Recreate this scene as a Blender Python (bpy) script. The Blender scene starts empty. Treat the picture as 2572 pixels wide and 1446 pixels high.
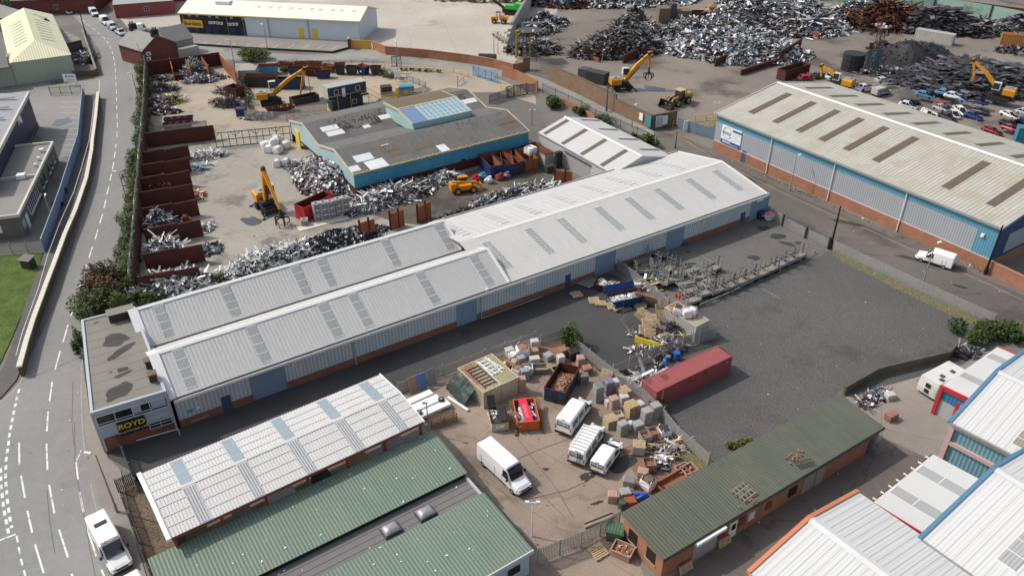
import bpy, math, random
from mathutils import Vector, Matrix, noise
from mathutils.geometry import tessellate_polygon
R = math.radians
SC = bpy.context.scene
COL = SC.collection
# ---------------------------------------------------------------- camera, sky, sun, exposure
FPX, PITCH, CH = 2000.0, R(32.36), 60.8          # focal length in photo pixels, tilt, height above ground
cam = bpy.data.cameras.new('camera'); camo = bpy.data.objects.new('camera', cam); COL.objects.link(camo)
cam.sensor_width = 36; cam.lens = 36 * FPX / 2572; cam.clip_start = .5; cam.clip_end = 3000
camo.location = (0, 0, CH); camo.rotation_euler = (math.pi / 2 - PITCH, 0, 0)
SC.camera = camo
SUN_EL, SUN_AZ = R(46), R(-16)                  # elevation; plan direction the light travels
wd = bpy.data.worlds.new('World'); SC.world = wd; wd.use_nodes = True
wn = wd.node_tree.nodes; wl = wd.node_tree.links
sky = wn.new('ShaderNodeTexSky'); sky.sky_type = 'NISHITA'; sky.sun_disc = False
sky.sun_elevation = SUN_EL
sky.sun_rotation = math.pi / 2 - (SUN_AZ + math.pi)   # compass angle of the sun itself
sky.air_density = 1.0; sky.dust_density = 3.0; sky.ozone_density = 1.0
hs_ = wn.new('ShaderNodeHueSaturation'); hs_.inputs['Saturation'].default_value = .6      # thin high cloud: a greyer sky
wl.new(sky.outputs[0], hs_.inputs['Color']); wl.new(hs_.outputs[0], wn['Background'].inputs[0]); wn['Background'].inputs[1].default_value = .15
sun = bpy.data.lights.new('sun', 'SUN'); sun.energy = 2.65; sun.angle = R(1.2); sun.color = (1, .95, .87)
suno = bpy.data.objects.new('sun', sun); COL.objects.link(suno)
sd = Vector((math.cos(SUN_AZ) * math.cos(SUN_EL), math.sin(SUN_AZ) * math.cos(SUN_EL), -math.sin(SUN_EL)))
suno.rotation_euler = sd.to_track_quat('-Z', 'Y').to_euler(); suno.location = (-60, 120, 120)
SC.view_settings.view_transform = 'Standard'; SC.view_settings.look = 'None'
SC.view_settings.exposure = .14; SC.view_settings.gamma = 1
rnd = random.Random(7)
U = rnd.uniform

# ---------------------------------------------------------------- survey helpers: photo pixel -> point in the place
def ray(px, py):
 c, s = math.cos(PITCH), math.sin(PITCH)
 a, b = (px - 1286) / FPX, -(py - 723) / FPX
 return Vector((a, c + s * b, -s + c * b))
def G(px, py, z=0.0):
 d = ray(px, py); t = (z - CH) / d.z
 return Vector((d.x * t, d.y * t, z))
def VP(px, py, P, n):                            # pixel ray meets the vertical plane through P with normal n
 d = ray(px, py); o = Vector((0, 0, CH)); t = (Vector(P) - o).dot(n) / d.dot(n)
 return o + d * t
def ang(a, b, z=0):
 d = G(*b, z) - G(*a, z); return math.atan2(d.y, d.x)
# ---------------------------------------------------------------- materials
MATS = {}
def nt(m):
 m.use_nodes = True; return m.node_tree.nodes, m.node_tree.links, m.node_tree.nodes['Principled BSDF']
def pm(name, rgb, rough=.75, var=.18, sc=.35, metal=0., dirt=None, dsc=.12, dth=.56, coord='world', fine=6., spec=.35, stripe=None, bump=0., streak=0., sax=1):
 """procedural paint: base colour, two sizes of noise, optional dirt patches, optional stripes (axis, pitch, depth, dark)"""
 if name in MATS: return MATS[name]
 m = bpy.data.materials.new(name); N, L, B = nt(m); MATS[name] = m
 B.inputs['Roughness'].default_value = rough; B.inputs['Metallic'].default_value = metal
 B.inputs['Specular IOR Level'].default_value = spec
 if coord == 'world': co = N.new('ShaderNodeNewGeometry').outputs['Position']
 else: co = N.new('ShaderNodeTexCoord').outputs['Object']
 def noi(scale, det=3):
  t = N.new('ShaderNodeTexNoise'); t.inputs['Scale'].default_value = scale; t.inputs['Detail'].default_value = det
  L.new(co, t.inputs['Vector']); return t.outputs['Fac']
 def mth(op, a, b=None, clamp=False):
  t = N.new('ShaderNodeMath'); t.operation = op; t.use_clamp = clamp
  for i, x in enumerate((a, b)):
   if x is None: continue
   if hasattr(x, 'type'): L.new(x, t.inputs[i])
   else: t.inputs[i].default_value = x
  return t.outputs[0]
 f = mth('ADD', mth('MULTIPLY', noi(sc), .6), mth('MULTIPLY', noi(fine, 2), .4))
 mul = mth('ADD', mth('MULTIPLY', mth('SUBTRACT', f, .5), var * 3.2), 1.0)
 height = None
 if streak:                                   # rain streaks running down the sheet
  mp = N.new('ShaderNodeMapping'); L.new(N.new('ShaderNodeTexCoord').outputs['Object'], mp.inputs[0]); mp.inputs['Scale'].default_value = [(.07 if i == sax else 1.3) for i in range(3)]
  t = N.new('ShaderNodeTexNoise'); t.inputs['Scale'].default_value = 1; t.inputs['Detail'].default_value = 4; t.inputs['Roughness'].default_value = .7; L.new(mp.outputs[0], t.inputs['Vector'])
  mul = mth('MULTIPLY', mul, mth('ADD', mth('MULTIPLY', mth('SUBTRACT', t.outputs['Fac'], .5), streak), 1.0))
 if stripe:
  ax, pitch, depth, dark = stripe
  sx = N.new('ShaderNodeSeparateXYZ'); oc = N.new('ShaderNodeTexCoord').outputs['Object']; L.new(oc, sx.inputs[0])
  w = mth('SINE', mth('MULTIPLY', sx.outputs[ax], 2 * math.pi / pitch))
  height = mth('MULTIPLY', w, depth * .28)
  if dark: mul = mth('MULTIPLY', mul, mth('ADD', mth('MULTIPLY', mth('POWER', mth('MULTIPLY', mth('ADD', w, 1), .5), 4), -dark), 1.0 + dark * .25))
 mx = N.new('ShaderNodeMix'); mx.data_type = 'RGBA'; mx.blend_type = 'MULTIPLY'; mx.inputs[0].default_value = 1
 mx.inputs[6].default_value = (*rgb, 1)
 cb = N.new('ShaderNodeCombineXYZ')
 for i in range(3): L.new(mul, cb.inputs[i])
 L.new(cb.outputs[0], mx.inputs[7]); out = mx.outputs[2]
 if dirt:
  d = mth('MULTIPLY', mth('SUBTRACT', mth('ADD', mth('MULTIPLY', noi(dsc, 5), .75), mth('MULTIPLY', noi(dsc * 9, 3), .25)), dth), 9., True)
  m2 = N.new('ShaderNodeMix'); m2.data_type = 'RGBA'; L.new(d, m2.inputs[0]); L.new(out, m2.inputs[6]); m2.inputs[7].default_value = (*dirt, 1)
  out = m2.outputs[2]
 L.new(out, B.inputs['Base Color'])
 if height is not None or bump:
  bn = N.new('ShaderNodeBump'); bn.inputs['Strength'].default_value = 1; bn.inputs['Distance'].default_value = 1
  if height is None: height = mth('MULTIPLY', noi(fine, 3), bump)
  L.new(height, bn.inputs['Height']); L.new(bn.outputs[0], B.inputs['Normal'])
 return m
def brickm(name, c1, c2, mortar, wall=True, sc=1.0):
 if name in MATS: return MATS[name]
 m = bpy.data.materials.new(name); N, L, B = nt(m); MATS[name] = m
 tc = N.new('ShaderNodeTexCoord'); sx = N.new('ShaderNodeSeparateXYZ'); L.new(tc.outputs['Object'], sx.inputs[0])
 ad = N.new('ShaderNodeMath'); L.new(sx.outputs[0], ad.inputs[0]); L.new(sx.outputs[1], ad.inputs[1])
 cb = N.new('ShaderNodeCombineXYZ'); L.new(ad.outputs[0], cb.inputs[0]); L.new(sx.outputs[2], cb.inputs[1])
 b = N.new('ShaderNodeTexBrick'); L.new(cb.outputs[0], b.inputs['Vector']); b.inputs['Scale'].default_value = sc
 b.inputs['Color1'].default_value = (*c1, 1); b.inputs['Color2'].default_value = (*c2, 1); b.inputs['Mortar'].default_value = (*mortar, 1)
 b.inputs['Brick Width'].default_value = .45; b.inputs['Row Height'].default_value = .15; b.inputs['Mortar Size'].default_value = .02
 n = N.new('ShaderNodeTexNoise'); n.inputs['Scale'].default_value = .6; n.inputs['Detail'].default_value = 4; L.new(tc.outputs['Object'], n.inputs['Vector'])
 r = N.new('ShaderNodeMapRange'); r.inputs[3].default_value = .7; r.inputs[4].default_value = 1.3; L.new(n.outputs[0], r.inputs[0])
 mx = N.new('ShaderNodeMix'); mx.data_type = 'RGBA'; mx.blend_type = 'MULTIPLY'; mx.inputs[0].default_value = 1
 L.new(b.outputs[0], mx.inputs[6]); L.new(r.outputs[0], mx.inputs[7]); L.new(mx.outputs[2], B.inputs['Base Color'])
 B.inputs['Roughness'].default_value = .9; B.inputs['Specular IOR Level'].default_value = .2
 return m
def groundm(name, rgb, rgb2, dark, sc=.06, grain=9., slab=None, crack=.0, rough=.9, dth=.6, dsc=.11, gv=.5):
 """yard and road surfaces: two blended tones, dark stains, grain, optional slab joints and cracks"""
 m = bpy.data.materials.new(name); N, L, B = nt(m)
 B.inputs['Roughness'].default_value = rough; B.inputs['Specular IOR Level'].default_value = .25
 co = N.new('ShaderNodeNewGeometry').outputs['Position']
 def noi(s, d=4, ro=.55):
  t = N.new('ShaderNodeTexNoise'); t.inputs['Scale'].default_value = s; t.inputs['Detail'].default_value = d; t.inputs['Roughness'].default_value = ro
  L.new(co, t.inputs['Vector']); return t.outputs['Fac']
 def mr(x, a, b, c, d):
  t = N.new('ShaderNodeMapRange'); L.new(x, t.inputs[0])
  for i, v in enumerate((a, b, c, d)): t.inputs[i + 1].default_value = v
  return t.outputs[0]
 def mix(f, a, b, bl='MIX'):
  t = N.new('ShaderNodeMix'); t.data_type = 'RGBA'; t.blend_type = bl
  for i, x in ((0, f), (6, a), (7, b)):
   if hasattr(x, 'type'): L.new(x, t.inputs[i])
   elif i == 0: t.inputs[0].default_value = x
   else: t.inputs[i].default_value = (*x, 1)
  return t.outputs[2]
 c = mix(mr(noi(sc, 5), .38, .62, 0, 1), rgb, rgb2)
 c = mix(mr(noi(dsc, 6, .65), dth, dth + .1, 0, .75), c, dark)
 c = mix(1., c, mr(noi(grain, 3, .7), .3, .7, 1 - gv * .5, 1 + gv * .5), 'MULTIPLY')
 c = mix(1., c, mr(noi(.9, 4, .6), .3, .7, .94, 1.06), 'MULTIPLY')
 if slab:
  mp = N.new('ShaderNodeMapping'); L.new(co, mp.inputs[0]); mp.inputs['Rotation'].default_value = (0, 0, R(slab[1]))
  b = N.new('ShaderNodeTexBrick'); L.new(mp.outputs[0], b.inputs[0]); b.inputs['Scale'].default_value = 1
  b.offset = 0; b.inputs['Brick Width'].default_value = slab[0]; b.inputs['Row Height'].default_value = slab[0] * .8
  b.inputs['Mortar Size'].default_value = .03; b.inputs['Mortar Smooth'].default_value = .3
  b.inputs['Color1'].default_value = (1, 1, 1, 1); b.inputs['Color2'].default_value = (.9, .9, .9, 1); b.inputs['Mortar'].default_value = (.45, .43, .4, 1)
  c = mix(.8, c, b.outputs[0], 'MULTIPLY')
 if crack:
  v = N.new('ShaderNodeTexVoronoi'); v.feature = 'DISTANCE_TO_EDGE'; v.inputs['Scale'].default_value = crack
  w = N.new('ShaderNodeVectorMath'); w.operation = 'ADD'; nz = N.new('ShaderNodeTexNoise'); nz.inputs['Scale'].default_value = .5; L.new(co, nz.inputs['Vector'])
  ws = N.new('ShaderNodeVectorMath'); ws.operation = 'SCALE'; ws.inputs['Scale'].default_value = 3; L.new(nz.outputs['Color'], ws.inputs[0])
  L.new(co, w.inputs[0]); L.new(ws.outputs[0], w.inputs[1]); L.new(w.outputs[0], v.inputs['Vector'])
  c = mix(mr(v.outputs[0], 0, .012, .55, 0), c, dark)
 L.new(c, B.inputs['Base Color'])
 bn = N.new('ShaderNodeBump'); bn.inputs['Strength'].default_value = .25; bn.inputs['Distance'].default_value = .03
 L.new(noi(grain, 3), bn.inputs['Height']); L.new(bn.outputs[0], B.inputs['Normal'])
 return m
# ---------------------------------------------------------------- mesh builder
class MB:
 def __init__(s): s.v = []; s.f = []; s.m = []; s.c = 0; s.g = []
 def add(s, vs, fs):
  o = len(s.v); s.v += [tuple(p) for p in vs]; s.f += [[i + o for i in f] for f in fs]; s.m += [s.c] * len(fs); s.g.append((o, len(vs), len(s.f) - len(fs), len(fs))); return s
 def poly(s, *pts): return s.add(pts, [list(range(len(pts)))])
 def bx(s, x0, x1, y0, y1, z0, z1):
  return s.add([(x0, y0, z0), (x1, y0, z0), (x1, y1, z0), (x0, y1, z0), (x0, y0, z1), (x1, y0, z1), (x1, y1, z1), (x0, y1, z1)],
                     [[3, 2, 1, 0], [4, 5, 6, 7], [0, 1, 5, 4], [1, 2, 6, 5], [2, 3, 7, 6], [3, 0, 4, 7]])
 def box(s, c, sz, rz=0, M=None):
  h = Vector(sz) / 2; M = M or Matrix.Rotation(rz, 3, 'Z'); c = Vector(c)
  P = [c + M @ Vector((x * h.x, y * h.y, z * h.z)) for z in (-1, 1) for x, y in ((-1, -1), (1, -1), (1, 1), (-1, 1))]
  return s.add(P, [[3, 2, 1, 0], [4, 5, 6, 7], [0, 1, 5, 4], [1, 2, 6, 5], [2, 3, 7, 6], [3, 0, 4, 7]])
 def prism(s, pts, z0, z1):
  n = len(pts); P = [(p[0], p[1], z0) for p in pts] + [(p[0], p[1], z1) for p in pts]
  s.add(P, [[i, (i + 1) % n, n + (i + 1) % n, n + i] for i in range(n)])
  for t in tessellate_polygon([[Vector((p[0], p[1], 0)) for p in pts]]):
   s.add([(*pts[i][:2], z1) for i in t], [[0, 1, 2]])
  return s
 def ext(s, prof, y0, y1):                    # profile in x,z pushed along y
  n = len(prof); P = [(x, y0, z) for x, z in prof] + [(x, y1, z) for x, z in prof]
  return s.add(P, [list(range(n))[::-1], list(range(n, 2 * n))] + [[i, (i + 1) % n, n + (i + 1) % n, n + i] for i in range(n)])
 def exx(s, prof, x0, x1):                    # profile in y,z pushed along x
  n = len(prof); P = [(x0, y, z) for y, z in prof] + [(x1, y, z) for y, z in prof]
  return s.add(P, [list(range(n)), list(range(n, 2 * n))[::-1]] + [[i, n + i, n + (i + 1) % n, (i + 1) % n] for i in range(n)])
 def tube(s, p, q, r, n=6, r2=None):
  p, q = Vector(p), Vector(q); d = (q - p)
  if d.length < 1e-6: return s
  Q = d.to_track_quat('Z', 'Y'); r2 = r if r2 is None else r2
  A = [Q @ Vector((math.cos(2 * math.pi * i / n), math.sin(2 * math.pi * i / n), 0)) for i in range(n)]
  return s.add([p + a * r for a in A] + [q + a * r2 for a in A], [[i, (i + 1) % n, n + (i + 1) % n, n + i] for i in range(n)] + [list(range(n))[::-1], list(range(n, 2 * n))])
 def bar(s, p, q, w, h=None, w2=None, h2=None, up=(0, 0, 1)):
  p, q = Vector(p), Vector(q); h = h or w; w2 = w2 or w; h2 = h2 or h; d = (q - p).normalized()
  sd_ = d.cross(Vector(up)); sd_ = sd_.normalized() if sd_.length > 1e-4 else Vector((1, 0, 0)); u = sd_.cross(d)
  P = [p + sd_ * a * w / 2 + u * b * h / 2 for a, b in ((-1, -1), (1, -1), (1, 1), (-1, 1))] + [q + sd_ * a * w2 / 2 + u * b * h2 / 2 for a, b in ((-1, -1), (1, -1), (1, 1), (-1, 1))]
  return s.add(P, [[3, 2, 1, 0], [4, 5, 6, 7], [0, 1, 5, 4], [1, 2, 6, 5], [2, 3, 7, 6], [3, 0, 4, 7]])
 def ball(s, c, r, n=8, m=5, sq=(1, 1, 1), jit=0):
  c = Vector(c); P = [c + Vector((0, 0, -r * sq[2]))]
  for j in range(1, m):
   a = -math.pi / 2 + math.pi * j / m
   for i in range(n):
    b = 2 * math.pi * i / n; k = r * (1 + U(-jit, jit))
    P.append(c + Vector((math.cos(b) * math.cos(a) * k * sq[0], math.sin(b) * math.cos(a) * k * sq[1], math.sin(a) * k * sq[2])))
  P.append(c + Vector((0, 0, r * sq[2]))); F = []
  for i in range(n): F.append([0, 1 + (i + 1) % n, 1 + i]); F.append([len(P) - 1, 1 + (m - 2) * n + i, 1 + (m - 2) * n + (i + 1) % n])
  for j in range(m - 2):
   for i in range(n): F.append([1 + j * n + i, 1 + j * n + (i + 1) % n, 1 + (j + 1) * n + (i + 1) % n, 1 + (j + 1) * n + i])
  return s.add(P, F)
 def loft(s, rings, cap=True):
  n = len(rings[0]); V_ = [p for r in rings for p in r]; F = []
  for k in range(len(rings) - 1):
   for i in range(n): F.append([k * n + i, k * n + (i + 1) % n, (k + 1) * n + (i + 1) % n, (k + 1) * n + i])
  if cap: F += [list(range(n))[::-1], [len(V_) - n + i for i in range(n)]]
  return s.add(V_, F)
 def each(s, name, mats, parent):              # every piece a mesh of its own
  for vo, vn, fo, fn in s.g:
   b = MB(); b.v = s.v[vo:vo + vn]; b.f = [[i - vo for i in f] for f in s.f[fo:fo + fn]]; b.m = s.m[fo:fo + fn]; b.build(name, mats, parent)
 def build(s, name, mats, parent=None, smooth=False, loc=None):
  me = bpy.data.meshes.new(name); me.from_pydata(s.v, [], s.f)
  for m in (mats if isinstance(mats, (list, tuple)) else [mats]): me.materials.append(m)
  me.polygons.foreach_set('material_index', s.m)
  if smooth: me.polygons.foreach_set('use_smooth', [True] * len(s.f))
  me.update(); o = bpy.data.objects.new(name, me); COL.objects.link(o)
  if parent: o.parent = parent
  if loc: o.location = loc
  return o
def tag(o, label, cat, group=None, kind=None):
 if label: o['label'] = label
 if cat: o['category'] = cat
 if group: o['group'] = group
 if kind: o['kind'] = kind
 return o
def thing(name, label, cat, loc=(0, 0, 0), rz=0., group=None):
 o = bpy.data.objects.new(name, None); o.empty_display_size = .3; COL.objects.link(o)
 o.location = loc; o.rotation_euler = (0, 0, rz); return tag(o, label, cat, group)
def clone(o, loc, rz, label=None, rot=None):     # a copy of a thing with copies of its parts and sub-parts
 c = o.copy(); COL.objects.link(c); c.location = loc; c.rotation_euler = rot or (0, 0, rz)
 if label: c['label'] = label
 for k in o.children:
  d = k.copy(); COL.objects.link(d); d.parent = c
  for g in k.children:
   e = g.copy(); COL.objects.link(e); e.parent = d
 return c
def text(body, size, m, parent, M, name='lettering', depth=.02, sx=1., bold=0., spacing=1.):
 cu = bpy.data.curves.new(name, 'FONT'); cu.body = body; cu.size = size; cu.extrude = depth; cu.align_x = 'CENTER'; cu.align_y = 'CENTER'; cu.offset = bold; cu.space_character = spacing
 cu.resolution_u = 3
 t = bpy.data.objects.new(name, cu); COL.objects.link(t); bpy.context.view_layer.update()
 me = bpy.data.meshes.new_from_object(t.evaluated_get(bpy.context.evaluated_depsgraph_get())); bpy.data.objects.remove(t)
 o = bpy.data.objects.new(name, me); COL.objects.link(o); me.materials.clear(); me.materials.append(m)
 o.parent = parent; o.matrix_local = M @ Matrix.Scale(sx, 4, (1, 0, 0)); return o
def faceM(o, right, up):                         # frame for lettering: origin, reading direction, up
 r, u = Vector(right).normalized(), Vector(up).normalized(); n = r.cross(u)
 return Matrix(((r.x, u.x, n.x, o[0]), (r.y, u.y, n.y, o[1]), (r.z, u.z, n.z, o[2]), (0, 0, 0, 1)))
def sheet(name, px, z, m, kind='structure', label=None, cat=None):
 P = [G(x, y) for x, y in px]; b = MB()
 for t in tessellate_polygon([P]):
  q = [P[i] for i in t]
  if (q[1] - q[0]).cross(q[2] - q[0]).z < 0: q.reverse()
  b.add([(p.x, p.y, z) for p in q], [[0, 1, 2]])
 o = b.build(name, m); o['kind'] = kind
 if label: o['label'] = label
 return o
def slab(name, px, z1, m, z0=0.):
 P = [G(x, y) for x, y in px]
 if sum(P[i].x * P[(i + 1) % len(P)].y - P[(i + 1) % len(P)].x * P[i].y for i in range(len(P))) < 0: P.reverse()
 o = MB().prism(P, z0, z1).build(name, m); o['kind'] = 'structure'; return o
# ---------------------------------------------------------------- ground, roads, yards
m_base = groundm('ground', (.20, .185, .165), (.14, .13, .12), (.07, .065, .06))
m_road = groundm('asphalt_road', (.255, .25, .24), (.215, .21, .20), (.22, .215, .205), sc=.03, grain=9, gv=.22, dth=.6, dsc=.05)
m_road2 = groundm('asphalt_back_road', (.30, .285, .26), (.22, .21, .19), (.13, .125, .115), sc=.05, dth=.56)
m_road3 = groundm('asphalt_dirty_road', (.155, .135, .115), (.115, .105, .095), (.07, .064, .058), sc=.05, dth=.52, gv=.6)
m_pave = groundm('pavement', (.27, .25, .215), (.23, .21, .185), (.13, .12, .1), sc=.12)
m_pave2 = groundm('raised_footway', (.13, .125, .118), (.11, .105, .10), (.07, .066, .06), sc=.12, slab=(2.5, 25))
m_kerb = pm('kerb_stone', (.3, .28, .25), var=.2)
m_fore = groundm('dark_tarmac', (.082, .081, .08), (.058, .057, .057), (.04, .039, .039), sc=.07, dth=.6, grain=10)
m_grav = groundm('gravel', (.088, .086, .084), (.112, .108, .102), (.066, .064, .062), sc=.035, grain=4.5, gv=.8, dth=.55, dsc=.06)
m_grav2 = groundm('gravel_chippings', (.115, .112, .108), (.07, .068, .066), (.045, .043, .042), sc=.1, grain=6, gv=1.)
m_cart = groundm('worn_concrete', (.165, .155, .14), (.14, .132, .12), (.085, .08, .074), sc=.06, slab=(9, 33), dth=.58)
m_bld = groundm('pinkish_concrete', (.33, .26, .205), (.26, .205, .165), (.16, .125, .1), sc=.08, slab=(9, 40), crack=.03, dth=.56)
m_red = groundm('brick_dust', (.25, .145, .1), (.2, .125, .09), (.14, .075, .05), sc=.15, grain=5)
m_dirt = groundm('bare_soil', (.15, .115, .08), (.1, .085, .06), (.06, .05, .04), sc=.2, grain=4, gv=1.2)
m_yard = groundm('yard_concrete', (.36, .33, .28), (.31, .285, .245), (.15, .135, .115), sc=.05, slab=(11, 33), dth=.55, dsc=.14)
m_yard2 = groundm('dusty_yard', (.40, .335, .25), (.32, .275, .215), (.2, .165, .12), sc=.07, dth=.58)
m_wet = groundm('oily_yard', (.15, .125, .1), (.1, .085, .07), (.05, .045, .04), sc=.07, dth=.5)
m_scrapg = groundm('scrapyard_ground', (.235, .2, .165), (.165, .142, .12), (.075, .066, .058), sc=.035, dth=.53, dsc=.07, gv=.7)
m_burdg = groundm('pale_concrete', (.5, .455, .385), (.42, .38, .32), (.27, .245, .2), sc=.03, slab=(14, 80), dth=.6, dsc=.05)
m_carpk = groundm('car_park', (.27, .26, .24), (.235, .225, .21), (.19, .18, .165), sc=.06)
m_ind = groundm('unit_yard', (.3, .26, .225), (.25, .215, .185), (.15, .13, .11), sc=.07, slab=(8, 20))
m_alley = groundm('alley_tarmac', (.17, .145, .125), (.13, .112, .1), (.075, .066, .06), sc=.08, crack=.05)
m_grass = groundm('grass_blades', (.085, .13, .025), (.055, .09, .018), (.13, .14, .045), sc=.5, grain=5, gv=.9)
m_weed = groundm('weedy_verge', (.12, .13, .05), (.16, .13, .09), (.07, .07, .04), sc=.5, grain=4, gv=1.2)
b = MB(); b.bx(-1500, 1500, -300, 2500, -1, 0)
b.build('ground', m_base)['kind'] = 'structure'
sheet('scrapyard_ground', [(1240, -60), (2900, -120), (2900, 700), (2100, 540), (1800, 400), (1700, 345), (1520, 262), (1380, 195), (1300, 172), (1290, 60)], .002, m_scrapg)
sheet('pale_yard', [(370, -40), (1400, -160), (1400, 30), (1290, 160), (1175, 150), (970, 130), (885, 122), (470, 100), (440, 20)], .004, m_burdg)
sheet('pale_yard_west', [(235, -30), (520, -60), (470, 110), (345, 97), (300, 45)], .006, m_burdg)
sheet('copper_yard', [(345, 760), (352, 330), (545, 300), (745, 330), (1010, 470), (1340, 380), (1460, 470), (1440, 510), (1100, 590), (420, 780)], .008, m_yard)
sheet('oily_yard', [(905, 530), (1180, 430), (1330, 380), (1450, 450), (1430, 500), (1150, 575), (1000, 560)], .012, m_wet)
sheet('cable_yard', [(365, 330), (372, 150), (560, 140), (625, 260), (620, 310), (545, 335)], .012, m_yard2)
sheet('skip_yard', [(600, 320), (590, 160), (970, 150), (1200, 175), (1290, 215), (1345, 240), (1350, 330), (1200, 330), (740, 345)], .010, m_yard2)
sheet('shed_side_yard', [(1150, 232), (1250, 232), (1345, 262), (1380, 330), (1340, 345), (1240, 300)], .014, m_cart)
sheet('dark_forecourt', [(255, 1140), (440, 1040), (1700, 600), (1560, 720), (1680, 790), (1500, 930), (1330, 850), (1010, 990), (360, 1230), (325, 1180)], .012, m_fore)
sheet('dark_tarmac_corner', [(1490, 925), (1560, 962), (1650, 1040), (1805, 855), (1795, 800), (1690, 780), (1640, 800)], .010, m_fore)
sheet('cart_yard', [(1480, 680), (1930, 515), (2085, 612), (2065, 640), (1760, 770), (1590, 720), (1545, 690)], .016, m_cart)
sheet('gravel_lot', [(2080, 630), (2530, 820), (2420, 915), (2110, 1000), (1780, 1200), (1640, 1040), (1540, 930), (1790, 830), (1690, 770), (1760, 768)], .014, m_grav)
sheet('builders_yard', [(1000, 1000), (1330, 850), (1420, 825), (1540, 930), (1810, 1165), (1560, 1300), (1640, 1500), (1200, 1500), (1350, 1380), (1085, 1080), (1050, 1040)], .008, m_bld)
sheet('brick_dust_patch', [(1560, 1130), (1640, 1085), (1690, 1100), (1780, 1170), (1700, 1240), (1600, 1290), (1540, 1262), (1600, 1200)], .020, m_red)
sheet('brick_dust_corner', [(1290, 885), (1405, 855), (1500, 925), (1480, 935), (1420, 915), (1330, 905)], .020, m_red)
sheet('unit_yard', [(2120, 990), (2310, 930), (2480, 880), (2572, 900), (2572, 1200), (2370, 1140), (2210, 1250), (2080, 1360), (1900, 1500), (1640, 1500), (1660, 1420), (2210, 1090)], .006, m_ind)
sheet('alley', [(1690, 1446), (2220, 1100), (2330, 1150), (2250, 1225), (2050, 1340), (1900, 1500), (1690, 1500)], .016, m_alley)
sheet('weed_strip', [(1640, 1040), (1665, 1035), (1720, 1090), (1800, 1160), (1780, 1168), (1700, 1108)], .023, m_weed)
sheet('weed_strip', [(2110, 1000), (2200, 950), (2380, 908), (2378, 900), (2200, 938), (2095, 990)], .023, m_weed)
sheet('dirt_strip', [(305, 1220), (350, 1190), (440, 1370), (470, 1500), (400, 1500)], .012, m_dirt)
sheet('car_park', [(-20, 205), (120, 190), (245, 195), (247, 237), (205, 370), (150, 400), (60, 300), (-20, 225)], .006, m_carpk)
sheet('hatched_parking', [(462, 83), (912, 101), (935, 120), (835, 131), (640, 121), (462, 108)], .012, m_pave)
# left street, side road, cross street and the dirty road along the big shed
sheet('street', [(-30, 1010), (0, 1006), (23, 988), (51, 956), (61, 932), (74, 899), (102, 843), (156, 735), (164, 693), (179, 636), (200, 565), (222.6, 488), (243, 419), (257, 373), (261, 300), (250, 237), (246, 195),
      (256, 190), (252, 128), (222, 84), (194, 51), (164, 20), (120, -30), (190, -30), (225, 8), (252, 49), (289, 87), (345, 100), (360, 120), (335, 165), (335, 240), (338, 375), (330, 444), (317, 513), (300, 590), (281, 667), (240, 760), (205, 850), (214, 940), (216, 1090), (227, 1130), (252, 1270), (300, 1500), (-60, 1500)], .024, m_road)
sheet('cross_street', [(345, 98), (470, 112), (640, 132), (768, 138), (845, 136), (880, 125), (940, 124), (970, 138), (1075, 146), (1177, 159), (1290, 182), (1313, 177), (1380, 202), (1459, 238), (1536, 279), (1638, 325),
      (1660, 380), (1556, 324), (1495, 302), (1350, 230), (1290, 205), (1200, 182), (1100, 168), (960, 160), (800, 160), (560, 150), (430, 148), (345, 130)], .022, m_road2)
sheet('dirty_road', [(1620, 318), (1715, 345), (1805, 400), (1915, 455), (2051, 517), (2178, 570), (2390, 665), (2572, 745), (2800, 850), (2800, 1000), (2490, 812), (2085, 625), (1914, 533), (1760, 400), (1640, 385)], .018, m_road3)
slab('pavement', [(335, 165), (332, 240), (338, 375), (345, 380), (358, 300), (364, 200), (352, 150)], .12, m_pave)
slab('pavement', [(211, 932), (216, 1090), (227, 1130), (252, 1270), (300, 1460), (372, 1460), (345, 1370), (320, 1260), (303, 1180), (272, 1150), (226, 1040), (208, 900)], .1, m_pave)
slab('pavement', [(1715, 345), (1805, 400), (1915, 455), (2051, 517), (2178, 570), (2390, 665), (2700, 800), (2700, 780), (2470, 685), (2290, 600), (2100, 521), (1925, 440), (1790, 378)], .12, m_alley)
slab('pavement', [(1300, 176), (1380, 202), (1459, 238), (1536, 279), (1638, 325), (1640, 320), (1540, 272), (1462, 230), (1385, 196), (1310, 170)], .11, m_alley)
slab('raised_footway', [(-30, 1000), (0, 1003), (40, 958), (58, 918), (96, 790), (130, 690), (170, 590), (205, 500), (228, 410), (243, 310), (246, 238), (214, 240), (205, 365), (159, 503), (113, 635), (60, 780), (20, 900), (0, 940), (-30, 960)], .14, m_pave2)
slab('grass_verge', [(-60, 640), (0, 645), (108, 636), (95, 690), (62, 775), (30, 850), (0, 915), (-60, 980)], .12, m_grass)
sheet('weed_strip', [(2075, 622), (2100, 625), (2300, 725), (2480, 812), (2470, 830), (2280, 740), (2110, 655)], .022, m_weed, 'structure')
sheet('weed_strip', [(1690, 1105), (1780, 1165), (1800, 1175), (1740, 1230), (1700, 1180)], .024, m_weed, 'structure')
sheet('weed_strip', [(120, 196), (245, 190), (246, 195), (190, 205), (130, 214)], .022, m_weed, 'structure')
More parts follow.
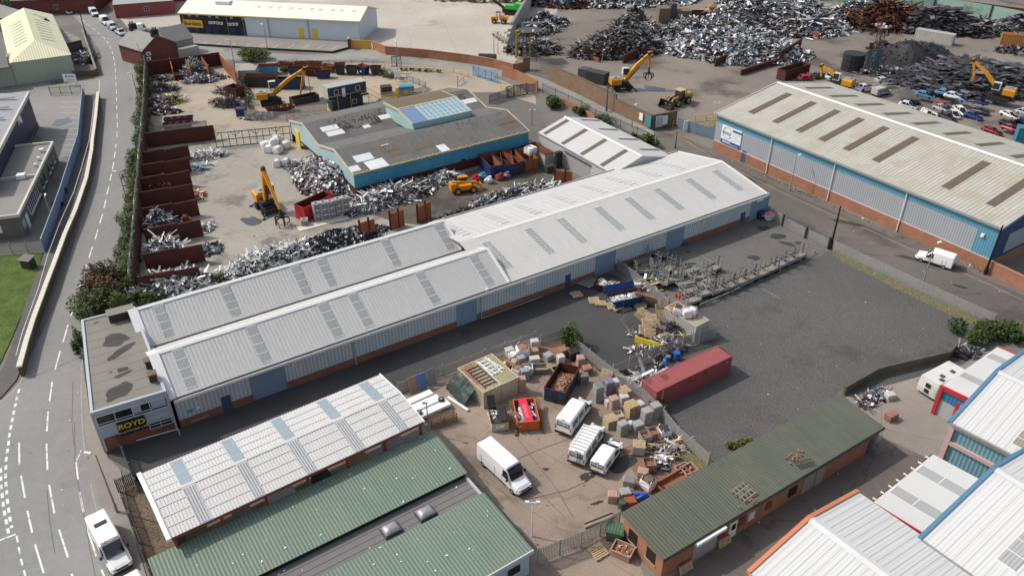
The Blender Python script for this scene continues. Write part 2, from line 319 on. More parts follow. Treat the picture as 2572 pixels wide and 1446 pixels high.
# painted markings
m_paint = pm('worn_road_paint', (.72, .70, .64), var=.25, fine=9, dirt=(.32, .31, .29), dsc=1.2, dth=.53)
m_yel = pm('worn_yellow_paint', (.42, .34, .2), var=.3, fine=9, dirt=(.3, .28, .24), dsc=1., dth=.48)
def dashes(b, pts, w, on, off, z):
 P = [G(*p) for p in pts]; t = 0; state = True; left = on; seg = 0; cur = P[0]
 while seg < len(P) - 1:
  d = P[seg + 1] - cur; L = d.length
  if L < 1e-5: seg += 1; continue
  st = min(L, left); nx = cur + d / L * st
  if state:
   n = Vector((-d.y, d.x, 0)).normalized() * w / 2
   b.add([(*(cur + n).xy, z), (*(cur - n).xy, z), (*(nx - n).xy, z), (*(nx + n).xy, z)], [[0, 1, 2, 3]])
  left -= st; cur = nx
  if left <= 1e-6: state = not state; left = on if state else (off or on)
  if st == L: seg += 1
  if off == 0: state = True
def dash_list(b, ends, w, z):
 for a, c in ends: dashes(b, [a, c], w, 1e9, 0, z)
b = MB()
mid = [(166, 5), (185, 30), (212, 55), (238, 76), (262, 96), (274, 112), (283, 134), (289, 165), (291, 200), (292.5, 240), (293.5, 280), (295, 320), (293, 355)]
dashes(b, mid, .13, 3.2, 2.6, .030)
dash_list(b, [((292, 362), (290, 371)), ((289.5, 382), (287, 397)), ((285.5, 408), (282.5, 426)), ((280, 437), (276, 454)), ((274, 467), (268.5, 489)), ((266, 503), (261, 524)), ((258, 538), (250.5, 562)), ((246, 577), (239, 602)),
      ((232.5, 620), (223.5, 648)), ((217.5, 665), (210, 692)), ((203, 710), (195.5, 736)), ((185, 770), (178, 793)), ((171, 816), (158.5, 859)), ((151.5, 881), (138.5, 928)), ((131.5, 958), (124.5, 1007)), ((121, 1033), (118, 1083)),
      ((117, 1114), (119.5, 1179)), ((123.5, 1217), (137, 1288)), ((148.5, 1329), (171, 1399)), ((180, 1440), (200, 1500)), ((48, 1111), (49, 1166)), ((53, 1194), (63, 1250)), ((69, 1282), (81, 1337)), ((88, 1366), (110, 1439)),
      ((191, 1160), (196, 1204)), ((200, 1235), (210, 1286)), ((218.5, 1324), (242, 1396)), ((255, 1430), (262, 1446))], .17, .030)
dashes(b, [(48.6, 977), (42, 1002), (34, 1040), (25, 1085), (20, 1125), (15, 1160), (14, 1200), (18, 1250), (24, 1295), (30, 1325)], .26, .75, .6, .030)
dashes(b, [(2, 1175), (3, 1220), (10, 1280), (22, 1340)], .26, .75, .6, .030)
dashes(b, [(42, 1345), (52, 1400), (64, 1446)], .17, .9, .7, .030)
dash_list(b, [((-5, 1358), (40, 1341))], .2, .030)
dashes(b, [(305, 100), (314, 118), (322, 128), (328, 160)], .1, 50, 0, .030)
dash_list(b, [((322, 124), (352, 127)), ((249, 200), (249, 232)), ((204, 1130), (197, 1148)), ((196, 1149), (192, 1156))], .12, .030)
b.build('road_marking', m_paint)['kind'] = 'structure'
b = MB()
dashes(b, [(213, 870), (205, 920), (204, 1000), (207, 1080), (214, 1145)], .09, 40, 0, .031); dashes(b, [(326, 150), (331, 200), (334, 240)], .1, 60, 0, .031)
dashes(b, [(228, 1215), (236, 1255), (246, 1290)], .1, 60, 0, .031)
dashes(b, [(74, 899), (61, 935), (50, 962), (20, 994), (0, 1010)], .12, 40, 0, .031)
dashes(b, [(1720, 352), (1810, 407), (1915, 460), (2051, 523), (2178, 576), (2390, 672), (2572, 755)], .1, 90, 0, .024)
b.build('yellow_line', m_yel)['kind'] = 'structure'
b = MB()
for k in range(12):
 x = 145 + k * .2; y = 243 + k * 13.5; dash_list(b, [((x + 6, y), (200 - k * 1.1, y - 1))], .1, .014)
for i, k in enumerate(range(10)):
 dash_list(b, [((500 + k * 37, 118 + k * .7), (518 + k * 37, 107 + k * .9))], .12, .018)
b.build('parking_bay_lines', m_paint)['kind'] = 'structure'
b = MB(); dash_list(b, [((1735, 628), (1960, 750)), ((1730, 632), (1745, 640))], .1, .022); b.build('bay_line', pm('faint_line', (.26, .25, .235)))['kind'] = 'structure'
# puddles and oil stains with a shape of their own
m_pud = pm('puddle_water', (.05, .055, .06), rough=.06, var=.05, spec=.6)
m_oil = pm('oil_stain', (.045, .043, .042), rough=.5, var=.1)
m_patch = pm('tarmac_patch', (.2, .197, .19), var=.2)
def blot(name, x, y, rx, ry, rz, z, m, seed=0, n=30):
 c = G(x, y); P = []
 for k in range(n):
  a = k * math.tau / n; q = 1 + .55 * noise.noise(Vector((math.cos(a) * 1.4, math.sin(a) * 1.4, seed * 5.3 + 1)))
  P.append((c.x + q * (rx * math.cos(a) * math.cos(rz) - ry * math.sin(a) * math.sin(rz)), c.y + q * (rx * math.cos(a) * math.sin(rz) + ry * math.sin(a) * math.cos(rz)), z))
 MB().poly(*P).build(name, m)['kind'] = 'structure'
for i, (x, y, rx, ry, rz) in enumerate(((633, 556, 2., 1.3, -.6), (1600, 226, 2.2, 1.2, -.4), (1642, 222, 2.6, 1.6, -.4), (590, 238, 2.2, .9, 0), (152, 307, 2., 2., .2), (333, 249, .9, .9, 0), (1430, 135, 5, .6, 0))):
 blot('puddle', x, y, rx, ry, rz, .034, m_pud, i)
for i, (x, y, rx, ry, rz) in enumerate(((1917, 573, 1.2, .7, .4), (1897, 648, .9, .6, 0), (1975, 612, 1.6, .4, -.6), (2005, 610, .5, .4, 0), (1957, 594, 1.3, .8, 0), (1712, 668, 2.2, .7, .4), (1728, 633, .4, .3, 0), (575, 237, 1., .6, 0), (1560, 1165, 1.8, 1.2, .4), (1371, 1178, .35, .2, 0), (1500, 1262, 0.6, .2, .4),
      (1478, 1195, 1.1, .5, .7), (1650, 395, 3, .8, -.4), (2130, 560, 3, .5, -.5), (2290, 650, 2.5, .4, -.5), (2410, 720, 1, .4, -.5))):
 blot('oil_stain', x, y, rx, ry, rz, .036, m_oil, i + 20)
P = [G(x, y) for x, y in ((153, 1211), (191, 1200), (192, 1220), (155, 1229))]
MB().poly(*[(p.x, p.y, .028) for p in P]).build('road_patch', m_patch)['kind'] = 'structure'
blot('sun_worn_slab', 1480, 1300, 1.1, .8, .6, .03, m_bld, 60)
b = MB()                                        # cracks, joints and sealed seams
for ln in ([(187, 1060), (189, 1180), (205, 1260), (218, 1330), (228, 1390), (240, 1446)], [(183, 960), (181, 1060), (186, 1120)], [(52, 958), (110, 935), (160, 915), (204, 894)], [(118, 1230), (124, 1300), (138, 1390)], [(204, 420), (250, 408), (326, 398)], [(1190, 1100), (1245, 1125), (1330, 1210), (1420, 1300)], [(1262, 1050), (1300, 1100), (1345, 1160), (1400, 1230), (1440, 1300)], [(1290, 1156), (1350, 1130), (1430, 1102)], [(1330, 1252), (1420, 1232), (1480, 1206)], [(1180, 1150), (1240, 1210), (1290, 1262)], [(1200, 800), (1120, 845), (1050, 880)], [(1420, 745), (1330, 790), (1270, 812)], [(1915, 470), (1990, 506), (2080, 548), (2180, 596), (2290, 650), (2400, 702)], [(590, 500), (640, 555), (680, 600)], [(640, 600), (800, 560), (930, 535)]):
 dashes(b, ln, .05, 99, 0, .037)
b.build('surface_crack', pm('crack_filler', (.1, .095, .088), var=.3))['kind'] = 'structure'
b = MB(); rg = random.Random(8)
for q in ((1250, 960, 800, 500), (1800, 2350, 660, 1050), (1120, 1500, 1020, 1380), (560, 900, 380, 640), (1500, 2500, 90, 300), (2000, 2520, 560, 760), (30, 240, 700, 1440), (1900, 2300, 1080, 1340)):
 for k in range(42):
  p = G(rg.uniform(min(q[0], q[1]), max(q[0], q[1])), rg.uniform(min(q[2], q[3]), max(q[2], q[3]))); s_ = rg.uniform(.05, .2); b.c = rg.choice((0, 0, 1, 1, 1)); b.box((p.x, p.y, .05), (s_, s_ * rg.uniform(.4, 1), .03), rg.uniform(0, 3))
b.build('litter', [pm('pale_litter', (.5, .49, .47)), pm('dark_litter', (.1, .09, .08))])['kind'] = 'stuff'
# ---------------------------------------------------------------- building materials
m_wroof = pm('pale_roof_sheet', (.52, .513, .49), rough=.5, var=.05, sc=.15, dirt=(.475, .465, .44), dsc=.25, dth=.6, streak=.28)
m_wroof2 = pm('weathered_white_sheet', (.57, .56, .545), rough=.5, var=.06, sc=.2, dirt=(.56, .55, .52), dsc=.4, dth=.57, streak=.25)
m_ribw = pm('roof_rib', (.44, .435, .415), rough=.5, var=.05)
m_flash = pm('white_flashing', (.75, .745, .72), rough=.45, var=.06)
m_grp = pm('rooflight_panel', (.33, .345, .335), rough=.3, var=.1, stripe=(0, .25, .03, .35))
m_grpf = pm('rooflight_panel_pale', (.52, .515, .50), rough=.35, var=.08, stripe=(0, .25, .02, .12))
m_grpb = pm('sky_sheen_rooflight', (.27, .325, .36), rough=.25, var=.08)  # blue in the base colour paints the sky's reflection on these strips
m_clad = pm('grey_cladding', (.46, .51, .53), rough=.45, var=.06, streak=.3, sax=2, stripe=(0, .45, .03, .4))
m_cladf = pm('grey_fascia', (.33, .375, .40), rough=.5, var=.06)
m_bdoor = pm('blue_shutter', (.20, .29, .38), rough=.45, var=.07, stripe=(2, .12, .01, .25))
m_ndoor = pm('navy_door', (.06, .10, .17), rough=.45, var=.1)
m_gut = pm('black_gutter', (.02, .02, .02), rough=.5, var=.1)
m_felt = pm('roofing_felt', (.215, .205, .175), rough=.9, var=.12, sc=.3, coord='obj', fine=12, dirt=(.19, .145, .11), dsc=.18, dth=.6)
m_felt2 = pm('grey_felt', (.17, .162, .155), rough=.9, var=.12, sc=.25, fine=10)
m_glass = pm('dark_glass', (.015, .018, .022), rough=.08, var=.2, sc=.8, spec=.6)
m_frame = pm('pale_window_frame', (.6, .6, .58), rough=.5, var=.05)
m_wht = pm('white_paint', (.78, .78, .77), rough=.4, var=.05)
m_blk = pm('black_paint', (.015, .015, .016), rough=.5, var=.2)
m_yelp = pm('yellow_paint', (.72, .52, .03), rough=.45, var=.12)
m_steel = pm('galvanised_steel', (.34, .34, .33), rough=.5, metal=.3, var=.15)
m_dsteel = pm('dark_steel', (.07, .07, .072), rough=.6, var=.2)
m_rust = pm('shade_darkened_rust', (.085, .026, .018), rough=.85, var=.3, sc=.8, dirt=(.06, .026, .02), dsc=.5, dth=.52)  # rust, with the shade on the bay plates darkened into its colour
m_rust2 = pm('orange_rust', (.26, .085, .035), rough=.85, var=.3, sc=.8, dirt=(.16, .06, .03), dsc=.6, dth=.55)
m_redst = pm('red_oxide_steel', (.26, .045, .025), rough=.6, var=.2)
m_brick = brickm('red_brick', (.30, .115, .065), (.24, .09, .052), (.2, .15, .12))
m_brick2 = brickm('orange_brick', (.38, .15, .075), (.31, .115, .06), (.28, .2, .15))
m_brick3 = brickm('brown_brick', (.24, .145, .085), (.18, .11, .068), (.2, .165, .13))
m_brickd = brickm('dark_red_brick', (.19, .05, .038), (.15, .042, .032), (.13, .08, .07))
m_block = brickm('grey_block', (.44, .42, .385), (.38, .365, .335), (.25, .24, .22), sc=.25)
class Bld:
 def __init__(s, name, label, A, a, cat='building', group=None):
  s.A = Vector((A.x, A.y, 0)); s.a = a; s.root = thing(name, label, cat, s.A, a, group)
  s.u = Vector((math.cos(a), math.sin(a), 0)); s.n = Vector((-s.u.y, s.u.x, 0))
 def L(s, px, py, z):
  w = G(px, py, z) - s.A; return w.dot(s.u), w.dot(s.n)
 def F(s, px, py, y=0.):                        # on the vertical plane local y -> (x, z)
  w = VP(px, py, s.A + s.n * y, s.n); return (w - s.A).dot(s.u), w.z
 def E(s, px, py, x=0.):                        # on the vertical plane local x -> (y, z)
  w = VP(px, py, s.A + s.u * x, s.u); return (w - s.A).dot(s.n), w.z
 def parts(s, mb, name, m, parent=None): mb.each(name, m, parent or s.root)
 def part(s, mb, name, m, parent=None, **k): return mb.build(name, m, parent or s.root, **k)
def gable(mb, x0, x1, y0, z0, ym, zm, y1, z1, t=.1):
 mb.exx([(y0, z0), (ym, zm), (y1, z1), (y1, z1 - t), (ym, zm - t), (y0, z0 - t)], x0, x1)
def ribs(mb, x0, x1, step, y0, z0, y1, z1, w=.1, h=.05, jit=0):
 n = int((x1 - x0) / step); up = Vector((0, -(z1 - z0), y1 - y0)).normalized(); up = up if up.z > 0 else -up
 for i in range(n + 1):
  x = x0 + step * i + (step * .5 if i == 0 else 0) * 0 + .05
  if x > x1: break
  mb.bar(Vector((x, y0, z0)) + up * h / 2, Vector((x, y1, z1)) + up * h / 2, w, h, up=up)
def strip(B, roof, x, w, y0, z0, y1, z1, n, m, up_h=.05, gap=.12, name='rooflight', mbar=None, cols=1):
 b = MB(); p, q = Vector((x, y0, z0)), Vector((x, y1, z1)); up = Vector((0, -(z1 - z0), y1 - y0)).normalized(); up = up if up.z > 0 else -up
 d = q - p; Ln = d.length; d.normalize(); st = Ln / n
 for i in range(n):
  for c in range(cols):
   wc = w / cols; off = Vector((-w / 2 + wc * (c + .5), 0, 0))
   b.bar(p + d * (i * st + gap / 2) + up * (up_h / 2 + .01) + off, p + d * ((i + 1) * st - gap / 2) + up * (up_h / 2 + .01) + off, wc - (.14 if cols > 1 else 0), up_h, up=up)
 b.c = 1
 for i in range(n + 1): b.bar(p + d * (i * st) + up * .03 - Vector((w / 2 + .06, 0, 0)), p + d * (i * st) + up * .03 + Vector((w / 2 + .06, 0, 0)), .09, .07)
 return b.build(name, [m, mbar or m_flash], roof)
def door(B, x0, x1, z1, m, y=-.05, name='door', frame=None, z0=0.):
 b = MB(); b.bx(x0, x1, y - .03, y + .1, z0, z1); d = b.build(name, m, B.root)
 if frame:
  f = MB(); f.bx(x0 - .18, x0 - .004, y - .09, y + .1, z0, z1 + .18); f.bx(x1 + .004, x1 + .18, y - .09, y + .1, z0, z1 + .18); f.bx(x0, x1, y - .09, y + .1, z1 + .004, z1 + .18)
  f.build('frame', frame, d)
 return d
def window(B, x0, x1, z0, z1, y=0., nx=2, parent=None, fm=None, gm=None, tr=None):
 b = MB(); b.bx(x0, x1, y - .03, y + .05, z0, z1); w = b.build('window', gm or m_glass, parent or B.root); f = MB(); t = .07
 f.bx(x0 - t, x1 + t, y - .07, y + .05, z0 - t, z0 - .003); f.bx(x0 - t, x1 + t, y - .07, y + .05, z1 + .003, z1 + t)
 for i in range(nx + 1):
  x = x0 + (x1 - x0) * i / nx; x += -t / 2 - .003 if i == 0 else (t / 2 + .003 if i == nx else 0); f.bx(x - t / 2, x + t / 2, y - .069, y + .049, z0 - .002, z1 + .002)
 if tr: f.bx(x0, x1, y - .068, y + .048, tr - .03, tr + .03)
 f.build('frame', fm or m_frame, w); return w
# ---------------------------------------------------------------- the long pale shed (two ridges on the left, one low wide gable on the right)
S = Bld('long_shed', 'long pale grey ribbed metal shed across the middle, black gutters, blue shutters', G(455, 1073), R(33.15))
LX, DX, XM = 93.4, 20.4, 43.4; ZE, ZR, ZL = 4.35, 7.0, 6.15; YV = 10.7
r = MB(); gable(r, .3, XM, -.25, ZE, 5.35, ZR, YV - .25, ZE + .02)
rf = S.part(r, 'roof', m_wroof); r = MB()
ribs(r, .8, XM, .45, -.2, ZE, 5.3, ZR, .05, .03); ribs(r, .8, XM, .9, YV - .3, ZE + .02, 5.4, ZR, .05, .03); S.part(r, 'roof_rib', m_ribw, rf)
r = MB(); gable(r, .1, XM - .9, YV + .2, ZE, 15.9, ZR, DX + .2, ZE)
rb = S.part(r, 'roof', m_wroof); r = MB(); ribs(r, .8, XM - .9, .45, YV + .25, ZE, 15.85, ZR, .05, .03); S.part(r, 'roof_rib', m_ribw, rb)
r = MB(); gable(r, XM - 1.5, LX + .2, -.25, ZE - .03, 10.2, ZL, DX + .2, ZE - .03)
rl = S.part(r, 'roof', m_wroof); r = MB(); ribs(r, XM + 1.5, LX, .5, -.2, ZE - .03, 10.1, ZL, .04, .025); ribs(r, XM + 1.5, LX, 1.1, DX + .1, ZE - .03, 10.3, ZL, .04, .03); S.part(r, 'roof_rib', m_ribw, rl)
for px, py in ((445, 890), (622, 815), (800, 757), (875, 733), (1043, 680), (1180, 640)):
 x, _ = S.L(px, py, ZR - .2); strip(S, rf, x + .2, 1.15, 4.9, ZR - .22, .25, ZE + .22, 4, m_grp)
for px, py in ((395, 775), (560, 722), (735, 668), (800, 650), (958, 600), (1090, 560)):
 x, _ = S.L(px, py, ZR - .2); strip(S, rb, x + .2, 1.15, 15.4, ZR - .22, YV + .6, ZE + .15, 4, m_grp)
for i, (px, py) in enumerate(((1228, 617), (1332, 582), (1412, 556), (1505, 526), (1582, 503), (1655, 480), (1735, 455), (1800, 433))):
 x, _ = S.L(px, py, ZL - .4); strip(S, rl, x, 1.3, 8.6, ZL - .29, 2.4, ZE + .42, 5, m_grp, cols=2 if i < 3 else 1, gap=.3)
for px, py in ((1135, 562), (1232, 535), (1314, 512), (1403, 487), (1480, 463), (1545, 440), (1605, 418), (1660, 398)):
 x, _ = S.L(px, py, ZL - .4); strip(S, rl, x, 1.3, 17.8, ZE + .45, 12, ZL - .32, 5, m_grpf, gap=.3, mbar=m_wroof)
r = MB()
for ym, z, x0, x1 in ((5.35, ZR, .2, XM + .02), (15.9, ZR, 0, XM - .88), (10.2, ZL, XM + .9, LX + .24)):
 r.exx([(ym - .35, z - .12 + (.05 if z > 6.5 else .09)), (ym, z + .09), (ym + .35, z - .12 + (.05 if z > 6.5 else .09)), (ym, z - .05)], x0, x1)
S.parts(r, 'ridge_cap', m_flash)
r = MB(); r.bx(0, XM + .1, -.62, -.28, ZE - .28, ZE - .1); r.bx(XM + .1, LX + .2, -.62, -.28, ZE - .3, ZE - .12); r.bx(.4, XM - .6, YV - .2, YV + .15, ZE - .25, ZE - .05); r.bx(XM, LX + .2, DX + .24, DX + .5, ZE - .25, ZE - .08)
S.parts(r, 'gutter', m_gut)  # solid black fill stands in for the shadow inside the box gutters
r = MB(); r.bx(0, LX + .2, -.7, -.625, ZE - .38, ZE - .04); r.bx(XM, LX + .2, DX + .52, DX + .6, ZE - .3, ZE)
S.parts(r, 'gutter_lip', m_flash)
BZ = 1.05
doors = [(635, 727), (1142, 1195), (1483, 1529), (1655, 1697), (1862, 1902)]
dpx = [((637, 1005), (725, 975)), ((1143, 818), (1195, 800)), ((1483, 690), (1528, 668)), ((1655, 623), (1696, 605)), ((1862, 548), (1902, 530))]
xs = [(S.L(*a, 0)[0], S.L(*c, 0)[0]) for a, c in dpx]
pdx = [(S.L(563, 1036, 0)[0], 1.1), (S.L(1416, 722, 0)[0], 1.0), (S.L(1847, 560, 0)[0], 1.1)]
cuts = sorted(xs + [(x, x + w) for x, w in pdx]); r = MB(); c = .0
for a, d in cuts + [(LX, LX)]:
 if a > c: r.bx(c, a, -.1, .2, 0, BZ)
 c = d
S.parts(r, 'brick_base', m_brick)
r = MB(); c = .0
for a, d in cuts + [(LX, LX)]:
 if a > c: r.bx(c, a, -.04, .2, BZ, ZE - .3)
 if d > a:
  top = 3.55 if d - a > 2 else 2.15
  r.bx(a, d, -.04, .2, top, ZE - .3)
 c = d
S.parts(r, 'cladding', m_clad)
for a, d in xs: door(S, a, d, 3.55, m_bdoor, y=.06, name='roller_shutter', frame=m_cladf)
for x, w in pdx: door(S, x, x + w, 2.15, m_ndoor, y=-.02, frame=None)
r = MB(); r.bx(0, LX, DX - .2, DX, 0, ZE - .15); S.part(r, 'rear_wall', m_clad)
r = MB()
r.exx([(0, 0), (0, ZE - .1), (5.35, ZR - .12), (YV, ZE - .1), (15.9, ZR - .12), (DX, ZE - .1), (DX, 0)], .12, .3); r.exx([(0, 0), (0, ZE - .15), (10.2, ZL - .12), (DX, ZE - .15), (DX, 0)], LX - .1, LX + .1)
r.exx([(-.2, ZE), (5.35, ZR - .1), (YV - .2, ZE)], XM - .12, XM - .02); r.exx([(YV + .2, ZE), (15.9, ZR - .1), (DX, ZE)], XM - 1.02, XM - .95)
S.parts(r, 'gable_wall', m_cladf)
r = MB()
for y0, y1, x in ((-.3, YV - .25, 0), (YV + .2, DX + .2, -.1), (-.3, YV - .25, XM), (YV + .2, DX + .2, XM - .92)):
 ym = (y0 + y1) / 2 + .1; r.exx([(y0, ZE - .15), (ym, ZR - .1), (y1, ZE - .15), (y1, ZE + .14), (ym, ZR + .14), (y0, ZE + .14)], x - (.75 if x < 1 else 0), x + .32)
r.exx([(-.3, ZE - .25), (10.2, ZL - .1), (DX + .2, ZE - .25), (DX + .2, ZE + .06), (10.2, ZL + .12), (-.3, ZE + .06)], LX + .2, LX + .42)
S.parts(r, 'verge_flashing', m_flash)
for x in (S.L(897, 918, 0)[0], S.L(1197, 790, 0)[0]):
 r = MB(); r.tube((x, -.2, 0.1), (x, -.2, ZE - .3), .09); S.part(r, 'downpipe', m_cladf)
r = MB(); r.tube((S.L(1197, 793, 0)[0], -.5, .35), (S.L(1345, 735, 0)[0], -.5, .35), .05); r.tube((1., -.9, 1), (3.0, -.9, 1), .04); S.parts(r, 'handrail', m_steel)
r = MB()
for px, py in ((735, 902), (1222, 715), (1765, 545)):
 x, z = S.F(px, py + 10); r.box((x, -.2, z), (.3, .25, .3))
S.parts(r, 'security_light', m_wht)
x, z = S.F(1333, 706); b = MB(); b.bx(x - .9, x + .9, -.1, -.045, z - .35, z + .45); b.c = 1; b.bx(x - .85, x + .85, -.12, -.1, z - .3, z - .05); S.part(b, 'window', [m_frame, m_wht])
x, z = S.F(1911, 500); b = MB(); b.bx(x - .9, x + .6, -.1, -.045, z - .35, z + .4); sgn = S.part(b, 'sign', m_wht)
for i, (px, py) in enumerate(((478, 1030), (497, 1022), (783, 925))):
 x, z = S.F(px, py); b = MB(); b.bx(x - (.32 if i != 1 else .16), x + (.32 if i != 1 else .16), -.1, -.045, z - .18, z + .18); S.part(b, 'sign', [pm('sign_blue', (.1, .3, .55), var=.05), m_wht, pm('sign_yellow', (.6, .5, .2), var=.1)][i])
# ---------------------------------------------------------------- the flat-roofed two-storey office
ZO = 5.7
A = G(269, 1136); a0 = ang((226, 1038), (418, 981), ZO); O = Bld('office_block', 'flat roofed two storey office with black and yellow sign, joined to long shed', G(226, 1038, ZO), a0)
ox1 = O.L(418, 981, ZO)[0]; bl = O.L(203, 803, ZO); br = O.L(334, 770, ZO); foot = [(0, 0), (ox1, 0), (br[0] + .2, br[1]), bl]
r = MB(); r.prism([(x, y) for x, y in ((.25, .25), (ox1 - .2, .25), (br[0], br[1] - .2), (bl[0] + .25, bl[1] - .2))], ZO - .35, ZO - .12); S_felt = O.part(r, 'roof', m_felt)
for i, (px, py, rx, ry, rz) in enumerate(((292, 850, 1.5, 1.3, .5), (300, 882, 2., .6, .6), (308, 925, .6, .5, 0), (307, 938, 1., .35, .3), (298, 980, 1.6, .95, .7), (277, 932, .2, .15, 0), (240, 808, .35, .15, 0))):
 x, y = O.L(px, py, ZO); b = MB(); P = []
 for k in range(28):
  t = k * math.tau / 28; q = 1 + .4 * noise.noise(Vector((math.cos(t) * 1.6, math.sin(t) * 1.6, i * 3.7)))
  P.append((x + q * (rx * math.cos(t) * math.cos(rz) - ry * math.sin(t) * math.sin(rz)), y + q * (rx * math.cos(t) * math.sin(rz) + ry * math.sin(t) * math.cos(rz)), ZO - .112))
 b.poly(*P); O.part(b, 'tar_patch', pm('tar_patch', (.065, .06, .06), rough=.95, var=.25, fine=9), S_felt)
r = MB()
for k in range(1, 11):
 t = k / 11; r.bar((bl[0] * t + .3, bl[1] * t, ZO - .115), (ox1 + (br[0] - ox1) * t - .3, br[1] * t + .3, ZO - .115), .04, .012)
O.parts(r, 'felt_seam', pm('felt_seam', (.15, .145, .12), var=.1), S_felt)
r = MB(); P3 = [Vector((x, y, ZO - .15)) for x, y in foot]
for i in range(4):
 p, q = P3[i], P3[(i + 1) % 4]; d = (q - p).normalized(); ins = Vector((-d.y, d.x, 0)) * .16
 r.bar(p + ins - d * .0, q + ins - d * .32, .3, .34)
O.parts(r, 'parapet', pm('painted_parapet', (.40, .45, .48), rough=.5, var=.06))
r = MB(); r.prism([(.06, .06), (ox1 - .06, .06), (br[0], br[1] - .1), (bl[0] + .06, bl[1] - .1)], 2.0, ZO - .36); O.part(r, 'wall', pm('pale_blue_panel', (.36, .42, .46), rough=.5, var=.05, stripe=(2, .3, .01, .2)))
r = MB(); r.prism([(.3, .25), (ox1 - .1, .25), (br[0], br[1] - .1), (bl[0] + .3, bl[1] - .1)], 0, 2.0); O.parts(r, 'brick_base', m_brick)
r = MB(); r.bx(-.02, .22, .1, .34, 0, ZO - .36); r.bx(ox1 - .2, ox1 + .04, .0, .24, 0, ZO - .36); O.parts(r, 'corner_post', m_cladf)
W1 = ox1 - .25
window(O, .35, W1, 3.75, 4.95, y=.02, nx=4, tr=4.0)
b = MB(); b.bx(W1 - W1 * .22, W1 - .1, -.025, -.015 + .01, 4.1, 4.95); b.bx(W1 * .53, W1 * .64, -.025, -.005, 4.1, 4.95); O.parts(b, 'window_blind', pm('blind', (.35, .4, .43), var=.05, stripe=(0, .12, .01, .5)))
window(O, W1 * .68, W1 - .05, 1.35, 2.65, y=.1, nx=2, tr=1.75)
b = MB(); b.bx(W1 * .27, W1 * .65, -.1, .03, 1.72, 3.5); sg = O.part(b, 'sign_board', m_blk)
SX = W1 * .46
text('BOYD', .92, m_yelp, sg, faceM((SX, -.105, 2.84), (1, 0, 0), (0, 0, 1)), sx=1.08, bold=.02, depth=.003)
text('DUCTWORK LTD', .37, pm('pale_letters', (.75, .68, .4)), sg, faceM((SX, -.105, 2.08), (1, 0, 0), (0, 0, 1)), sx=1.0, depth=.003)
b = MB(); b.bar((SX - 1.3, -.125, 2.5), (SX - .75, -.125, 2.95), .1, .03); O.part(b, 'sign_swoosh', m_blk, sg)
r = MB(); r.tube((W1 * .45, -.6, .95), (W1 + .3, -.9, .95), .04); r.tube((W1 + .3, -.9, 0), (W1 + .3, -.9, .95), .04); O.parts(r, 'handrail', m_wht)
r = MB(); bx_, by_ = O.L(272, 800, ZO); bx2, by2 = O.L(328, 786, ZO)
r.bx(bx_ + .1, bx2 + .4, by_ - 1.1, by_ + .3, ZO - .12, ZO + .95); bb = O.part(r, 'tank_housing', pm('dark_timber', (.05, .04, .03), var=.3))
r = MB(); r.bx(bx_ - .05, bx2 + .5, by_ - 1.2, by_ + .4, ZO + .95, ZO + 1.05); O.part(r, 'lid', m_felt, bb)
for px, py in ((374, 919), (383, 953)):
 x, y = O.L(px, py, ZO); r = MB(); r.bx(x - .3, x + .5, y - .35, y + .35, ZO - .12, ZO + .8); cb_ = O.part(r, 'chimney_stack', pm('sooty_brick', (.07, .045, .03), var=.3)); r = MB(); r.bx(x - .4, x + .6, y - .45, y + .45, ZO + .8, ZO + .92); O.part(r, 'cap', pm('stack_cap', (.14, .1, .07), var=.3), cb_)
# ---------------------------------------------------------------- open-sided canopy with white roof
C = Bld('canopy_shed', 'open sided canopy with white corrugated roof and red steel posts beside the green roofs', G(430, 1350, 5.9), R(36.07))
cl, cd = C.L(1063, 1058, 5.9)[0], C.L(955, 940, 5.9)[1]; ym = cd * .52; zr = 6.35
r = MB(); gable(r, 0, cl, 0, 5.9, ym, zr, cd, 5.9, .07); cr = C.part(r, 'roof', m_wroof2); r = MB()
ribs(r, 0, cl, .3, 0, 5.9, ym, zr, .07, .05); ribs(r, 0, cl, .3, cd, 5.9, ym, zr, .07, .05); C.part(r, 'roof_rib', pm('white_rib', (.52, .51, .495), var=.06), cr)
r = MB()
for k in range(1, 4):
 for s_, e_ in ((0, ym), (cd, ym)):
  y = s_ + (e_ - s_) * k / 4; z = 5.9 + (zr - 5.9) * k / 4 + .05; r.bx(0, cl, y - .05, y + .05, z - .03, z + .005)
r.bx(0, cl, ym - .15, ym + .15, zr + .02, zr + .07); C.part(r, 'sheet_lap', pm('lap_line', (.54, .53, .515), var=.1), cr)
for (ux, uy), (lx, ly) in (((440, 1162), (497, 1290)), ((566, 1104), (628, 1232)), ((688, 1050), (755, 1170)), ((803, 1003), (880, 1113)), ((910, 962), (985, 1062))):
 x = C.L(ux, uy, 5.95)[0]; strip(C, cr, x + .05, 1.05, cd - .25, 5.92, ym + .2, zr - .02, 4, m_grpb, gap=.05, up_h=.07)
 strip(C, cr, x + .05, 1.0, ym - .25, zr - .02, .15, 5.92, 4, pm('ribbed_rooflight', (.36, .37, .37), var=.06, stripe=(0, .25, .05, .8)), gap=.05, up_h=.07)
r = MB(); r.exx([(-.15, 5.7), (ym, zr - .15), (cd + .15, 5.7), (cd + .15, 6.02), (ym, zr + .13), (-.15, 6.02)], -.42, -.02); r.exx([(-.1, 5.75), (ym, zr - .1), (cd + .1, 5.75), (cd + .1, 6.0), (ym, zr + .1), (-.1, 6.0)], cl + .02, cl + .14); C.parts(r, 'verge_flashing', m_flash)
r = MB(); r.bx(0, cl, -.02, .1, 5.55, 5.82); r.bx(0, cl, cd - .1, cd + .02, 5.55, 5.82); C.parts(r, 'beam', m_redst)
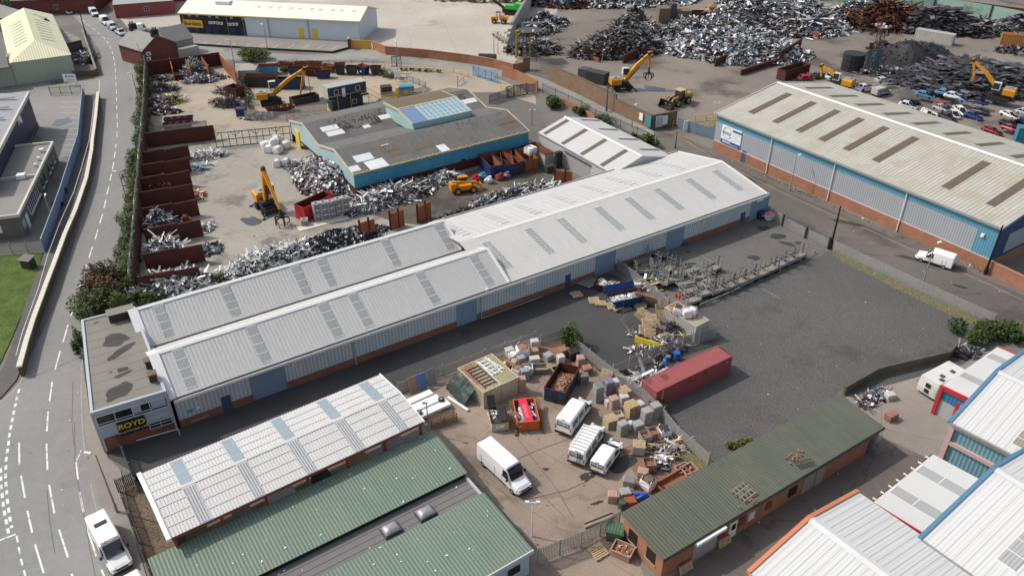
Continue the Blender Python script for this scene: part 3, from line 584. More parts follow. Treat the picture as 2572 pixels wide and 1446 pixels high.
for k in range(7):
 x = .25 + (cl - .5) * k / 6
 for y in (.25, cd - .25):
  r = MB(); r.bx(x - .12, x + .12, y - .12, y + .12, 0, 5.8); C.part(r, 'post', m_redst)
r = MB(); r.bx(0.1, .25, .4, cd - .3, 0, 5.5); r.bx(3, cl - 8, cd - .55, cd - .45, 0, 3.2); C.parts(r, 'end_wall', m_brick)
for k in range(6):
 x = C.root; w_ = U(1.6, 2.6)
 b = MB(); xx = 2.2 + k * 4.0; n_ = 5
 for j in range(n_): b.box((xx + U(-.1, .1), 1.3, .2 + j * .8), (w_, 1.4, .75), U(-.1, .1))
 o = b.build('sheet_stack', [pm('kraft_board', (.42, .33, .2), var=.15), pm('grey_board', (.4, .4, .4), var=.15), m_wht, m_dsteel][k % 4], None, loc=None)
 o.location = C.A; o.rotation_euler = (0, 0, C.a)
 tag(o, ('tan', 'pale grey', 'white', 'dark')[k % 4] + ' boxes stacked under the canopy edge, ' + ('first', 'second', 'third', 'fourth', 'fifth', 'sixth')[k] + ' stack from the street end', 'box stack', 'boxes under the canopy')
# ---------------------------------------------------------------- green roofed building with flat middle
m_green = pm('green_roof_sheet', (.15, .205, .157), rough=.6, var=.07, sc=.3, dirt=(.165, .2, .15), dsc=.25, dth=.55, stripe=(0, .33, .05, .4), streak=.35)
N = Bld('green_roofed_building', 'low building with two green corrugated roofs and a grey flat strip between', G(430, 1375, 4.4), ang((430, 1375), (1085, 1080), 4.4))
nl = N.L(1085, 1080, 4.4)[0]; y1 = N.L(1174, 1186, 3.9)[1]; y2 = N.L(1216, 1235, 3.7)[1]; y3 = N.L(1350, 1373, 3.5)[1]; nl1 = N.L(1174, 1186, 3.9)[0]; nl2 = N.L(1350, 1373, 3.5)[0]
r = MB(); r.exx([(0, 4.4), (y1, 3.9), (y1, 3.82), (0, 4.32)], -2, nl + .1); r.exx([(y2, 3.72), (y3, 3.5), (y3, 3.42), (y2, 3.64)], -2, nl + .1); nr = N.part(r, 'roof', m_green)
rng = random.Random(5); r = MB()
for k in range(70):
 yy = rng.uniform(y3, 0) * .98
 if y2 - .1 < yy < y1 + .1 or True:
  if y1 > yy > y2: z = 3.31
  elif yy >= y1: z = 4.4 + yy / y1 * (3.9 - 4.4) + .05
  else: z = 3.72 + (yy - y2) / (y3 - y2) * (3.5 - 3.72) + .05
  x = rng.uniform(1, nl - .5); s_ = rng.uniform(.04, .13); r.box((x, yy, z), (s_, s_ * rng.uniform(1, 2.2), .012), rng.uniform(0, 3))
N.part(r, 'bird_dropping', m_wht, nr)
r = MB(); r.bx(-2, nl - .05, y2 - 1.0, y1 + 1.2, 3.15, 3.3); fl = N.part(r, 'flat_roof', m_felt2)
r = MB()
for k in range(1, 4): r.bx(-1.5, nl - .3, y1 + (y2 - y1) * k / 4 - .03, y1 + (y2 - y1) * k / 4 + .03, 3.3, 3.315)
N.parts(r, 'felt_seam', pm('dark_seam', (.09, .087, .083), var=.1), fl)
r = MB(); r.bx(nl - .25, nl + .02, y2 + .1, y1 - .1, 3.1, 3.5); N.part(r, 'kerb', pm('pale_kerb', (.42, .42, .4), var=.1))
r = MB(); r.bx(-2, nl - .15, y1 + .12, y1 + .25, 3.3, 3.8); N.part(r, 'upstand', m_blk)
r = MB(); r.bx(-1.5, nl - .1, y3 + .3, -.3, 0, 3.12); N.part(r, 'wall', pm('pale_blue_wall', (.42, .47, .53), rough=.6, var=.06))
r = MB(); r.bx(-2, nl + .12, y3 - .12, y3 + .0, 3.15, 3.55); r.bx(nl + .02, nl + .14, y3, y2 + .2, 3.1, 3.45); N.parts(r, 'fascia', pm('pale_fascia', (.5, .53, .55), var=.05))
for px, py in ((1290, 1428),):
 x, z = N.F(px, py, y3 + .3); window(N, x - .7, x + .7, 1.2, 2.3, y=y3 + .29, nx=1)
for px, py in ((1069, 1287), (982, 1328)):
 x, y = N.L(px, py, 3.5); r = MB(); hx, hy = .8, .62
 r.bx(x - hx - .08, x + hx + .08, y - hy - .08, y + hy + .08, 3.29, 3.5); dk = N.part(r, 'rooflight_kerb', m_dsteel)
 r = MB(); rings = []
 for q, z in ((1, 3.5), (.97, 3.62), (.8, 3.8), (.45, 3.9), (.06, 3.93)): rings.append([(x + hx * q * sx_, y + hy * q * sy_, z) for sx_, sy_ in ((-1, -1), (-.5, -1), (.5, -1), (1, -1), (1, -.4), (1, .4), (1, 1), (.5, 1), (-.5, 1), (-1, 1), (-1, .4), (-1, -.4))])
 r.loft(rings); N.part(r, 'dome', pm('acrylic_dome', (.35, .34, .34), rough=.12, var=.1, spec=.8, metal=.3), dk, smooth=True)
# ---------------------------------------------------------------- dark green roofed brick workshop
m_dgreen = pm('mossy_green_roof', (.105, .115, .085), rough=.8, var=.14, sc=.25, dirt=(.13, .125, .085), dsc=.12, dth=.55, stripe=(0, .36, .05, .28), streak=.5)
D = Bld('brick_workshop', 'long low brick workshop with dark mossy green roof in the lower right', G(1666, 1405, 3.2), ang((1666, 1405), (2222, 1072), 3.2))
dl = D.L(2222, 1072, 3.2)[0]; dd = D.L(1555, 1290, 3.6)[1]
r = MB(); r.exx([(0, 3.2), (dd, 3.65), (dd, 3.55), (0, 3.08)], 0, dl); dr = D.part(r, 'roof', m_dgreen)
r = MB(); r.bx(0, dl, -.14, -.005, 3.0, 3.16); D.parts(r, 'gutter', m_gut)
r = MB(); r.exx([(.25, 0), (.25, 3.06), (dd - .25, 3.5), (dd - .25, 0)], .3, dl - .2); D.part(r, 'wall', m_brick2)
for y in (D.E(1590, 1349, .3)[0], D.E(1634, 1400, .3)[0]):
 r = MB(); r.bx(.22, .32, y - .55, y + .55, 1.1, 2.5); w = D.part(r, 'window', m_blk); r = MB(); r.bx(.18, .34, y - .7, y + .7, .95, 1.09); D.part(r, 'sill', pm('sill_stone', (.35, .28, .22), var=.1), w)
def dxx(px, py, z=0): return D.F(px, py, .25)[0]
x = dxx(1770, 1385); door(D, x - 1.7, x + 1.4, 2.75, pm('grey_shutter', (.33, .33, .33), var=.06, stripe=(2, .12, .01, .25)), y=.24, name='roller_shutter'); r = MB(); r.bx(x - 2.0, x + 1.7, -.42, .2, 2.72, 3.05); D.part(r, 'shutter_hood', m_wht)
x = dxx(1836, 1345); d_ = door(D, x - .5, x + .5, 2.1, m_wht, y=.22); r = MB(); r.bx(x - .25, x + .25, .13, .18, 1.1, 1.8); D.part(r, 'window', m_glass, d_)
for px, py, w_, z0, z1, m in ((1813, 1338, .5, 1., 2, m_brickd), (1863, 1308, .5, 1.0, 2.1, m_brickd), (1885, 1300, .42, .9, 1.9, m_frame), (1990, 1232, .6, .8, 1.9, m_glass), (1930, 1268, .4, .9, 1.9, m_brickd)):
 x = dxx(px, py); r = MB(); r.bx(x - w_, x + w_, .16, .26, z0, z1); D.part(r, 'window', m)
x = dxx(2042, 1205); r = MB(); r.bx(x - 1.6, x + .1, .17, .3, 0, 2.3); r.bx(x + .25, x + 1.6, .165, .3, 0, 2.3); D.parts(r, 'door', pm('peeling_door', (.30, .26, .235), var=.2))
x = dxx(2185, 1120); r = MB(); r.bx(x - .4, x + .4, .16, .26, 0, 2.0); D.parts(r, 'door', m_ndoor)
# ---------------------------------------------------------------- the big shed across the road
m_asb = pm('lichened_cement_roof', (.40, .385, .335), rough=.9, var=.1, sc=.2, dirt=(.36, .335, .26), dsc=.25, dth=.5, stripe=(0, .6, .06, .3), streak=.5)
K = Bld('big_warehouse', 'big warehouse with lichened grey roof, brown rooflight strips, blue band and brick base', G(1790, 375), R(-56.66))
kl, kd, ke, kr = 55.5, 33.2, 7.35, 10.3
r = MB(); gable(r, -.3, kl, -.3, ke, kd / 2, kr, kd + .3, ke, .15); kf = K.part(r, 'roof', m_asb)
for px, py in ((1942, 242), (2085, 290), (2140, 305), (2195, 325), (2280, 352), (2420, 415), (2530, 462), (2010, 262)):
 pass
for t in ((1878, 285, 1988, 238), (1940, 305, 2050, 262), (1996, 333, 2106, 280), (2052, 355, 2166, 301), (2112, 380, 2228, 322), (2175, 408, 2308, 350), (2362, 478, 2482, 408), (2470, 522, 2580, 455)):
 x, y = K.L(t[0], t[1], ke + .7); x2, y2_ = K.L(t[2], t[3], kr - .6); xm_ = (x + x2) / 2
 strip(K, kf, xm_, 1.35, 3.6, ke + .7, 14.2, kr - .42, 1, pm('brown_rooflight', (.125, .098, .075), rough=.8, var=.12, stripe=(0, .3, .03, .4)), mbar=m_asb)
for k in range(9):
 strip(K, kf, 3.8 + k * 5.9, 1.2, kd - 4.5, ke + .8, kd - 13.5, kr - .55, 1, MATS['brown_rooflight'], mbar=m_asb)
r = MB(); r.exx([(kd / 2 - .5, kr), (kd / 2, kr + .2), (kd / 2 + .5, kr), (kd / 2, kr - .1)], -.35, kl + .1); K.parts(r, 'ridge_cap', pm('ridge_white', (.68, .68, .66), var=.08))
r = MB(); r.bx(-.3, kl, -.55, -.32, ke - .3, ke + .02); K.parts(r, 'gutter', m_steel)
bz = 2.0
dx_ = K.L(1868, 408, 0)[0]
r = MB(); r.bx(0, dx_ - .55, -.1, .2, 0, bz); r.bx(dx_ + .55, kl - .2, -.1, .2, 0, bz); K.parts(r, 'brick_base', m_brick2)
gx = K.F(1938, 400)[0]
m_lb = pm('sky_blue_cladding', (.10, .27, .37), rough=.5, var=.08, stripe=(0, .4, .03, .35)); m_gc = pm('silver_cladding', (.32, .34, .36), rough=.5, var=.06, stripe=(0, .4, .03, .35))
xb = K.F(2448, 600)[0]
r = MB(); r.bx(0, kl - .2, -.05, .2, 5.75, ke - .1); r.bx(xb, kl - .2, -.05, .2, bz, 5.75); K.parts(r, 'blue_cladding', m_lb)
r = MB(); r.bx(0, dx_ - .55, -.05, .2, bz, 5.75); r.bx(dx_ - .55, dx_ + .55, -.05, .2, 2.4, 5.75); r.bx(dx_ + .55, xb, -.05, .2, bz, 5.75); K.parts(r, 'grey_cladding', m_gc)
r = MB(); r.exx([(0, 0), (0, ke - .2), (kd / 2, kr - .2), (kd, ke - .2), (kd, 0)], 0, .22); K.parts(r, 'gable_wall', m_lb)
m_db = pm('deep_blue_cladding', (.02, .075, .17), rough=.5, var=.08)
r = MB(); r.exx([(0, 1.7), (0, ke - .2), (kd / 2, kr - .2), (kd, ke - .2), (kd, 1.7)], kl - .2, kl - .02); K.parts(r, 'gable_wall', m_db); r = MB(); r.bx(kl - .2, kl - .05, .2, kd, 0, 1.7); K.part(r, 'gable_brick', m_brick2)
r = MB(); r.bx(kl, kl + .04, 3, 22, 2.2, 5.4); K.part(r, 'grey_panel', m_gc)
r = MB(); r.exx([(-.4, ke - .3), (kd / 2, kr - .25), (kd + .4, ke - .3), (kd + .4, ke + .1), (kd / 2, kr + .16), (-.4, ke + .1)], kl + .05, kl + .25); r.exx([(-.4, ke - .3), (kd / 2, kr - .25), (kd + .4, ke - .3), (kd + .4, ke + .1), (kd / 2, kr + .16), (-.4, ke + .1)], -.55, -.33); K.parts(r, 'verge_flashing', pm('grey_flash', (.42, .43, .44), var=.06))
for px, py in ((1921, 437), (2070, 507), (2249, 583)):
 x = K.L(px, py, 0)[0]; r = MB(); r.tube((x, -.25, .1), (x, -.25, ke - .3), .09); K.part(r, 'downpipe', m_wht)
door(K, dx_ - .5, dx_ + .5, 2.35, m_ndoor, y=-.02)
r = MB(); r.bx(0.02, kl - .2, -.14, -.06, bz - .06, bz + .02); K.part(r, 'drip_trim', m_frame)
x0, _z = K.F(1817, 312); x1, _z2 = K.F(1866, 330); zc = K.F(1840, 345)[1]
b = MB(); b.bx(x0, x1, -.2, -.06, zc - 1.75, zc + 1.75); sgb = K.part(b, 'sign_board', pm('sign_white', (.75, .76, .78), rough=.4, var=.03))
b = MB(); b.bx(x0, x1, -.215, -.203, zc - 1.75, zc - .95); b.bx(x0 + (x1 - x0) * .55, x1, -.215, -.203, zc + 1.1, zc + 1.5); K.part(b, 'sign_band', pm('sign_navy', (.03, .08, .25), var=.04), sgb)
text('emr', 1.3, m_dsteel, sgb, faceM((x0 + (x1 - x0) * .3, -.21, zc + .45), (1, 0, 0), (0, 0, 1)))
b = MB(); cxx = x0 + (x1 - x0) * .3
for k in range(20):
 t, t2 = k * math.tau / 24 + .6, (k + 1) * math.tau / 24 + .6; b.bar((cxx + 1.15 * math.cos(t), -.22, zc + .5 + 1.05 * math.sin(t)), (cxx + 1.15 * math.cos(t2), -.22, zc + .5 + 1.05 * math.sin(t2)), .1, .03)
K.part(b, 'logo_ring', pm('logo_grey', (.25, .3, .32), var=.05), sgb)
b = MB()
for k in range(4): b.bx(x0 + (x1 - x0) * .6, x0 + (x1 - x0) * (.95 - .1 * (k % 2)), -.215, -.203, zc + .7 - k * .4, zc + .78 - k * .4)
for k in range(3): b.c = 1; b.bx(x0 + .4, x0 + (x1 - x0) * (.5 if k < 2 else .9), -.23, -.216, zc - 1.2 - k * .16, zc - 1.13 - k * .16)
K.part(b, 'sign_small_print', [pm('print_grey', (.45, .47, .5), var=.05), m_wht], sgb)
r = MB(); x, z = K.F(2470, 590); r.box((x, -.2, z), (.45, .3, .45)); K.part(r, 'alarm_box', m_wht)
# ---------------------------------------------------------------- scrap yard shed with blue walls, two ridges and a raised rooflight box
m_fibre = pm('stained_fibre_cement', (.145, .139, .132), rough=.95, var=.16, sc=.3, streak=.6, dirt=(.11, .105, .1), dsc=.2, dth=.53, stripe=(0, .3, .04, .3))
m_tealw = pm('flaking_blue_cladding', (.055, .25, .385), rough=.6, var=.14, sc=.5, streak=.4, sax=2, dirt=(.10, .27, .36), dsc=.4, dth=.56, stripe=(0, .5, .02, .2))
m_palew = pm('pale_blue_sheet', (.34, .47, .48), rough=.6, var=.1, sc=.5, stripe=(1, .5, .02, .2))
m_cream = pm('cream_trim', (.53, .465, .30), rough=.6, var=.12); m_ytrim = pm('yellow_trim', (.42, .365, .13), rough=.6, var=.15)
Y = Bld('scrapyard_shed', 'scrapyard shed with sky blue walls, yellow trim and stained grey twin roof', G(888, 437, 4.45), R(33.6))
yl = Y.L(1336, 333, 4.45)[0]; yd = 30.6; yz = 4.45; yr = 6.2; yv = 15.4
r = MB(); gable(r, 0, yl, -.2, yz, 7.7, yr, yv, yz + .05); gable(r, 0, yl, yv + .02, yz + .05, 23.1, yr, yd, yz); yf = Y.part(r, 'roof', m_fibre)
def slope_z(y): return yz + (yr - yz) * (1 - abs((y % yv) - 7.7) / 7.7)
def patch(px0, m, w, h, nm, parent, dz=.06):
 x, y = Y.L(*px0, 5.4); x, y = Y.L(*px0, slope_z(max(0, min(30, y))))
 y = max(.8, min(30, y)); b = MB(); y0, y1_ = y - h / 2, y + h / 2
 b.add([(x - w / 2, y0, slope_z(y0) + dz), (x + w / 2, y0, slope_z(y0) + dz), (x + w / 2, y1_, slope_z(y1_) + dz), (x - w / 2, y1_, slope_z(y1_) + dz)], [[0, 1, 2, 3]]); Y.part(b, nm, m, parent)
m_clear = pm('clear_rooflight', (.66, .67, .67), rough=.4, var=.06)
for px, py, w, h in ((828, 322, 3.4, 1.6), (843, 340, 3.4, 1.6), (973, 293, 3.4, 1.6), (1049, 285, 3.3, 1.6), (920, 322, 1.5, 1.5), (1106, 264, 3.3, 1.6), (1123, 280, 3.3, 1.6), (1179, 257, 3.2, 1.6), (970, 366, 1.6, 1.4), (913, 398, 3.4, 2.), (946, 417, 3.6, 3.0), (1113, 376, 1.8, 2.4), (891, 428, 1.8, 1.6)):
 patch((px, py), m_clear, w, h, 'rooflight', yf)
for px, py, w, h in ((912, 312, 4, 1.6), (985, 307, 4, 1.6), (974, 371, 3.4, 2.0), (1000, 388, 3.6, 1.6), (1062, 368, 4, 2.0), (1268, 305, 4, 2), (1285, 318, 4, 2), (880, 365, 4, .8)):
 patch((px, py), pm('brown_rooflight_old', (.145, .115, .085), rough=.9, var=.2), w, h, 'rooflight', yf)
r = MB(); rg = random.Random(11)
for k in range(800):
 t = rg.random(); x = 4 + t * (yl - 6); y = yv + 2.4 + abs(rg.gauss(0, 1.9)) * (1 if rg.random() < .8 else 2); s_ = rg.uniform(.15, .7)
 if y > 22: continue
 z = slope_z(y) + .045 + k * .00002; h = rg.uniform(.1, .3)
 z2 = slope_z(y + s_) + .045 + k * .00002
 r.add([(x, y, z), (x + h, y, z), (x + h, y + s_, z2), (x, y + s_, z2)], [[0, 1, 2, 3]])
for k in range(160):
 x = rg.uniform(1, yl - 1); y = rg.uniform(4.5, 15); s_ = rg.uniform(.1, .5)
 if y + s_ > 15.3 or y < 7.7 < y + s_: continue
 if x < yl * .45: continue
 r.add([(x, y, slope_z(y) + .05), (x + .12, y, slope_z(y) + .05), (x + .12, y + s_, slope_z(y + s_) + .05), (x, y + s_, slope_z(y + s_) + .05)], [[0, 1, 2, 3]])
Y.part(r, 'moss_growth', pm('black_moss', (.03, .03, .026), rough=1, var=.3), yf)
r = MB(); r.bx(0, yl, -.05, .15, 1.7, yz - .1); Y.parts(r, 'cladding', m_tealw)
r = MB(); r.bx(0, yl - 12, -.08, .15, 0, 1.7); r.bx(yl - 12, yl, -.06, .15, 0, 1.7); Y.parts(r, 'base_plate', m_rust)
prof = [(0, 1.8), (0, yz - .1), (7.7, yr - .12), (yv, yz - .06), (23.1, yr - .12), (yd, yz - .1), (yd, 1.8)]
r = MB(); r.exx(prof, 0.05, .2); r.exx(prof, yl - .2, yl - .05); Y.parts(r, 'gable_wall', m_palew)
r = MB(); r.bx(0, .2, 0, 19, 0, 1.8); r.bx(yl - .2, yl, 0, yd, 0, 1.8); r.bx(0, yl, yd - .2, yd, 0, yz - .1); Y.parts(r, 'base_wall', m_rust)
r = MB()
for x in (-.2, yl + .01):
 top = [(-.2, yz), (7.7, yr + .12), (yv, yz + .17), (23.1, yr + .12), (yd, yz + .1)]; r.exx([(y, z - .32) for y, z in top] + [(y, z) for y, z in top[::-1]], x, x + .2)
Y.parts(r, 'verge_trim', m_cream)
r = MB(); r.bx(0, yl, -.42, -.2, yz - .16, yz + .06); Y.parts(r, 'gutter', m_ytrim)
r = MB()
for k in range(24): r.bx(1 + k * 1.42, 1.1 + k * 1.42, -.35, -.2, yz + .06, yz + .3)
Y.parts(r, 'gutter_bracket', m_cream)
r = MB(); r.bx(-.12, .05, 26, 28.2, 0, 3.6); Y.parts(r, 'door', m_yelp)
x = Y.L(1163, 425, 0)[0]; r = MB(); r.bx(x - .5, x + .5, -.12, -.06, 0, 2.1); Y.parts(r, 'door', m_rust)
# raised rooflight box
mx0, my0 = Y.L(1115, 372, 6.1); mx1, _ = Y.L(1257, 330, 6.1); my0 = 9.3; mw = 12.5; mx0 -= .1; md = 11.8; mym = my0 + md * .5
wall_prof = [(my0, 5.2), (my0, 6.95), (mym, 8.0), (my0 + md, 7.6), (my0 + md, 4.8)]
r = MB(); r.exx(wall_prof, mx0, mx0 + mw); mon = Y.part(r, 'raised_rooflight', pm('teal_panel', (.30, .46, .45), rough=.5, var=.08))
nrm = Vector((0, -1.05, mym - my0)).normalized(); r = MB(); r.exx([(my0 - .15, 6.970), (mym, 8.050), (mym, 8.150), (my0 - .15, 7.070)], mx0 - .1, mx0 + mw + .1); g_ = r.build('glazing', pm('translucent_panel', (.27, .36, .40), rough=.35, var=.08), mon)
r = MB(); r.exx([(my0 - .15, 7.090), (mym - .5, 8.075), (mym - .5, 8.090), (my0 - .15, 7.105)], mx0 - .1, mx0 + 3.2); r.build('blue_sheet', pm('blue_tarpaulin_sheet', (.17, .235, .40), rough=.5, var=.08), mon)
r = MB(); d_ = Vector((0, mym - my0, 1.55)).normalized(); up = nrm
for k in range(10):
 x = mx0 + 3.5 + k * (mw - 3.6) / 9; r.bar(Vector((x, my0, 6.980)) + up * .13, Vector((x, mym - .3, 7.980)) + up * .13, .22, .04, up=up)
for k in range(6):
 t = k / 5 * .94 + .02; p = Vector((mx0 + 3.4, my0 + (mym - my0) * t, 6.970 + 1.07 * t)) + up * .14; r.bar(p, p + Vector((mw - 3.5, 0, 0)), .16, .04, up=up)
r.build('glazing_bar', pm('pale_bar', (.42, .55, .58), var=.08), mon)
r = MB(); r.exx([(mym, 8.050), (my0 + md + .15, 7.620), (my0 + md + .15, 7.720), (mym, 8.150)], mx0 - .1, mx0 + mw + .1); r.build('roof', pm('brown_lichen_roof', (.15, .115, .075), rough=.95, var=.2), mon)
r = MB()
for x in (mx0 - .28, mx0 + mw + .12): r.exx([(my0 - .2, 6.700), (mym, 7.800), (my0 + md + .2, 7.400), (my0 + md + .2, 7.760), (mym, 8.200), (my0 - .2, 7.150)], x, x + .16)
r.bx(mx0, mx0 + mw, mym - .15, mym + .15, 8.150, 8.220); r.build('trim', m_cream, mon)
# ---------------------------------------------------------------- small white shed with brown strips
A = G(1353, 332, 4.0); Z = Bld('small_white_shed', 'small shed with white roof and brown rooflight strips beside the pale wall', A, R(-57.5))
zl = Z.L(1520, 432, 4)[0] + 1.5; zd = Z.L(1502, 300, 4)[1]; zr_ = 5.9; zm = zd * .44
r = MB(); gable(r, 0, zl, -.1, 4, zm, zr_, zd, 4); zf = Z.part(r, 'roof', pm('white_painted_roof', (.50, .495, .475), rough=.6, var=.06, sc=.4, dirt=(.5, .49, .46), dsc=.4, dth=.58, stripe=(0, .4, .02, .1)))
for k in range(4):
 x = 1.6 + k * 5.9; strip(Z, zf, x, 1.1, .1, 4.03, zm - .3, zr_ - .1, 1, MATS['brown_rooflight'], mbar=m_wht, up_h=.02); strip(Z, zf, x, .9, zd - .2, 4.05, zm + .3, zr_ - .12, 1, MATS['brown_rooflight'], mbar=m_wht, up_h=.02)
r = MB(); r.exx([(zm - .3, zr_ + .02), (zm, zr_ + .14), (zm + .3, zr_ + .02)], 0, zl); Z.parts(r, 'ridge_cap', m_wht)
r = MB(); r.bx(0.05, zl, 0, .2, 0, 3.9); Z.part(r, 'wall', pm('pale_render', (.42, .42, .41), rough=.8, var=.1)); r = MB(); r.exx([(0, 0), (0, 3.9), (zm, zr_ - .12), (zd, 3.9), (zd, 0)], 0, .2); r.exx([(0, 0), (0, 3.9), (zm, zr_ - .12), (zd, 3.9), (zd, 0)], zl - .2, zl - .02); r.bx(.2, zl - .2, zd - .2, zd, 0, 3.9); Z.parts(r, 'gable_wall', MATS['pale_render'])
r = MB(); r.bx(9, 16.5, -.04, 0.05, .1, 3.1); dz_ = Z.part(r, 'shutter', pm('grey_shutter_wide', (.30, .30, .295), var=.06)); r = MB(); r.bx(8.7, 16.8, -.25, -.05, 3.1, 3.3); r.build('shutter_hood', m_dsteel, dz_)
r = MB(); r.bx(0, zl, -.22, -.1, 3.78, 3.98); Z.parts(r, 'gutter', m_steel)
# ---------------------------------------------------------------- industrial units in the lower right corner
m_unit = pm('unit_white_roof', (.60, .595, .58), rough=.45, var=.05, sc=.2, stripe=(0, .35, .02, .05)); m_unitg = pm('unit_pale_grey_roof', (.52, .525, .53), rough=.45, var=.05, stripe=(0, .35, .04, .12))
m_uline = pm('unit_seam', (.44, .445, .45), var=.05); m_ubl = pm('unit_blue_trim', (.09, .21, .32), rough=.45, var=.06); m_uor = pm('unit_orange_trim', (.55, .2, .1), rough=.45, var=.1); m_urd = pm('unit_red_trim', (.45, .03, .03), rough=.45, var=.1)
def unit(name, label, A, a, L_, half, ze, zr, verge, wall, roof2, step=.8, sky=None, two=True):
 B = Bld(name, label, A, a); r = MB(); gable(r, 0, L_, 0, ze, half, zr, half * 2, ze, .12); f = B.part(r, 'roof', m_unit)
 r = MB(); ribs(r, .3, L_, step, 0, ze, half, zr, .04, .018); ribs(r, .3, L_, step, 2 * half, ze, half, zr, .04, .018); B.part(r, 'roof_seam', m_uline, f)
 r = MB(); r.exx([(-.1, ze - .2), (half, zr - .2), (2 * half + .1, ze - .2), (2 * half + .1, ze + .12), (half, zr + .14), (-.1, ze + .12)], -.34, .02); B.parts(r, 'verge_trim', verge)
 r = MB(); r.exx([(half - .5, zr - .03), (half, zr + .12), (half + .5, zr - .03)], .03, L_); B.parts(r, 'ridge_cap', pm('galv_ridge', (.6, .6, .59), var=.1))
 r = MB(); r.exx([(.2, 0), (.2, ze - .1), (half, zr - .2), (2 * half - .2, ze - .1), (2 * half - .2, 0)], 0, L_); B.part(r, 'wall', wall)
 r = MB(); r.bx(0, L_, -.25, -.02, ze - .2, ze); B.parts(r, 'gutter', m_steel); B.roof = f; return B
m_uw = pm('unit_teal_wall', (.16, .30, .35), rough=.5, var=.08, stripe=(0, .4, .05, .5))
U1a = R(-53.5 - 180)                              # seen from its far side: eave towards the alley
A1 = G(2157, 1235, 5.4); u1 = Vector((math.cos(R(-54)), math.sin(R(-54)), 0)); half1 = 7.6
B1 = unit('orange_trimmed_unit', 'white roofed unit with orange and red trimmed gable at the bottom right', Vector((A1.x, A1.y, 0)) - Vector((-u1.y, u1.x, 0)) * half1 * 2, R(-54), 30, half1, 5.4, 6.9, m_uor, pm('unit_grey_wall', (.35, .35, .36), var=.06), m_unitg, step=.62)
r = MB(); r.bx(-.38, -.345, half1 * .45, half1 * .98, 5.5, 5.55); r.exx([(half1 * .5, 5.4 + .75 - .22), (half1, 6.7), (half1, 7.06), (half1 * .5, 5.4 + .75 + .14)], -.37, -.345); B1.part(r, 'red_trim', pm('faded_red_trim', (.5, .07, .06), var=.1))
A3 = G(2316, 1352, 5.6); B3 = unit('blue_trimmed_unit', 'white roofed unit with blue trimmed gable at the right edge, nearest the orange trimmed unit', A3, R(-55), 26, 10.9, 5.6, 7.7, m_ubl, m_uw, m_unitg)
strip(B3, B3.roof, 5.7, 1.5, 2.6, 5.6 + .5, 8.6, 5.6 + 1.66, 4, pm('unit_rooflight', (.36, .36, .36), rough=.4, var=.1, stripe=(0, .3, .03, .2)), gap=.06)
A4 = G(2390, 1060, 5.0); B4 = unit('teal_walled_unit', 'white roofed unit with teal wall, pink rails and blue trimmed gable at the right edge', A4, R(-50), 24, 10.0, 5.0, 6.6, m_ubl, m_uw, m_unitg)
strip(B4, B4.roof, 6.2, 1.6, 1.2, 5.2, 7.2, 6.16, 5, pm('unit_rooflight_brown', (.3, .27, .22), rough=.5, var=.1, stripe=(0, .3, .03, .2)), gap=.05)
r = MB(); m_pk = pm('faded_pink_rail', (.55, .36, .34), rough=.6, var=.08)
r.bx(0, 11, -.1, .18, 2.3, 2.75); r.bx(-.02, .5, -.12, .18, 0, 4.8); r.bx(0, 11, -.1, .18, 4.5, 4.8); B4.parts(r, 'pink_rail', m_pk)
# link roof between the units
A2 = G(2194, 1260, 3.9); a2 = ang((2194, 1260), (2344, 1140), 3.9); B2 = Bld('link_roof_unit', 'flat white link roof with two grey rooflight strips between the trimmed units', A2, a2)
l2 = B2.L(2344, 1140, 3.9)[0]; w2 = -9.6
r = MB(); r.exx([(0, 3.9), (w2, 4.5), (w2, 4.4), (0, 3.8)], 0, l2); f2 = B2.part(r, 'roof', pm('unit_white_roof_fine', (.58, .575, .56), rough=.5, var=.05, stripe=(0, .28, .04, .25)))
for t in (.2, .63): strip(B2, f2, l2 * t + .9, 1.2, -.2, 3.92, w2 + .3, 4.48, 4, MATS['unit_rooflight'], gap=.05, up_h=.03)
r = MB(); r.bx(0, l2, -.02, .16, 3.6, 3.86); B2.parts(r, 'gutter', pm('red_brown_gutter', (.14, .05, .035), var=.1)); r = MB(); r.exx([(.1, 3.6), (.1, 3.92), (w2, 4.52), (w2, 4.2)], -.14, -.01); B2.part(r, 'red_trim', m_urd)
r = MB()
for k in range(8): r.bx(l2 * k / 8 + .4, l2 * k / 8 + .5, .0, .35, 3.8, 3.94)
B2.parts(r, 'gutter_bracket', m_wht)
r = MB(); r.exx([(-.2, 0), (-.2, 3.7), (w2, 4.3), (w2, 0)], .2, l2 - .1); B2.part(r, 'wall', MATS['unit_grey_wall'])
# red trimmed shed
A5 = G(2439, 1000, 4.0); a5 = ang((2439, 1000), (2367, 967), 4.0); A5 = G(2367, 967, 4.0); a5 = ang((2367, 967), (2505, 871), 4.0)
B5 = Bld('red_trimmed_unit', 'small unit with ribbed white roof, red frame and blue front at the right edge', A5, a5); l5 = B5.L(2505, 871, 4)[0]; w5 = -9
r = MB(); r.exx([(0, 4), (w5, 4.5), (w5, 4.4), (0, 3.9)], 0, l5); f5 = B5.part(r, 'roof', MATS['unit_white_roof_fine'])
for t in (.3, .8): strip(B5, f5, l5 * t, 1.1, -.2, 4.02, w5 + .2, 4.49, 3, MATS['unit_rooflight'], gap=.05, up_h=.03)
r = MB(); r.exx([(.05, 3.5), (.05, 4.05), (w5, 4.55), (w5, 4.0)], -.2, -.01); r.bx(-.25, .1, -.3, .1, 0, 3.95); r.bx(-.25, .05, -2.4, -2.1, 0, 3.0); r.exx([(.05, 3.8), (.05, 4.05), (w5, 4.55), (w5, 4.3)], l5 + .01, l5 + .2); B5.parts(r, 'red_frame', m_urd)
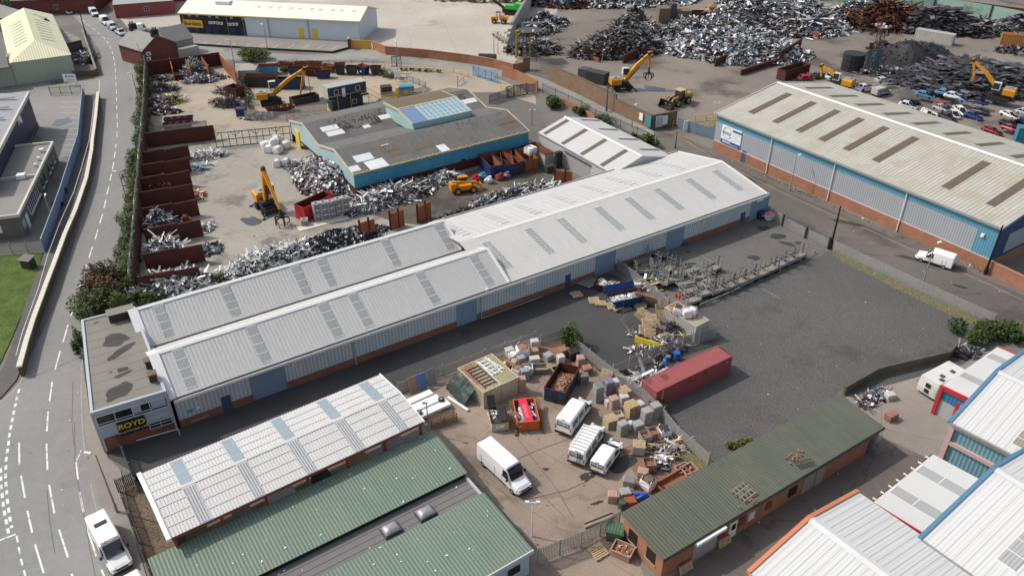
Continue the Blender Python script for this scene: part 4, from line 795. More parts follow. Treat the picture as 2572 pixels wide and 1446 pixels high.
r = MB(); r.exx([(-.2, 2.2), (-.2, 3.8), (w5, 4.3), (w5, 2.2)], 0, .2); B5.part(r, 'blue_panel', pm('unit_deep_blue', (.03, .15, .3), rough=.5, var=.08, stripe=(1, .4, .04, .4))); r = MB(); r.bx(0.02, .2, -2.1, -.3, 0, 2.2); r.exx([(-.2, 0), (-.2, 3.75), (w5, 4.25), (w5, 0)], .25, l5 - .1); B5.part(r, 'wall', MATS['unit_grey_wall']); r = MB(); r.bx(-.02, .2, -5.5, -2.4, 0, 2.9); B5.part(r, 'roller_shutter', m_wht)
# ---------------------------------------------------------------- builders' merchant at the back
m_bw = pm('white_wall_sheet', (.58, .64, .70), rough=.5, var=.04, stripe=(0, .5, .02, .12)); m_bk = pm('black_wall', (.025, .022, .02), rough=.6, var=.2)
A = G(460, 82); aB = R(-10.2); Q = Bld('merchant_warehouse', 'long white warehouse with a black office end at the top left', A, aB)
ql = Q.L(911, 101, 0)[0]; qz = 5.5; qd = 15; qm = 7.0; qr = 7.9
r = MB(); gable(r, -.3, ql + .3, -.3, qz, qm, qr, qd, qz); qf = Q.part(r, 'roof', pm('cream_white_roof', (.78, .75, .66), rough=.5, var=.04, stripe=(0, .5, .02, .1)))
for k in range(10): strip(Q, qf, ql * .42 + k * 3.1 + (k % 2) * .5, 1.2, 2.2, qz + .75, 4.8, qz + 1.65, 1, pm('faint_rooflight', (.60, .55, .40), var=.05), mbar=MATS['cream_white_roof'], up_h=.03)
r = MB(); r.bx(ql * .17, ql * .25, 4.6, 6.6, 7.2, 8.0); Q.part(r, 'roof_vent', m_wht, qf)
xb_ = Q.L(625, 88, 0)[0]
r = MB(); r.bx(xb_, ql, 0, .2, 0, qz - .1); r.exx([(0, 0), (0, qz - .1), (qm, qr - .12), (qd, qz - .1), (qd, 0)], ql - .2, ql - .02); r.exx([(.2, 0), (.2, qz - .1), (qm, qr - .12), (qd, qz - .1), (qd, 0)], .1, .3); Q.part(r, 'wall', m_bw)
r = MB(); r.bx(0, xb_, -.03, .2, 0, qz - .1); Q.part(r, 'black_wall', m_bk)
r = MB(); r.bx(-.3, ql + .3, -.45, -.3, qz - .25, qz + .06); r.exx([(-.3, qz - .2), (qm, qr - .2), (qd, qz - .2), (qd, qz + .08), (qm, qr + .1), (-.3, qz + .08)], ql + .31, ql + .45); Q.parts(r, 'cream_trim', pm('pale_yellow_trim', (.75, .66, .32), var=.06))
for t in (.02, .27, .36, .5, .72): r = MB(); r.tube((ql * t, -.2, 0), (ql * t, -.2, qz - .3), .1); Q.part(r, 'downpipe', pm('brown_pipe', (.3, .24, .16), var=.1))
for px, py in ((769, 90), (802, 92)):
 x = Q.L(px, py, 0)[0]; r = MB(); r.bx(x - .75, x + .75, -.1, .02, 0, 2.9); Q.parts(r, 'door', m_yelp)
for px, py in ((487, 77), (507, 79), (532, 82), (550, 84), (588, 88), (614, 90)):
 x = Q.L(px, py, 0)[0]; r = MB(); r.bx(x - .75, x + .75, -.09, -.02, 0.1, 1.9); Q.parts(r, 'door', pm('royal_blue_door', (.015, .04, .16), rough=.5))
for px, py in ((475, 37), (494, 38), (526, 40), (545, 42), (581, 44), (610, 46)):
 x, z = Q.F(px, py); r = MB(); r.bx(x - .42, x + .42, -.08, -.02, z - .5, z + .5); w = Q.part(r, 'window', pm('pale_glass', (.3, .33, .36), rough=.2))
for px, py in ((529, 57), (538, 57), (548, 58), (557, 59), (577, 61), (586, 61), (595, 61)):
 x, z = Q.F(px, py); r = MB(); r.bx(x - .42, x + .42, -.4, -.03, z - .35, z + .35); r.c = 1; r.tube((x - .08, -.43, z), (x - .08, -.4, z), .24, 8); Q.part(r, 'air_conditioner', [m_wht, m_dsteel])
x0, z0 = Q.F(461, 56); x1, z1 = Q.F(509, 62); zc = (z0 + z1) / 2 - .1
b = MB(); b.bx(x0 - .1, x1 + .1, -.2, -.05, zc - 1.05, zc + 1.05); sg = Q.part(b, 'sign_board', pm('amber_sign', (.72, .42, .06), rough=.5, var=.04)); text('Burdens', 1.5, m_blk, sg, faceM(((x0 + x1) / 2, -.21, zc), (1, 0, 0), (0, 0, 1)), sx=1.02, bold=.02)
# ---------------------------------------------------------------- brick house by the junction
A = G(368, 172); H_ = Bld('brick_house', 'red brick house with slate roof and black chimneys by the road junction', A, ang((372, 170), (440, 152)))
hw = 9.6; hm = 4.6; hz = 4.3; hr = 7.2; hl = 11
r = MB(); r.ext([(0, 0), (0, hz), (hm, hr), (hw, hz), (hw, 0)], 0, hl); H_.part(r, 'wall', m_brickd)
m_sl = pm('slate_roof', (.25, .24, .22), rough=.8, var=.12, sc=.5, stripe=(2, .3, .01, .2))
r = MB(); r.ext([(-.3, hz - .15), (hm, hr), (hw + .3, hz - .15), (hw + .3, hz), (hm, hr + .15), (-.3, hz)], -.15, hl + .1); hf = H_.part(r, 'roof', m_sl)
for x, y, n_ in ((hm, .6, 4), (hm, hl - .6, 3)):
 r = MB(); r.bx(x - .9, x + .9, y - .45, y + .45, hr - .8, hr + 1.3); ch = H_.part(r, 'chimney', m_blk, hf)
 r = MB()
 for k in range(n_): r.tube((x - .6 + k * .4, y, hr + 1.3), (x - .6 + k * .4, y, hr + 1.9), .14)
 r.build('chimney_pot', m_blk, hf)
for x, z in ((1.3, 3.4), (1.0, 2.2)): r = MB(); r.bx(x - .55, x + .55, -.4, -.02, z - .4, z + .4); r.c = 1; r.tube((x - .1, -.43, z), (x - .1, -.4, z), .28, 8); H_.part(r, 'air_conditioner', [m_wht, m_dsteel])
A = H_.A + H_.u * 9.2 + H_.n * 3.4; H2 = Bld('side_annexe', 'slate roofed annexe joined to the brick house', A, H_.a - R(4)); r = MB(); r.exx([(0, 0), (0, 3.9), (3.8, 6.6), (7.6, 3.9), (7.6, 0)], 0, 7); H2.part(r, 'wall', pm('grey_render', (.3, .3, .29), var=.1)); r = MB(); gable(r, -.2, 7.2, -.3, 3.75, 3.8, 6.75, 7.9, 3.75, .15); H2.part(r, 'roof', m_sl)
r = MB(); r.bx(.3, 6.5, -3.2, -.1, 0, 2.3); r.bx(.5, 3, -3.4, -3.2, 0, 2.4); H2.part(r, 'lean_to', m_steel)
# ---------------------------------------------------------------- left edge: pale green hall, slate house, blue hall, flat roofed offices, far blocks
m_gh = pm('pale_green_cladding', (.40, .44, .33), rough=.6, var=.05, stripe=(0, .5, .05, .35)); m_gr = pm('pale_lime_roof', (.56, .57, .38), rough=.6, var=.06, stripe=(1, .9, .02, .08))
A = G(26, 158, 5.4); A = Vector((A.x, A.y, 0)); Gh = Bld('green_hall', 'pale green hipped roof hall at the left edge of the road', A, R(31)); gw = Gh.L(176, 137, 5.4)[0]; gl = 46; gm = gw * .5; gz, gzr = 5.4, 8.0
r = MB(); r.bx(0, gw, 0, gl, 0, gz - .05); r.bx(-9, 0, .4, 9, 0, gz - .4); Gh.parts(r, 'wall', m_gh)
P6 = P = [(-.2, -.2, gz), (gw + .2, -.2, gz), (gw + .2, gl, gz), (-.2, gl, gz), (gm, 7.5, gzr), (gm, gl, gzr)]
r = MB(); r.add(P, [[1, 2, 5, 4], [3, 0, 4, 5], [2, 3, 5]]); gf = Gh.part(r, 'roof', m_gr); r = MB(); r.poly(P[0], P[1], P[4]); Gh.part(r, 'hip_end', pm('cream_hip_cladding', (.66, .62, .42), rough=.6, var=.05, stripe=(0, .55, .05, .3)))
r = MB()
for k in range(8):
 y = 11 + k * 3.1
 for s_ in (-1, 1):
  p, q = Vector((gm + s_ * gm * .25, y, gz + (gzr - gz) * .75 + .05)), Vector((gm + s_ * gm * .72, y, gz + (gzr - gz) * .28 + .05)); r.bar(p, q, .3, .06)
Gh.part(r, 'rooflight', MATS['brown_rooflight'], gf)
r = MB(); r.exx([(-2, gz - .4), (9, gz + 1.6), (9, gz + 1.45), (-2, gz - .55)], -12, -.5); Gh.part(r, 'lean_to_roof', m_felt2)
hs = Bld('slate_roofed_house', 'old house with slate roof, dormer and white side wall beside the green hall', G(170, 134), ang((170, 134), (212, 124))); hw_ = hs.L(212, 124, 0)[0]
r = MB(); r.bx(.2, hw_ - .2, 0, 12, 0, 2.6); r.ext([(0.2, 0), (.2, 4.4), (hw_ / 2, 7), (hw_ - .2, 4.4), (hw_ - .2, 0)], 12, 38); hs.part(r, 'wall', m_stone_ := pm('dark_old_stone', (.1, .09, .075), var=.2)); r = MB(); r.exx([(-.3, 2.5), (12, 4.1), (12, 4.25), (-.3, 2.65)], 0, hw_); r.ext([(-.1, 4.3), (hw_ / 2, 7), (hw_ + .1, 4.3), (hw_ + .1, 4.45), (hw_ / 2, 7.15), (-.1, 4.45)], 11.8, 38); hsf = hs.part(r, 'roof', m_sl)
r = MB(); r.bx(-.02, .15, 12.2, 30, 2, 4.3); hs.part(r, 'side_wall', pm('white_clapboard', (.75, .75, .7), var=.05, stripe=(1, .5, .03, .3))); r = MB(); r.exx([(13, 4.6), (13, 6.2), (17, 7.4), (21, 6.2), (21, 4.6)], hw_ * .12, hw_ * .5); hs.part(r, 'dormer', pm('pale_dormer', (.36, .33, .27), var=.1))
A = G(97, 318); Bh = Bld('navy_hall', 'navy clad hall with grey roof and a white and green emblem at the left edge', A, R(108.9 + 180))
# front runs towards the camera along -u
r = MB(); r.bx(0, 42, -25, 0, 0, 7.0); Bh.part(r, 'wall', pm('navy_cladding', (.02, .025, .055), rough=.5, var=.1))
r = MB(); r.exx([(.1, 7.0), (-12, 7.9), (-26, 7.0), (-26, 7.2), (-12, 8.1), (.1, 7.2)], -.2, 42); bf = Bh.part(r, 'roof', pm('grey_metal_roof', (.30, .31, .32), rough=.6, var=.1, stripe=(0, .4, .02, .1)))
r = MB(); r.bx(-.3, 42, -.05, .35, 6.7, 7.35); r.bx(-.6, -.25, -26, .35, 6.9, 7.3); Bh.parts(r, 'parapet', pm('cream_parapet', (.55, .52, .45), var=.08))
r = MB(); r.bx(0, 42, -.01, .1, 0, .9); Bh.parts(r, 'base_wall', pm('dark_brick_base', (.08, .07, .06), var=.15))
r = MB()
for k in range(6): r.box((4 + k * 6, -6, 7.75), (.6, 9, .06), 0)
Bh.part(r, 'rooflight', pm('rusty_rooflight', (.2, .15, .11), var=.2), bf)
x, z = Bh.F(48, 302); b = MB(); pts = [(-1.6, -.7), (-.7, -.9), (.2, -.2), (1.5, -.5), (1.9, .3), (1.0, .9), (.3, .5), (-.5, .8), (-1.5, .3)]
b.add([(x + p * .95, .13, z + q * 1.05) for p, q in pts], [list(range(9))]); b.c = 1; b.add([(x + p, .14, z + q) for p, q in ((.3, -.15), (1.4, -.3), (1.5, .15), (.9, .45))], [[0, 1, 2, 3]]); Bh.part(b, 'emblem', [m_wht, pm('emblem_green', (.15, .4, .2), var=.05)])
A = G(148, 405); Fo = Bld('flat_roofed_offices', 'flat roofed grey brick offices with white coping behind the blue fence', A, R(107 + 180)); fl_ = -Fo.L(85, 592, 0)[0] if False else Fo.L(85, 592, 0)[0]
m_gbr = brickm('grey_brown_brick', (.15, .13, .1), (.125, .11, .09), (.2, .18, .15))
r = MB(); r.bx(0, fl_, -12, 0, 0, 3.5); Fo.part(r, 'wall', m_gbr); r = MB(); r.bx(.2, 15.4, -12, -.25, 3.5, 3.62); r.bx(15.8, fl_ - .2, -12, -.25, 3.3, 3.55); Fo.part(r, 'roof', pm('dusty_felt', (.25, .24, .215), rough=.95, var=.14, sc=.3))
r = MB(); r.bx(-.15, fl_ + .1, -.2, .15, 3.5, 4.0); r.bx(-.15, .2, -12, -.2, 3.5, 4.0); r.bx(15.4, 15.75, -12, -.2, 3.5, 4.05); r.bx(fl_ - .2, fl_ + .1, -12, -.2, 3.5, 4.0); Fo.parts(r, 'coping', pm('pale_coping', (.55, .53, .47), var=.1))
for k, x in enumerate((2.5, 5.4, 7.6, 11.6, 13.8)):
 r = MB(); r.bx(x, x + .9, -.05, .06, 1.1, 2.6); w = Fo.part(r, 'window', m_glass); r = MB(); r.bx(x - .1, x + 1.0, -.03, .18, .93, 1.08); Fo.part(r, 'sill', m_wht, w)
window_x = 18
for k in range(8):
 r = MB(); x = 17.2 + k * 1.05; r.bx(x, x + .85, -.05, .07, 1.2, 2.7); w = Fo.part(r, 'window', m_glass); r = MB(); r.bx(x + .87, x + .98, -.02, .12, 1.1, 2.75); r.bx(x - .05, x + .95, 0, .2, .98, 1.15); Fo.part(r, 'sill', m_wht, w)
r = MB(); r.bx(27.2, 28.5, -.05, .08, 0, 2.3); Fo.parts(r, 'door', m_wht);
for k in range(3): r = MB(); r.bx(29.3 + k * .55, 29.6 + k * .55, -.05, .07, 1, 2.4); Fo.part(r, 'window', pm('pale_glass2', (.45, .45, .43)))
r = MB(); r.bx(fl_, fl_ + .06, -4.4, -2.9, 1.2, 2.4); Fo.part(r, 'notice', m_wht)
for x, y, s_ in ((4, -1.2, .7), (8, -1., .5), (11, -1., .5), (15.6, -2.4, 1.3)): r = MB(); r.bx(x - s_ / 2, x + s_ / 2, y - s_ / 2, y + s_ / 2, 3.62, 4.1 + s_ * .2); Fo.part(r, 'roof_unit', m_wht)
for nm, lab, A, a, L_, Dp, h, m1, m2 in (('far_flat_block', 'flat grey roofed red brick block at the top left beyond the green hall', G(38, 40), R(8), 24, 22, 4.5, m_brickd, pm('blue_grey_felt', (.30, .30, .30), var=.15)), ('red_workshop', 'red painted brick workshop with grey roof at the top left corner by the parked vans', G(292, 47), R(20), 17, 26, 4.0, pm('red_painted_wall', (.24, .06, .06), var=.12), pm('grey_green_roof', (.30, .33, .31), var=.1)), ('red_workshop', 'taller red painted wing behind the grey roofed red workshop', G(345, 12), R(20), 16, 20, 5.0, MATS['red_painted_wall'], pm('grey_roof_plain', (.35, .35, .34), var=.1))):
 B_ = Bld(nm, lab, A, a); r = MB(); r.bx(0, L_, 0, Dp, 0, h); B_.part(r, 'wall', m1); r = MB(); gable(r, -.1, L_ + .1, -.2, h + .05, Dp / 2, h + .9, Dp + .2, h + .05, .05); B_.part(r, 'roof', m2)
 window(B_, L_ * .5, L_ * .5 + 1.2, 1.5, 2.8)
 if nm == 'far_flat_block': r = MB(); r.bx(10, 18, 3, 4.4, h + .4, h + .5); B_.part(r, 'rooflight', m_wht)
# ---------------------------------------------------------------- fences, gates and boundary walls
m_pal = pm('galvanised_palisade', (.36, .355, .345), rough=.55, var=.12, metal=.2)
m_pald = pm('dark_palisade', (.11, .115, .12), rough=.6, var=.15); m_palb = pm('blue_fence_sheet', (.19, .29, .42), rough=.6, var=.12, sc=.4)
def poly_walk(pts, z=0): return [G(x, y, z) for x, y in pts]
def palisade(name, label, pts, h, m=None, step=.165, pw=.1, bay=2.75, group=None, posts=True, rails=(.25, .85), cat='fence'):
 m = m or m_pal; P = poly_walk(pts); root = thing(name, label, cat, P[0], 0, group); o = P[0]; pal, rl = MB(), MB()
 for i in range(len(P) - 1):
  d = P[i + 1] - P[i]; L = d.length; d.normalize(); n = Vector((-d.y, d.x, 0)); rz = math.atan2(d.y, d.x)
  k = 0
  while k * step < L:
   p = P[i] - o + d * (k * step); hh = h + U(-.02, .02); w = d * pw / 2
   pal.add([p - w + Vector((0, 0, .06)), p + w + Vector((0, 0, .06)), p + w + Vector((0, 0, hh - .12)), p + Vector((0, 0, hh)), p - w + Vector((0, 0, hh - .12))], [[0, 1, 2, 3, 4]])
   k += 1
  for f in rails: rl.bar(P[i] - o + n * .05 + Vector((0, 0, h * f)), P[i + 1] - o + n * .05 + Vector((0, 0, h * f)), .05, .07)
  if posts:
   nb = max(1, round(L / bay))
   for k in range(nb + (1 if i == len(P) - 2 else 0)):
    p = P[i] - o + d * (L * k / nb) + n * .14; b = MB(); b.box((p.x, p.y, h * .49), (.1, .1, h * .98), rz); b.build('post', m, root)
 pal.build('pales', m, root); rl.build('rail', m, root); return root
def wall(name, label, pts, h, t, m, cap=None, cat='wall', h2=None, group=None):
 P = poly_walk(pts); o = P[0]; a = math.atan2(P[-1].y - o.y, P[-1].x - o.x); root = thing(name, label, cat, o, 0, group); n_ = len(P)
 for i in range(n_ - 1):
  d = P[i + 1] - P[i]; rz = math.atan2(d.y, d.x); b = MB(); b.bx(0, d.length, -t / 2, t / 2, 0, h if h2 is None else h + (h2 - h) * i / max(1, n_ - 2)); w = b.build('wall_panel' if n_ > 2 else 'wall', m, root, loc=P[i] - o); w.rotation_euler = (0, 0, rz)
  if cap: hh = h if h2 is None else h + (h2 - h) * i / max(1, n_ - 2); b = MB(); b.bx(-.02, d.length + .02, -t / 2 - .06, t / 2 + .06, hh, hh + .1); c = b.build('coping', cap, root, loc=P[i] - o); c.rotation_euler = (0, 0, rz)
 return root
palisade('palisade_fence', 'palisade fence from the long shed corner to the first gate on the dirty road', [(1914, 533), (1962, 566)], 1.9)
palisade('metal_gate', 'palisade gate leaf nearest the long shed, facing the dirty road', [(1966, 568), (2020, 597)], 1.8, posts=True, bay=5, cat='gate', group='palisade gate leaves on the dirty road')
palisade('metal_gate', 'palisade gate leaf next to the telegraph pole on the dirty road', [(2023, 598), (2077, 624)], 1.8, posts=True, bay=6, cat='gate', group='palisade gate leaves on the dirty road')
for x, y in ((1964, 567), (2021.5, 598), (2079, 625)):
 p = G(x, y); b = MB(); b.bx(-.16, .16, -.16, .16, 0, 2.1); tag(b.build('gate_post', m_dsteel, loc=p), {1964: 'dark gate post between palisade fence and first gate leaf', 2021.5: 'dark gate post between the two gate leaves', 2079: 'dark gate post at the foot of the telegraph pole'}[x], 'gate post')
palisade('palisade_fence', 'long palisade fence between gravel lot and dirty road', [(2092, 630), (2300, 728), (2492, 816)], 1.85)
palisade('palisade_fence', 'palisade fence between dark forecourt and builders yard', [(1003, 988), (1270, 886), (1345, 860)], 1.75)
palisade('metal_gate', 'short palisade gate beside the bush at builders yard corner', [(1360, 868), (1418, 848)], 1.75, cat='gate')
palisade('palisade_fence', 'palisade fence running down past the red container to the brick workshop', [(1442, 874), (1515, 935), (1546, 957), (1612, 1003), (1662, 1053), (1700, 1100), (1776, 1168)], 1.8)
palisade('palisade_fence', 'palisade fence behind the blue drums, ending at the rusty container', [(1540, 948), (1620, 912), (1715, 876), (1797, 850)], 2.1)
palisade('palisade_fence', 'palisade fence from the shed wall past the blue skip beside the carts', [(1545, 674), (1592, 708), (1640, 748), (1676, 776)], 1.9)
palisade('palisade_fence', 'palisade gate line between green roof corner and brick workshop', [(1352, 1418), (1460, 1376), (1556, 1322)], 2.3)
palisade('palisade_fence', 'dark palisade gate across the office forecourt entrance', [(300, 1120), (347, 1236)], 2.0, m_pald)
palisade('palisade_fence', 'short dark palisade fence joining the canopy to the pavement', [(299, 1237), (345, 1216)], 1.9, m_pald)
palisade('palisade_fence', 'dark palisade fence along the pavement beside the white van', [(301, 1240), (345, 1365), (382, 1460)], 1.9, m_pald)
palisade('palisade_fence', 'grey palisade fence along the grass by the flat roofed offices', [(-10, 641), (112, 633)], 2.0)
palisade('palisade_fence', 'grey palisade fence across the cable yard in front of blue bins', [(380, 343), (445, 337), (522, 327)], 2.2)
palisade('palisade_fence', 'palisade fence around the skip yard corner beside the framed gate', [(618, 302), (722, 305), (756, 289), (822, 281)], 2.2)
palisade('palisade_fence', 'thin grey fence along the cross street behind the old skips', [(640, 168), (800, 170), (968, 172)], 1.9, m_pald, step=.25, pw=.04)
palisade('palisade_fence', 'palisade fence with white notice dividing the skip yard entrance', [(966, 172), (1002, 202)], 2.2)
palisade('palisade_fence', 'palisade enclosure beside the blue and rusty bins in skip yard', [(958, 250), (1060, 236), (1070, 222), (1022, 202)], 1.6)
palisade('palisade_fence', 'tall dark fence along the cross street above the small white shed', [(1362, 236), (1459, 280), (1494, 303), (1556, 330), (1640, 368)], 2.6, m_pald, bay=4.5, step=.22)
palisade('palisade_fence', 'grey fence beside the cream trimmed shed at the skip yard gate', [(1230, 262), (1300, 238), (1345, 232)], 2.2, m_pald)
palisade('palisade_fence', 'fence in front of the merchant warehouse car park', [(265, 62), (300, 85), (352, 92), (455, 78)], 1.9, m_pald, step=.3, pw=.04)
palisade('palisade_fence', 'grey mesh gate at the car park entrance below the green hall', [(128, 241), (207, 238)], 2.2, m_pald, step=.22, pw=.04)
palisade('palisade_fence', 'blue mesh fence in front of the green hall end wall', [(122, 212), (178, 203)], 2.2, m_palb, step=.2, pw=.05)
r_ = thing('corrugated_fence', 'blue corrugated sheet fence along the raised footway', 'fence', G(113, 635)); P = poly_walk([(113, 635), (138, 566), (160, 503), (180, 437), (203, 365), (214, 240)]); b = MB()
for i in range(5):
 d = P[i + 1] - P[i]; n = Vector((-d.y, d.x, 0)).normalized(); k = int(d.length / .12)
 for j in range(k):
  p, q = P[i] + d * j / k - P[0] + n * (.03 if j % 2 else -.03), P[i] + d * (j + 1) / k - P[0] + n * (-.03 if j % 2 else .03); b.add([p, q, q + Vector((0, 0, 2.3)), p + Vector((0, 0, 2.3))], [[0, 1, 2, 3]])
b.build('sheet', m_palb, r_)
for i in range(5): b = MB(); b.bar(P[i] - P[0] + Vector((0, 0, 2.32)), P[i + 1] - P[0] + Vector((0, 0, 2.32)), .12, .06); b.build('rail', pm('fence_rail_blue', (.28, .36, .46), var=.1), r_)
# walls
m_cop = pm('cream_coping_stone', (.62, .58, .47), rough=.8, var=.12); m_stone = pm('sooty_stone_wall', (.12, .105, .07), rough=.9, var=.3, sc=.6)
WL = [(48, 922), (66, 857), (84, 800), (102, 752), (116, 713), (136, 661), (164, 585), (189, 528), (205, 482), (217, 446), (230, 377), (231.5, 355), (240, 292), (246, 232)]
root = thing('retaining_wall', 'long curved stone wall with cream coping beside the street', 'wall', G(*WL[0], 1.4).xy.to_3d()); P = [G(x, y, 1.45) for x, y in WL]; o = Vector((P[0].x, P[0].y, 0)); b, c = MB(), MB()
for i in range(len(P) - 1):
 d = (P[i + 1] - P[i]).normalized(); b.bar(P[i] - o - Vector((0, 0, .78)), P[i + 1] - o - Vector((0, 0, .78)), .4, 1.36); L = (P[i + 1] - P[i]).length; k = max(1, round(L / 1.3))
 for j in range(k): c.bar(P[i] - o + d * (L * j / k + .02), P[i] - o + d * (L * (j + 1) / k - .02), .62, .2)
b.build('wall', m_stone, root); c.build('coping', m_cop, root)
root = thing('handrail', 'white tubular handrail along the raised footway', 'handrail', G(40, 893)); P = [G(x, y, 1.0) for x, y in ((40, 893), (56, 835), (97, 722), (120, 640), (150, 560), (186, 480), (205, 420), (224, 352), (238, 250))]; o = G(40, 893); b = MB()
for i in range(len(P) - 1): b.tube(P[i] - o, P[i + 1] - o, .05)
b.build('rail', m_wht, root)
for i in range(len(P)): b = MB(); b.tube((P[i].x - o.x, P[i].y - o.y, .1), P[i] - o, .04); b.build('post', m_wht, root)
wall('brick_wall', 'curving red brick wall beside the cross street', [(938, 124), (970, 138), (1075, 147), (1177, 160), (1240, 171), (1290, 184), (1313, 178)], 2.2, .3, m_brick2, pm('brick_cap', (.4, .2, .13), var=.15))
wall('brick_wall', 'high brown brick wall of the scrapyard along the cross street', [(1380, 203), (1459, 239), (1546, 283)], 3.9, .35, m_brick3, m_stone)
wall('brick_wall', 'lower brown brick wall with signs at the scrapyard gate corner', [(1546, 283), (1636, 325), (1697, 313)], 3.0, .35, m_brick3, m_stone)
wall('brick_wall', 'short brown brick end wall by the lattice floodlight frame', [(1313, 178), (1330, 175)], 3.2, .35, m_brick3)
wall('brick_wall', 'orange brick wall beside the skip yard blue gate', [(1262, 192), (1300, 205), (1350, 231)], 2.6, .3, m_brick2)
wall('brick_wall', 'low red brick wall behind tall fence on cross street', [(1405, 258), (1459, 283), (1494, 305)], 1.3, .3, m_brick2)
wall('brick_wall', 'red brick yard wall continuing from the big warehouse corner', [(2476, 686), (2572, 732), (2660, 775)], 2.1, .3, m_brick2, pm('brick_cap', (.4, .2, .13)))
wall('brick_wall', 'low dark wall with stone cap beside the slate roofed house', [(210, 88), (245, 190)], 1.6, .35, m_stone, m_pave)
wall('brick_wall', 'dark end wall of the slate house yard', [(186, 195), (245, 191)], 1.5, .3, m_stone)
wall('concrete_wall', 'sagging mossy concrete wall below the gravel lot', [(2118, 992), (2200, 945), (2225, 938), (2380, 902), (2398, 880)], 1.3, .25, pm('mossy_concrete', (.10, .095, .08), var=.3, sc=.7))
wall('low_wall', 'low black kerb wall edging the warehouse parking', [(455, 112), (640, 124), (835, 134), (880, 122)], .5, .35, pm('black_kerb_wall', (.03, .03, .03)))
# concrete block bay wall beside the merchant yard
root = thing('block_wall', 'stepped wall of big grey concrete blocks beside the pipes', 'wall', G(1268, 132)); o = G(1268, 132); d = (G(1352, -20) - o).normalized(); L_ = (G(1352, -20) - o).length; b = MB(); st = 1.55
for i in range(int(L_ / st)):
 for k in range(min(6, 2 + i // 2)): b.box(d * (i * st + (.75 if k % 2 else 0)) + Vector((0, 0, .4 + k * .8)), (st - .03, .78, .77), math.atan2(d.y, d.x))
b.build('blocks', m_block, root)
# steel plate bays of the copper yard
WB = [(345, 742), (352, 640), (357, 560), (362, 470), (368, 390), (373, 300), (376, 200), (375, 178)]
wall('boundary_wall', 'tall dark plate wall down the left side of the scrap bays', WB, 3.2, .15, m_rust)
root = thing('debris_netting', 'grey debris netting strung along the top of the left plate wall', 'netting', G(*WB[0])); P = poly_walk(WB); o = P[0]; b = MB(); rg = random.Random(3)
for i in range(len(P) - 1):
 d = P[i + 1] - P[i]; n = Vector((-d.y, d.x, 0)).normalized(); k = max(2, int(d.length / 1.2)); prev = None
 for j in range(k + 1):
  p = P[i] + d * j / k - o - n * .2 * -1; row = [p + n * (.15 + rg.uniform(-.15, .15)) + Vector((0, 0, 3.0 + q * .35 + rg.uniform(-.08, .08))) for q in range(4)]
  if prev:
   for q in range(3): b.add([prev[q], row[q], row[q + 1], prev[q + 1]], [[0, 1, 2, 3]])
  prev = row
b.build('net', pm('grey_netting', (.36, .36, .34), var=.3, sc=2), root)
bays = [(480, 400), (482, 432), (484, 465), (491, 500), (503, 540), (512, 592), (517, 655), (509, 712)]
for i, (x, y) in enumerate(bays):
 wall('bay_divider', 'rusty plate divider of the left scrap bays, %s from the framed gate' % ('first', 'second', 'third', 'fourth', 'fifth', 'sixth', 'seventh', 'eighth')[i], [(x - 116 - i * 5, y + 22 + i * 1.2), (x - 60, y + 12), (x, y)], 3.1, .2, m_rust, None, 'divider', group='rusty dividers of the left scrap bays', h2=2.9)
wall('bay_divider', 'rusty plate wall at the top of the left bays beside the framed gate', [(372, 372), (450, 362), (543, 351)], 3.1, .2, m_rust, None, 'divider')
wall('plate_wall', 'dark rust plate wall at the back of the cable yard', [(378, 190), (470, 178), (556, 165)], 3.4, .2, m_rust, None)
wall('plate_wall', 'sunlit orange rust plate wall at the cable yard corner', [(556, 165), (596, 212)], 3.0, .15, m_rust2, None)
for i, (a, c) in enumerate((((432, 176), (440, 204)), ((468, 172), (484, 200)), ((508, 168), (528, 196)))):
 wall('bay_divider', 'rusty divider at the back of the cable yard, %s from the left' % ('first', 'second', 'third')[i], [a, c], 3.0, .2, m_rust2, None, 'divider', group='cable yard dividers')
for i, (a, c) in enumerate((((907, 602), (944, 590)), ((982, 578), (1016, 566)), ((1050, 560), (1083, 545)), ((1393, 465), (1436, 470)))):
 r0 = wall('bay_divider', ('rusty plate divider behind the long shed beside the car wheels pile', 'middle rusty plate divider behind the long shed roof edge', 'rusty plate divider behind the long shed nearest the telehandler', 'orange rust divider near the white shed shutter')[i], [a, c], 2.9, .2, m_rust2, None, 'divider', group='dividers behind the long shed')
 P = poly_walk([a, c])
 for t in (0, .6): b = MB(); q = (P[1] - P[0]) * t; b.box((q.x, q.y, 1.75), (.3, .3, 3.5)); b.build('post', m_rust, r0)
for i, (a, c) in enumerate((((1565, 160), (1637, 128)), ((1470, 145), (1505, 157)), ((1795, 168), (1880, 130)), ((1860, 190), (1955, 160)), ((1955, 160), (2008, 128)), ((1790, 30), (1870, 5)), ((1945, 70), (2055, 98)), ((2040, 60), (2100, 80)))):
 wall('plate_wall', ('dark plate wall in front of the dark scrap heap', 'low rusty beam at the foot of the dark scrap heap', 'dark plate wall in front of the bright scrap heap', 'low dark plate wall running across the scrapyard', 'tall dark plate wall at the end of the bright heap', 'rusty plate wall behind the top crane', 'orange rust beam wall behind the red scrap car', 'orange rust beam by the rust coloured yard')[i], [a, c], (2.2, 1., 2., 1.4, 3.2, 2.5, 1.6, 1.6)[i], .4, (m_rust, m_rust2, m_rust, m_rust, m_rust, m_rust, m_rust2, m_rust2)[i], None)
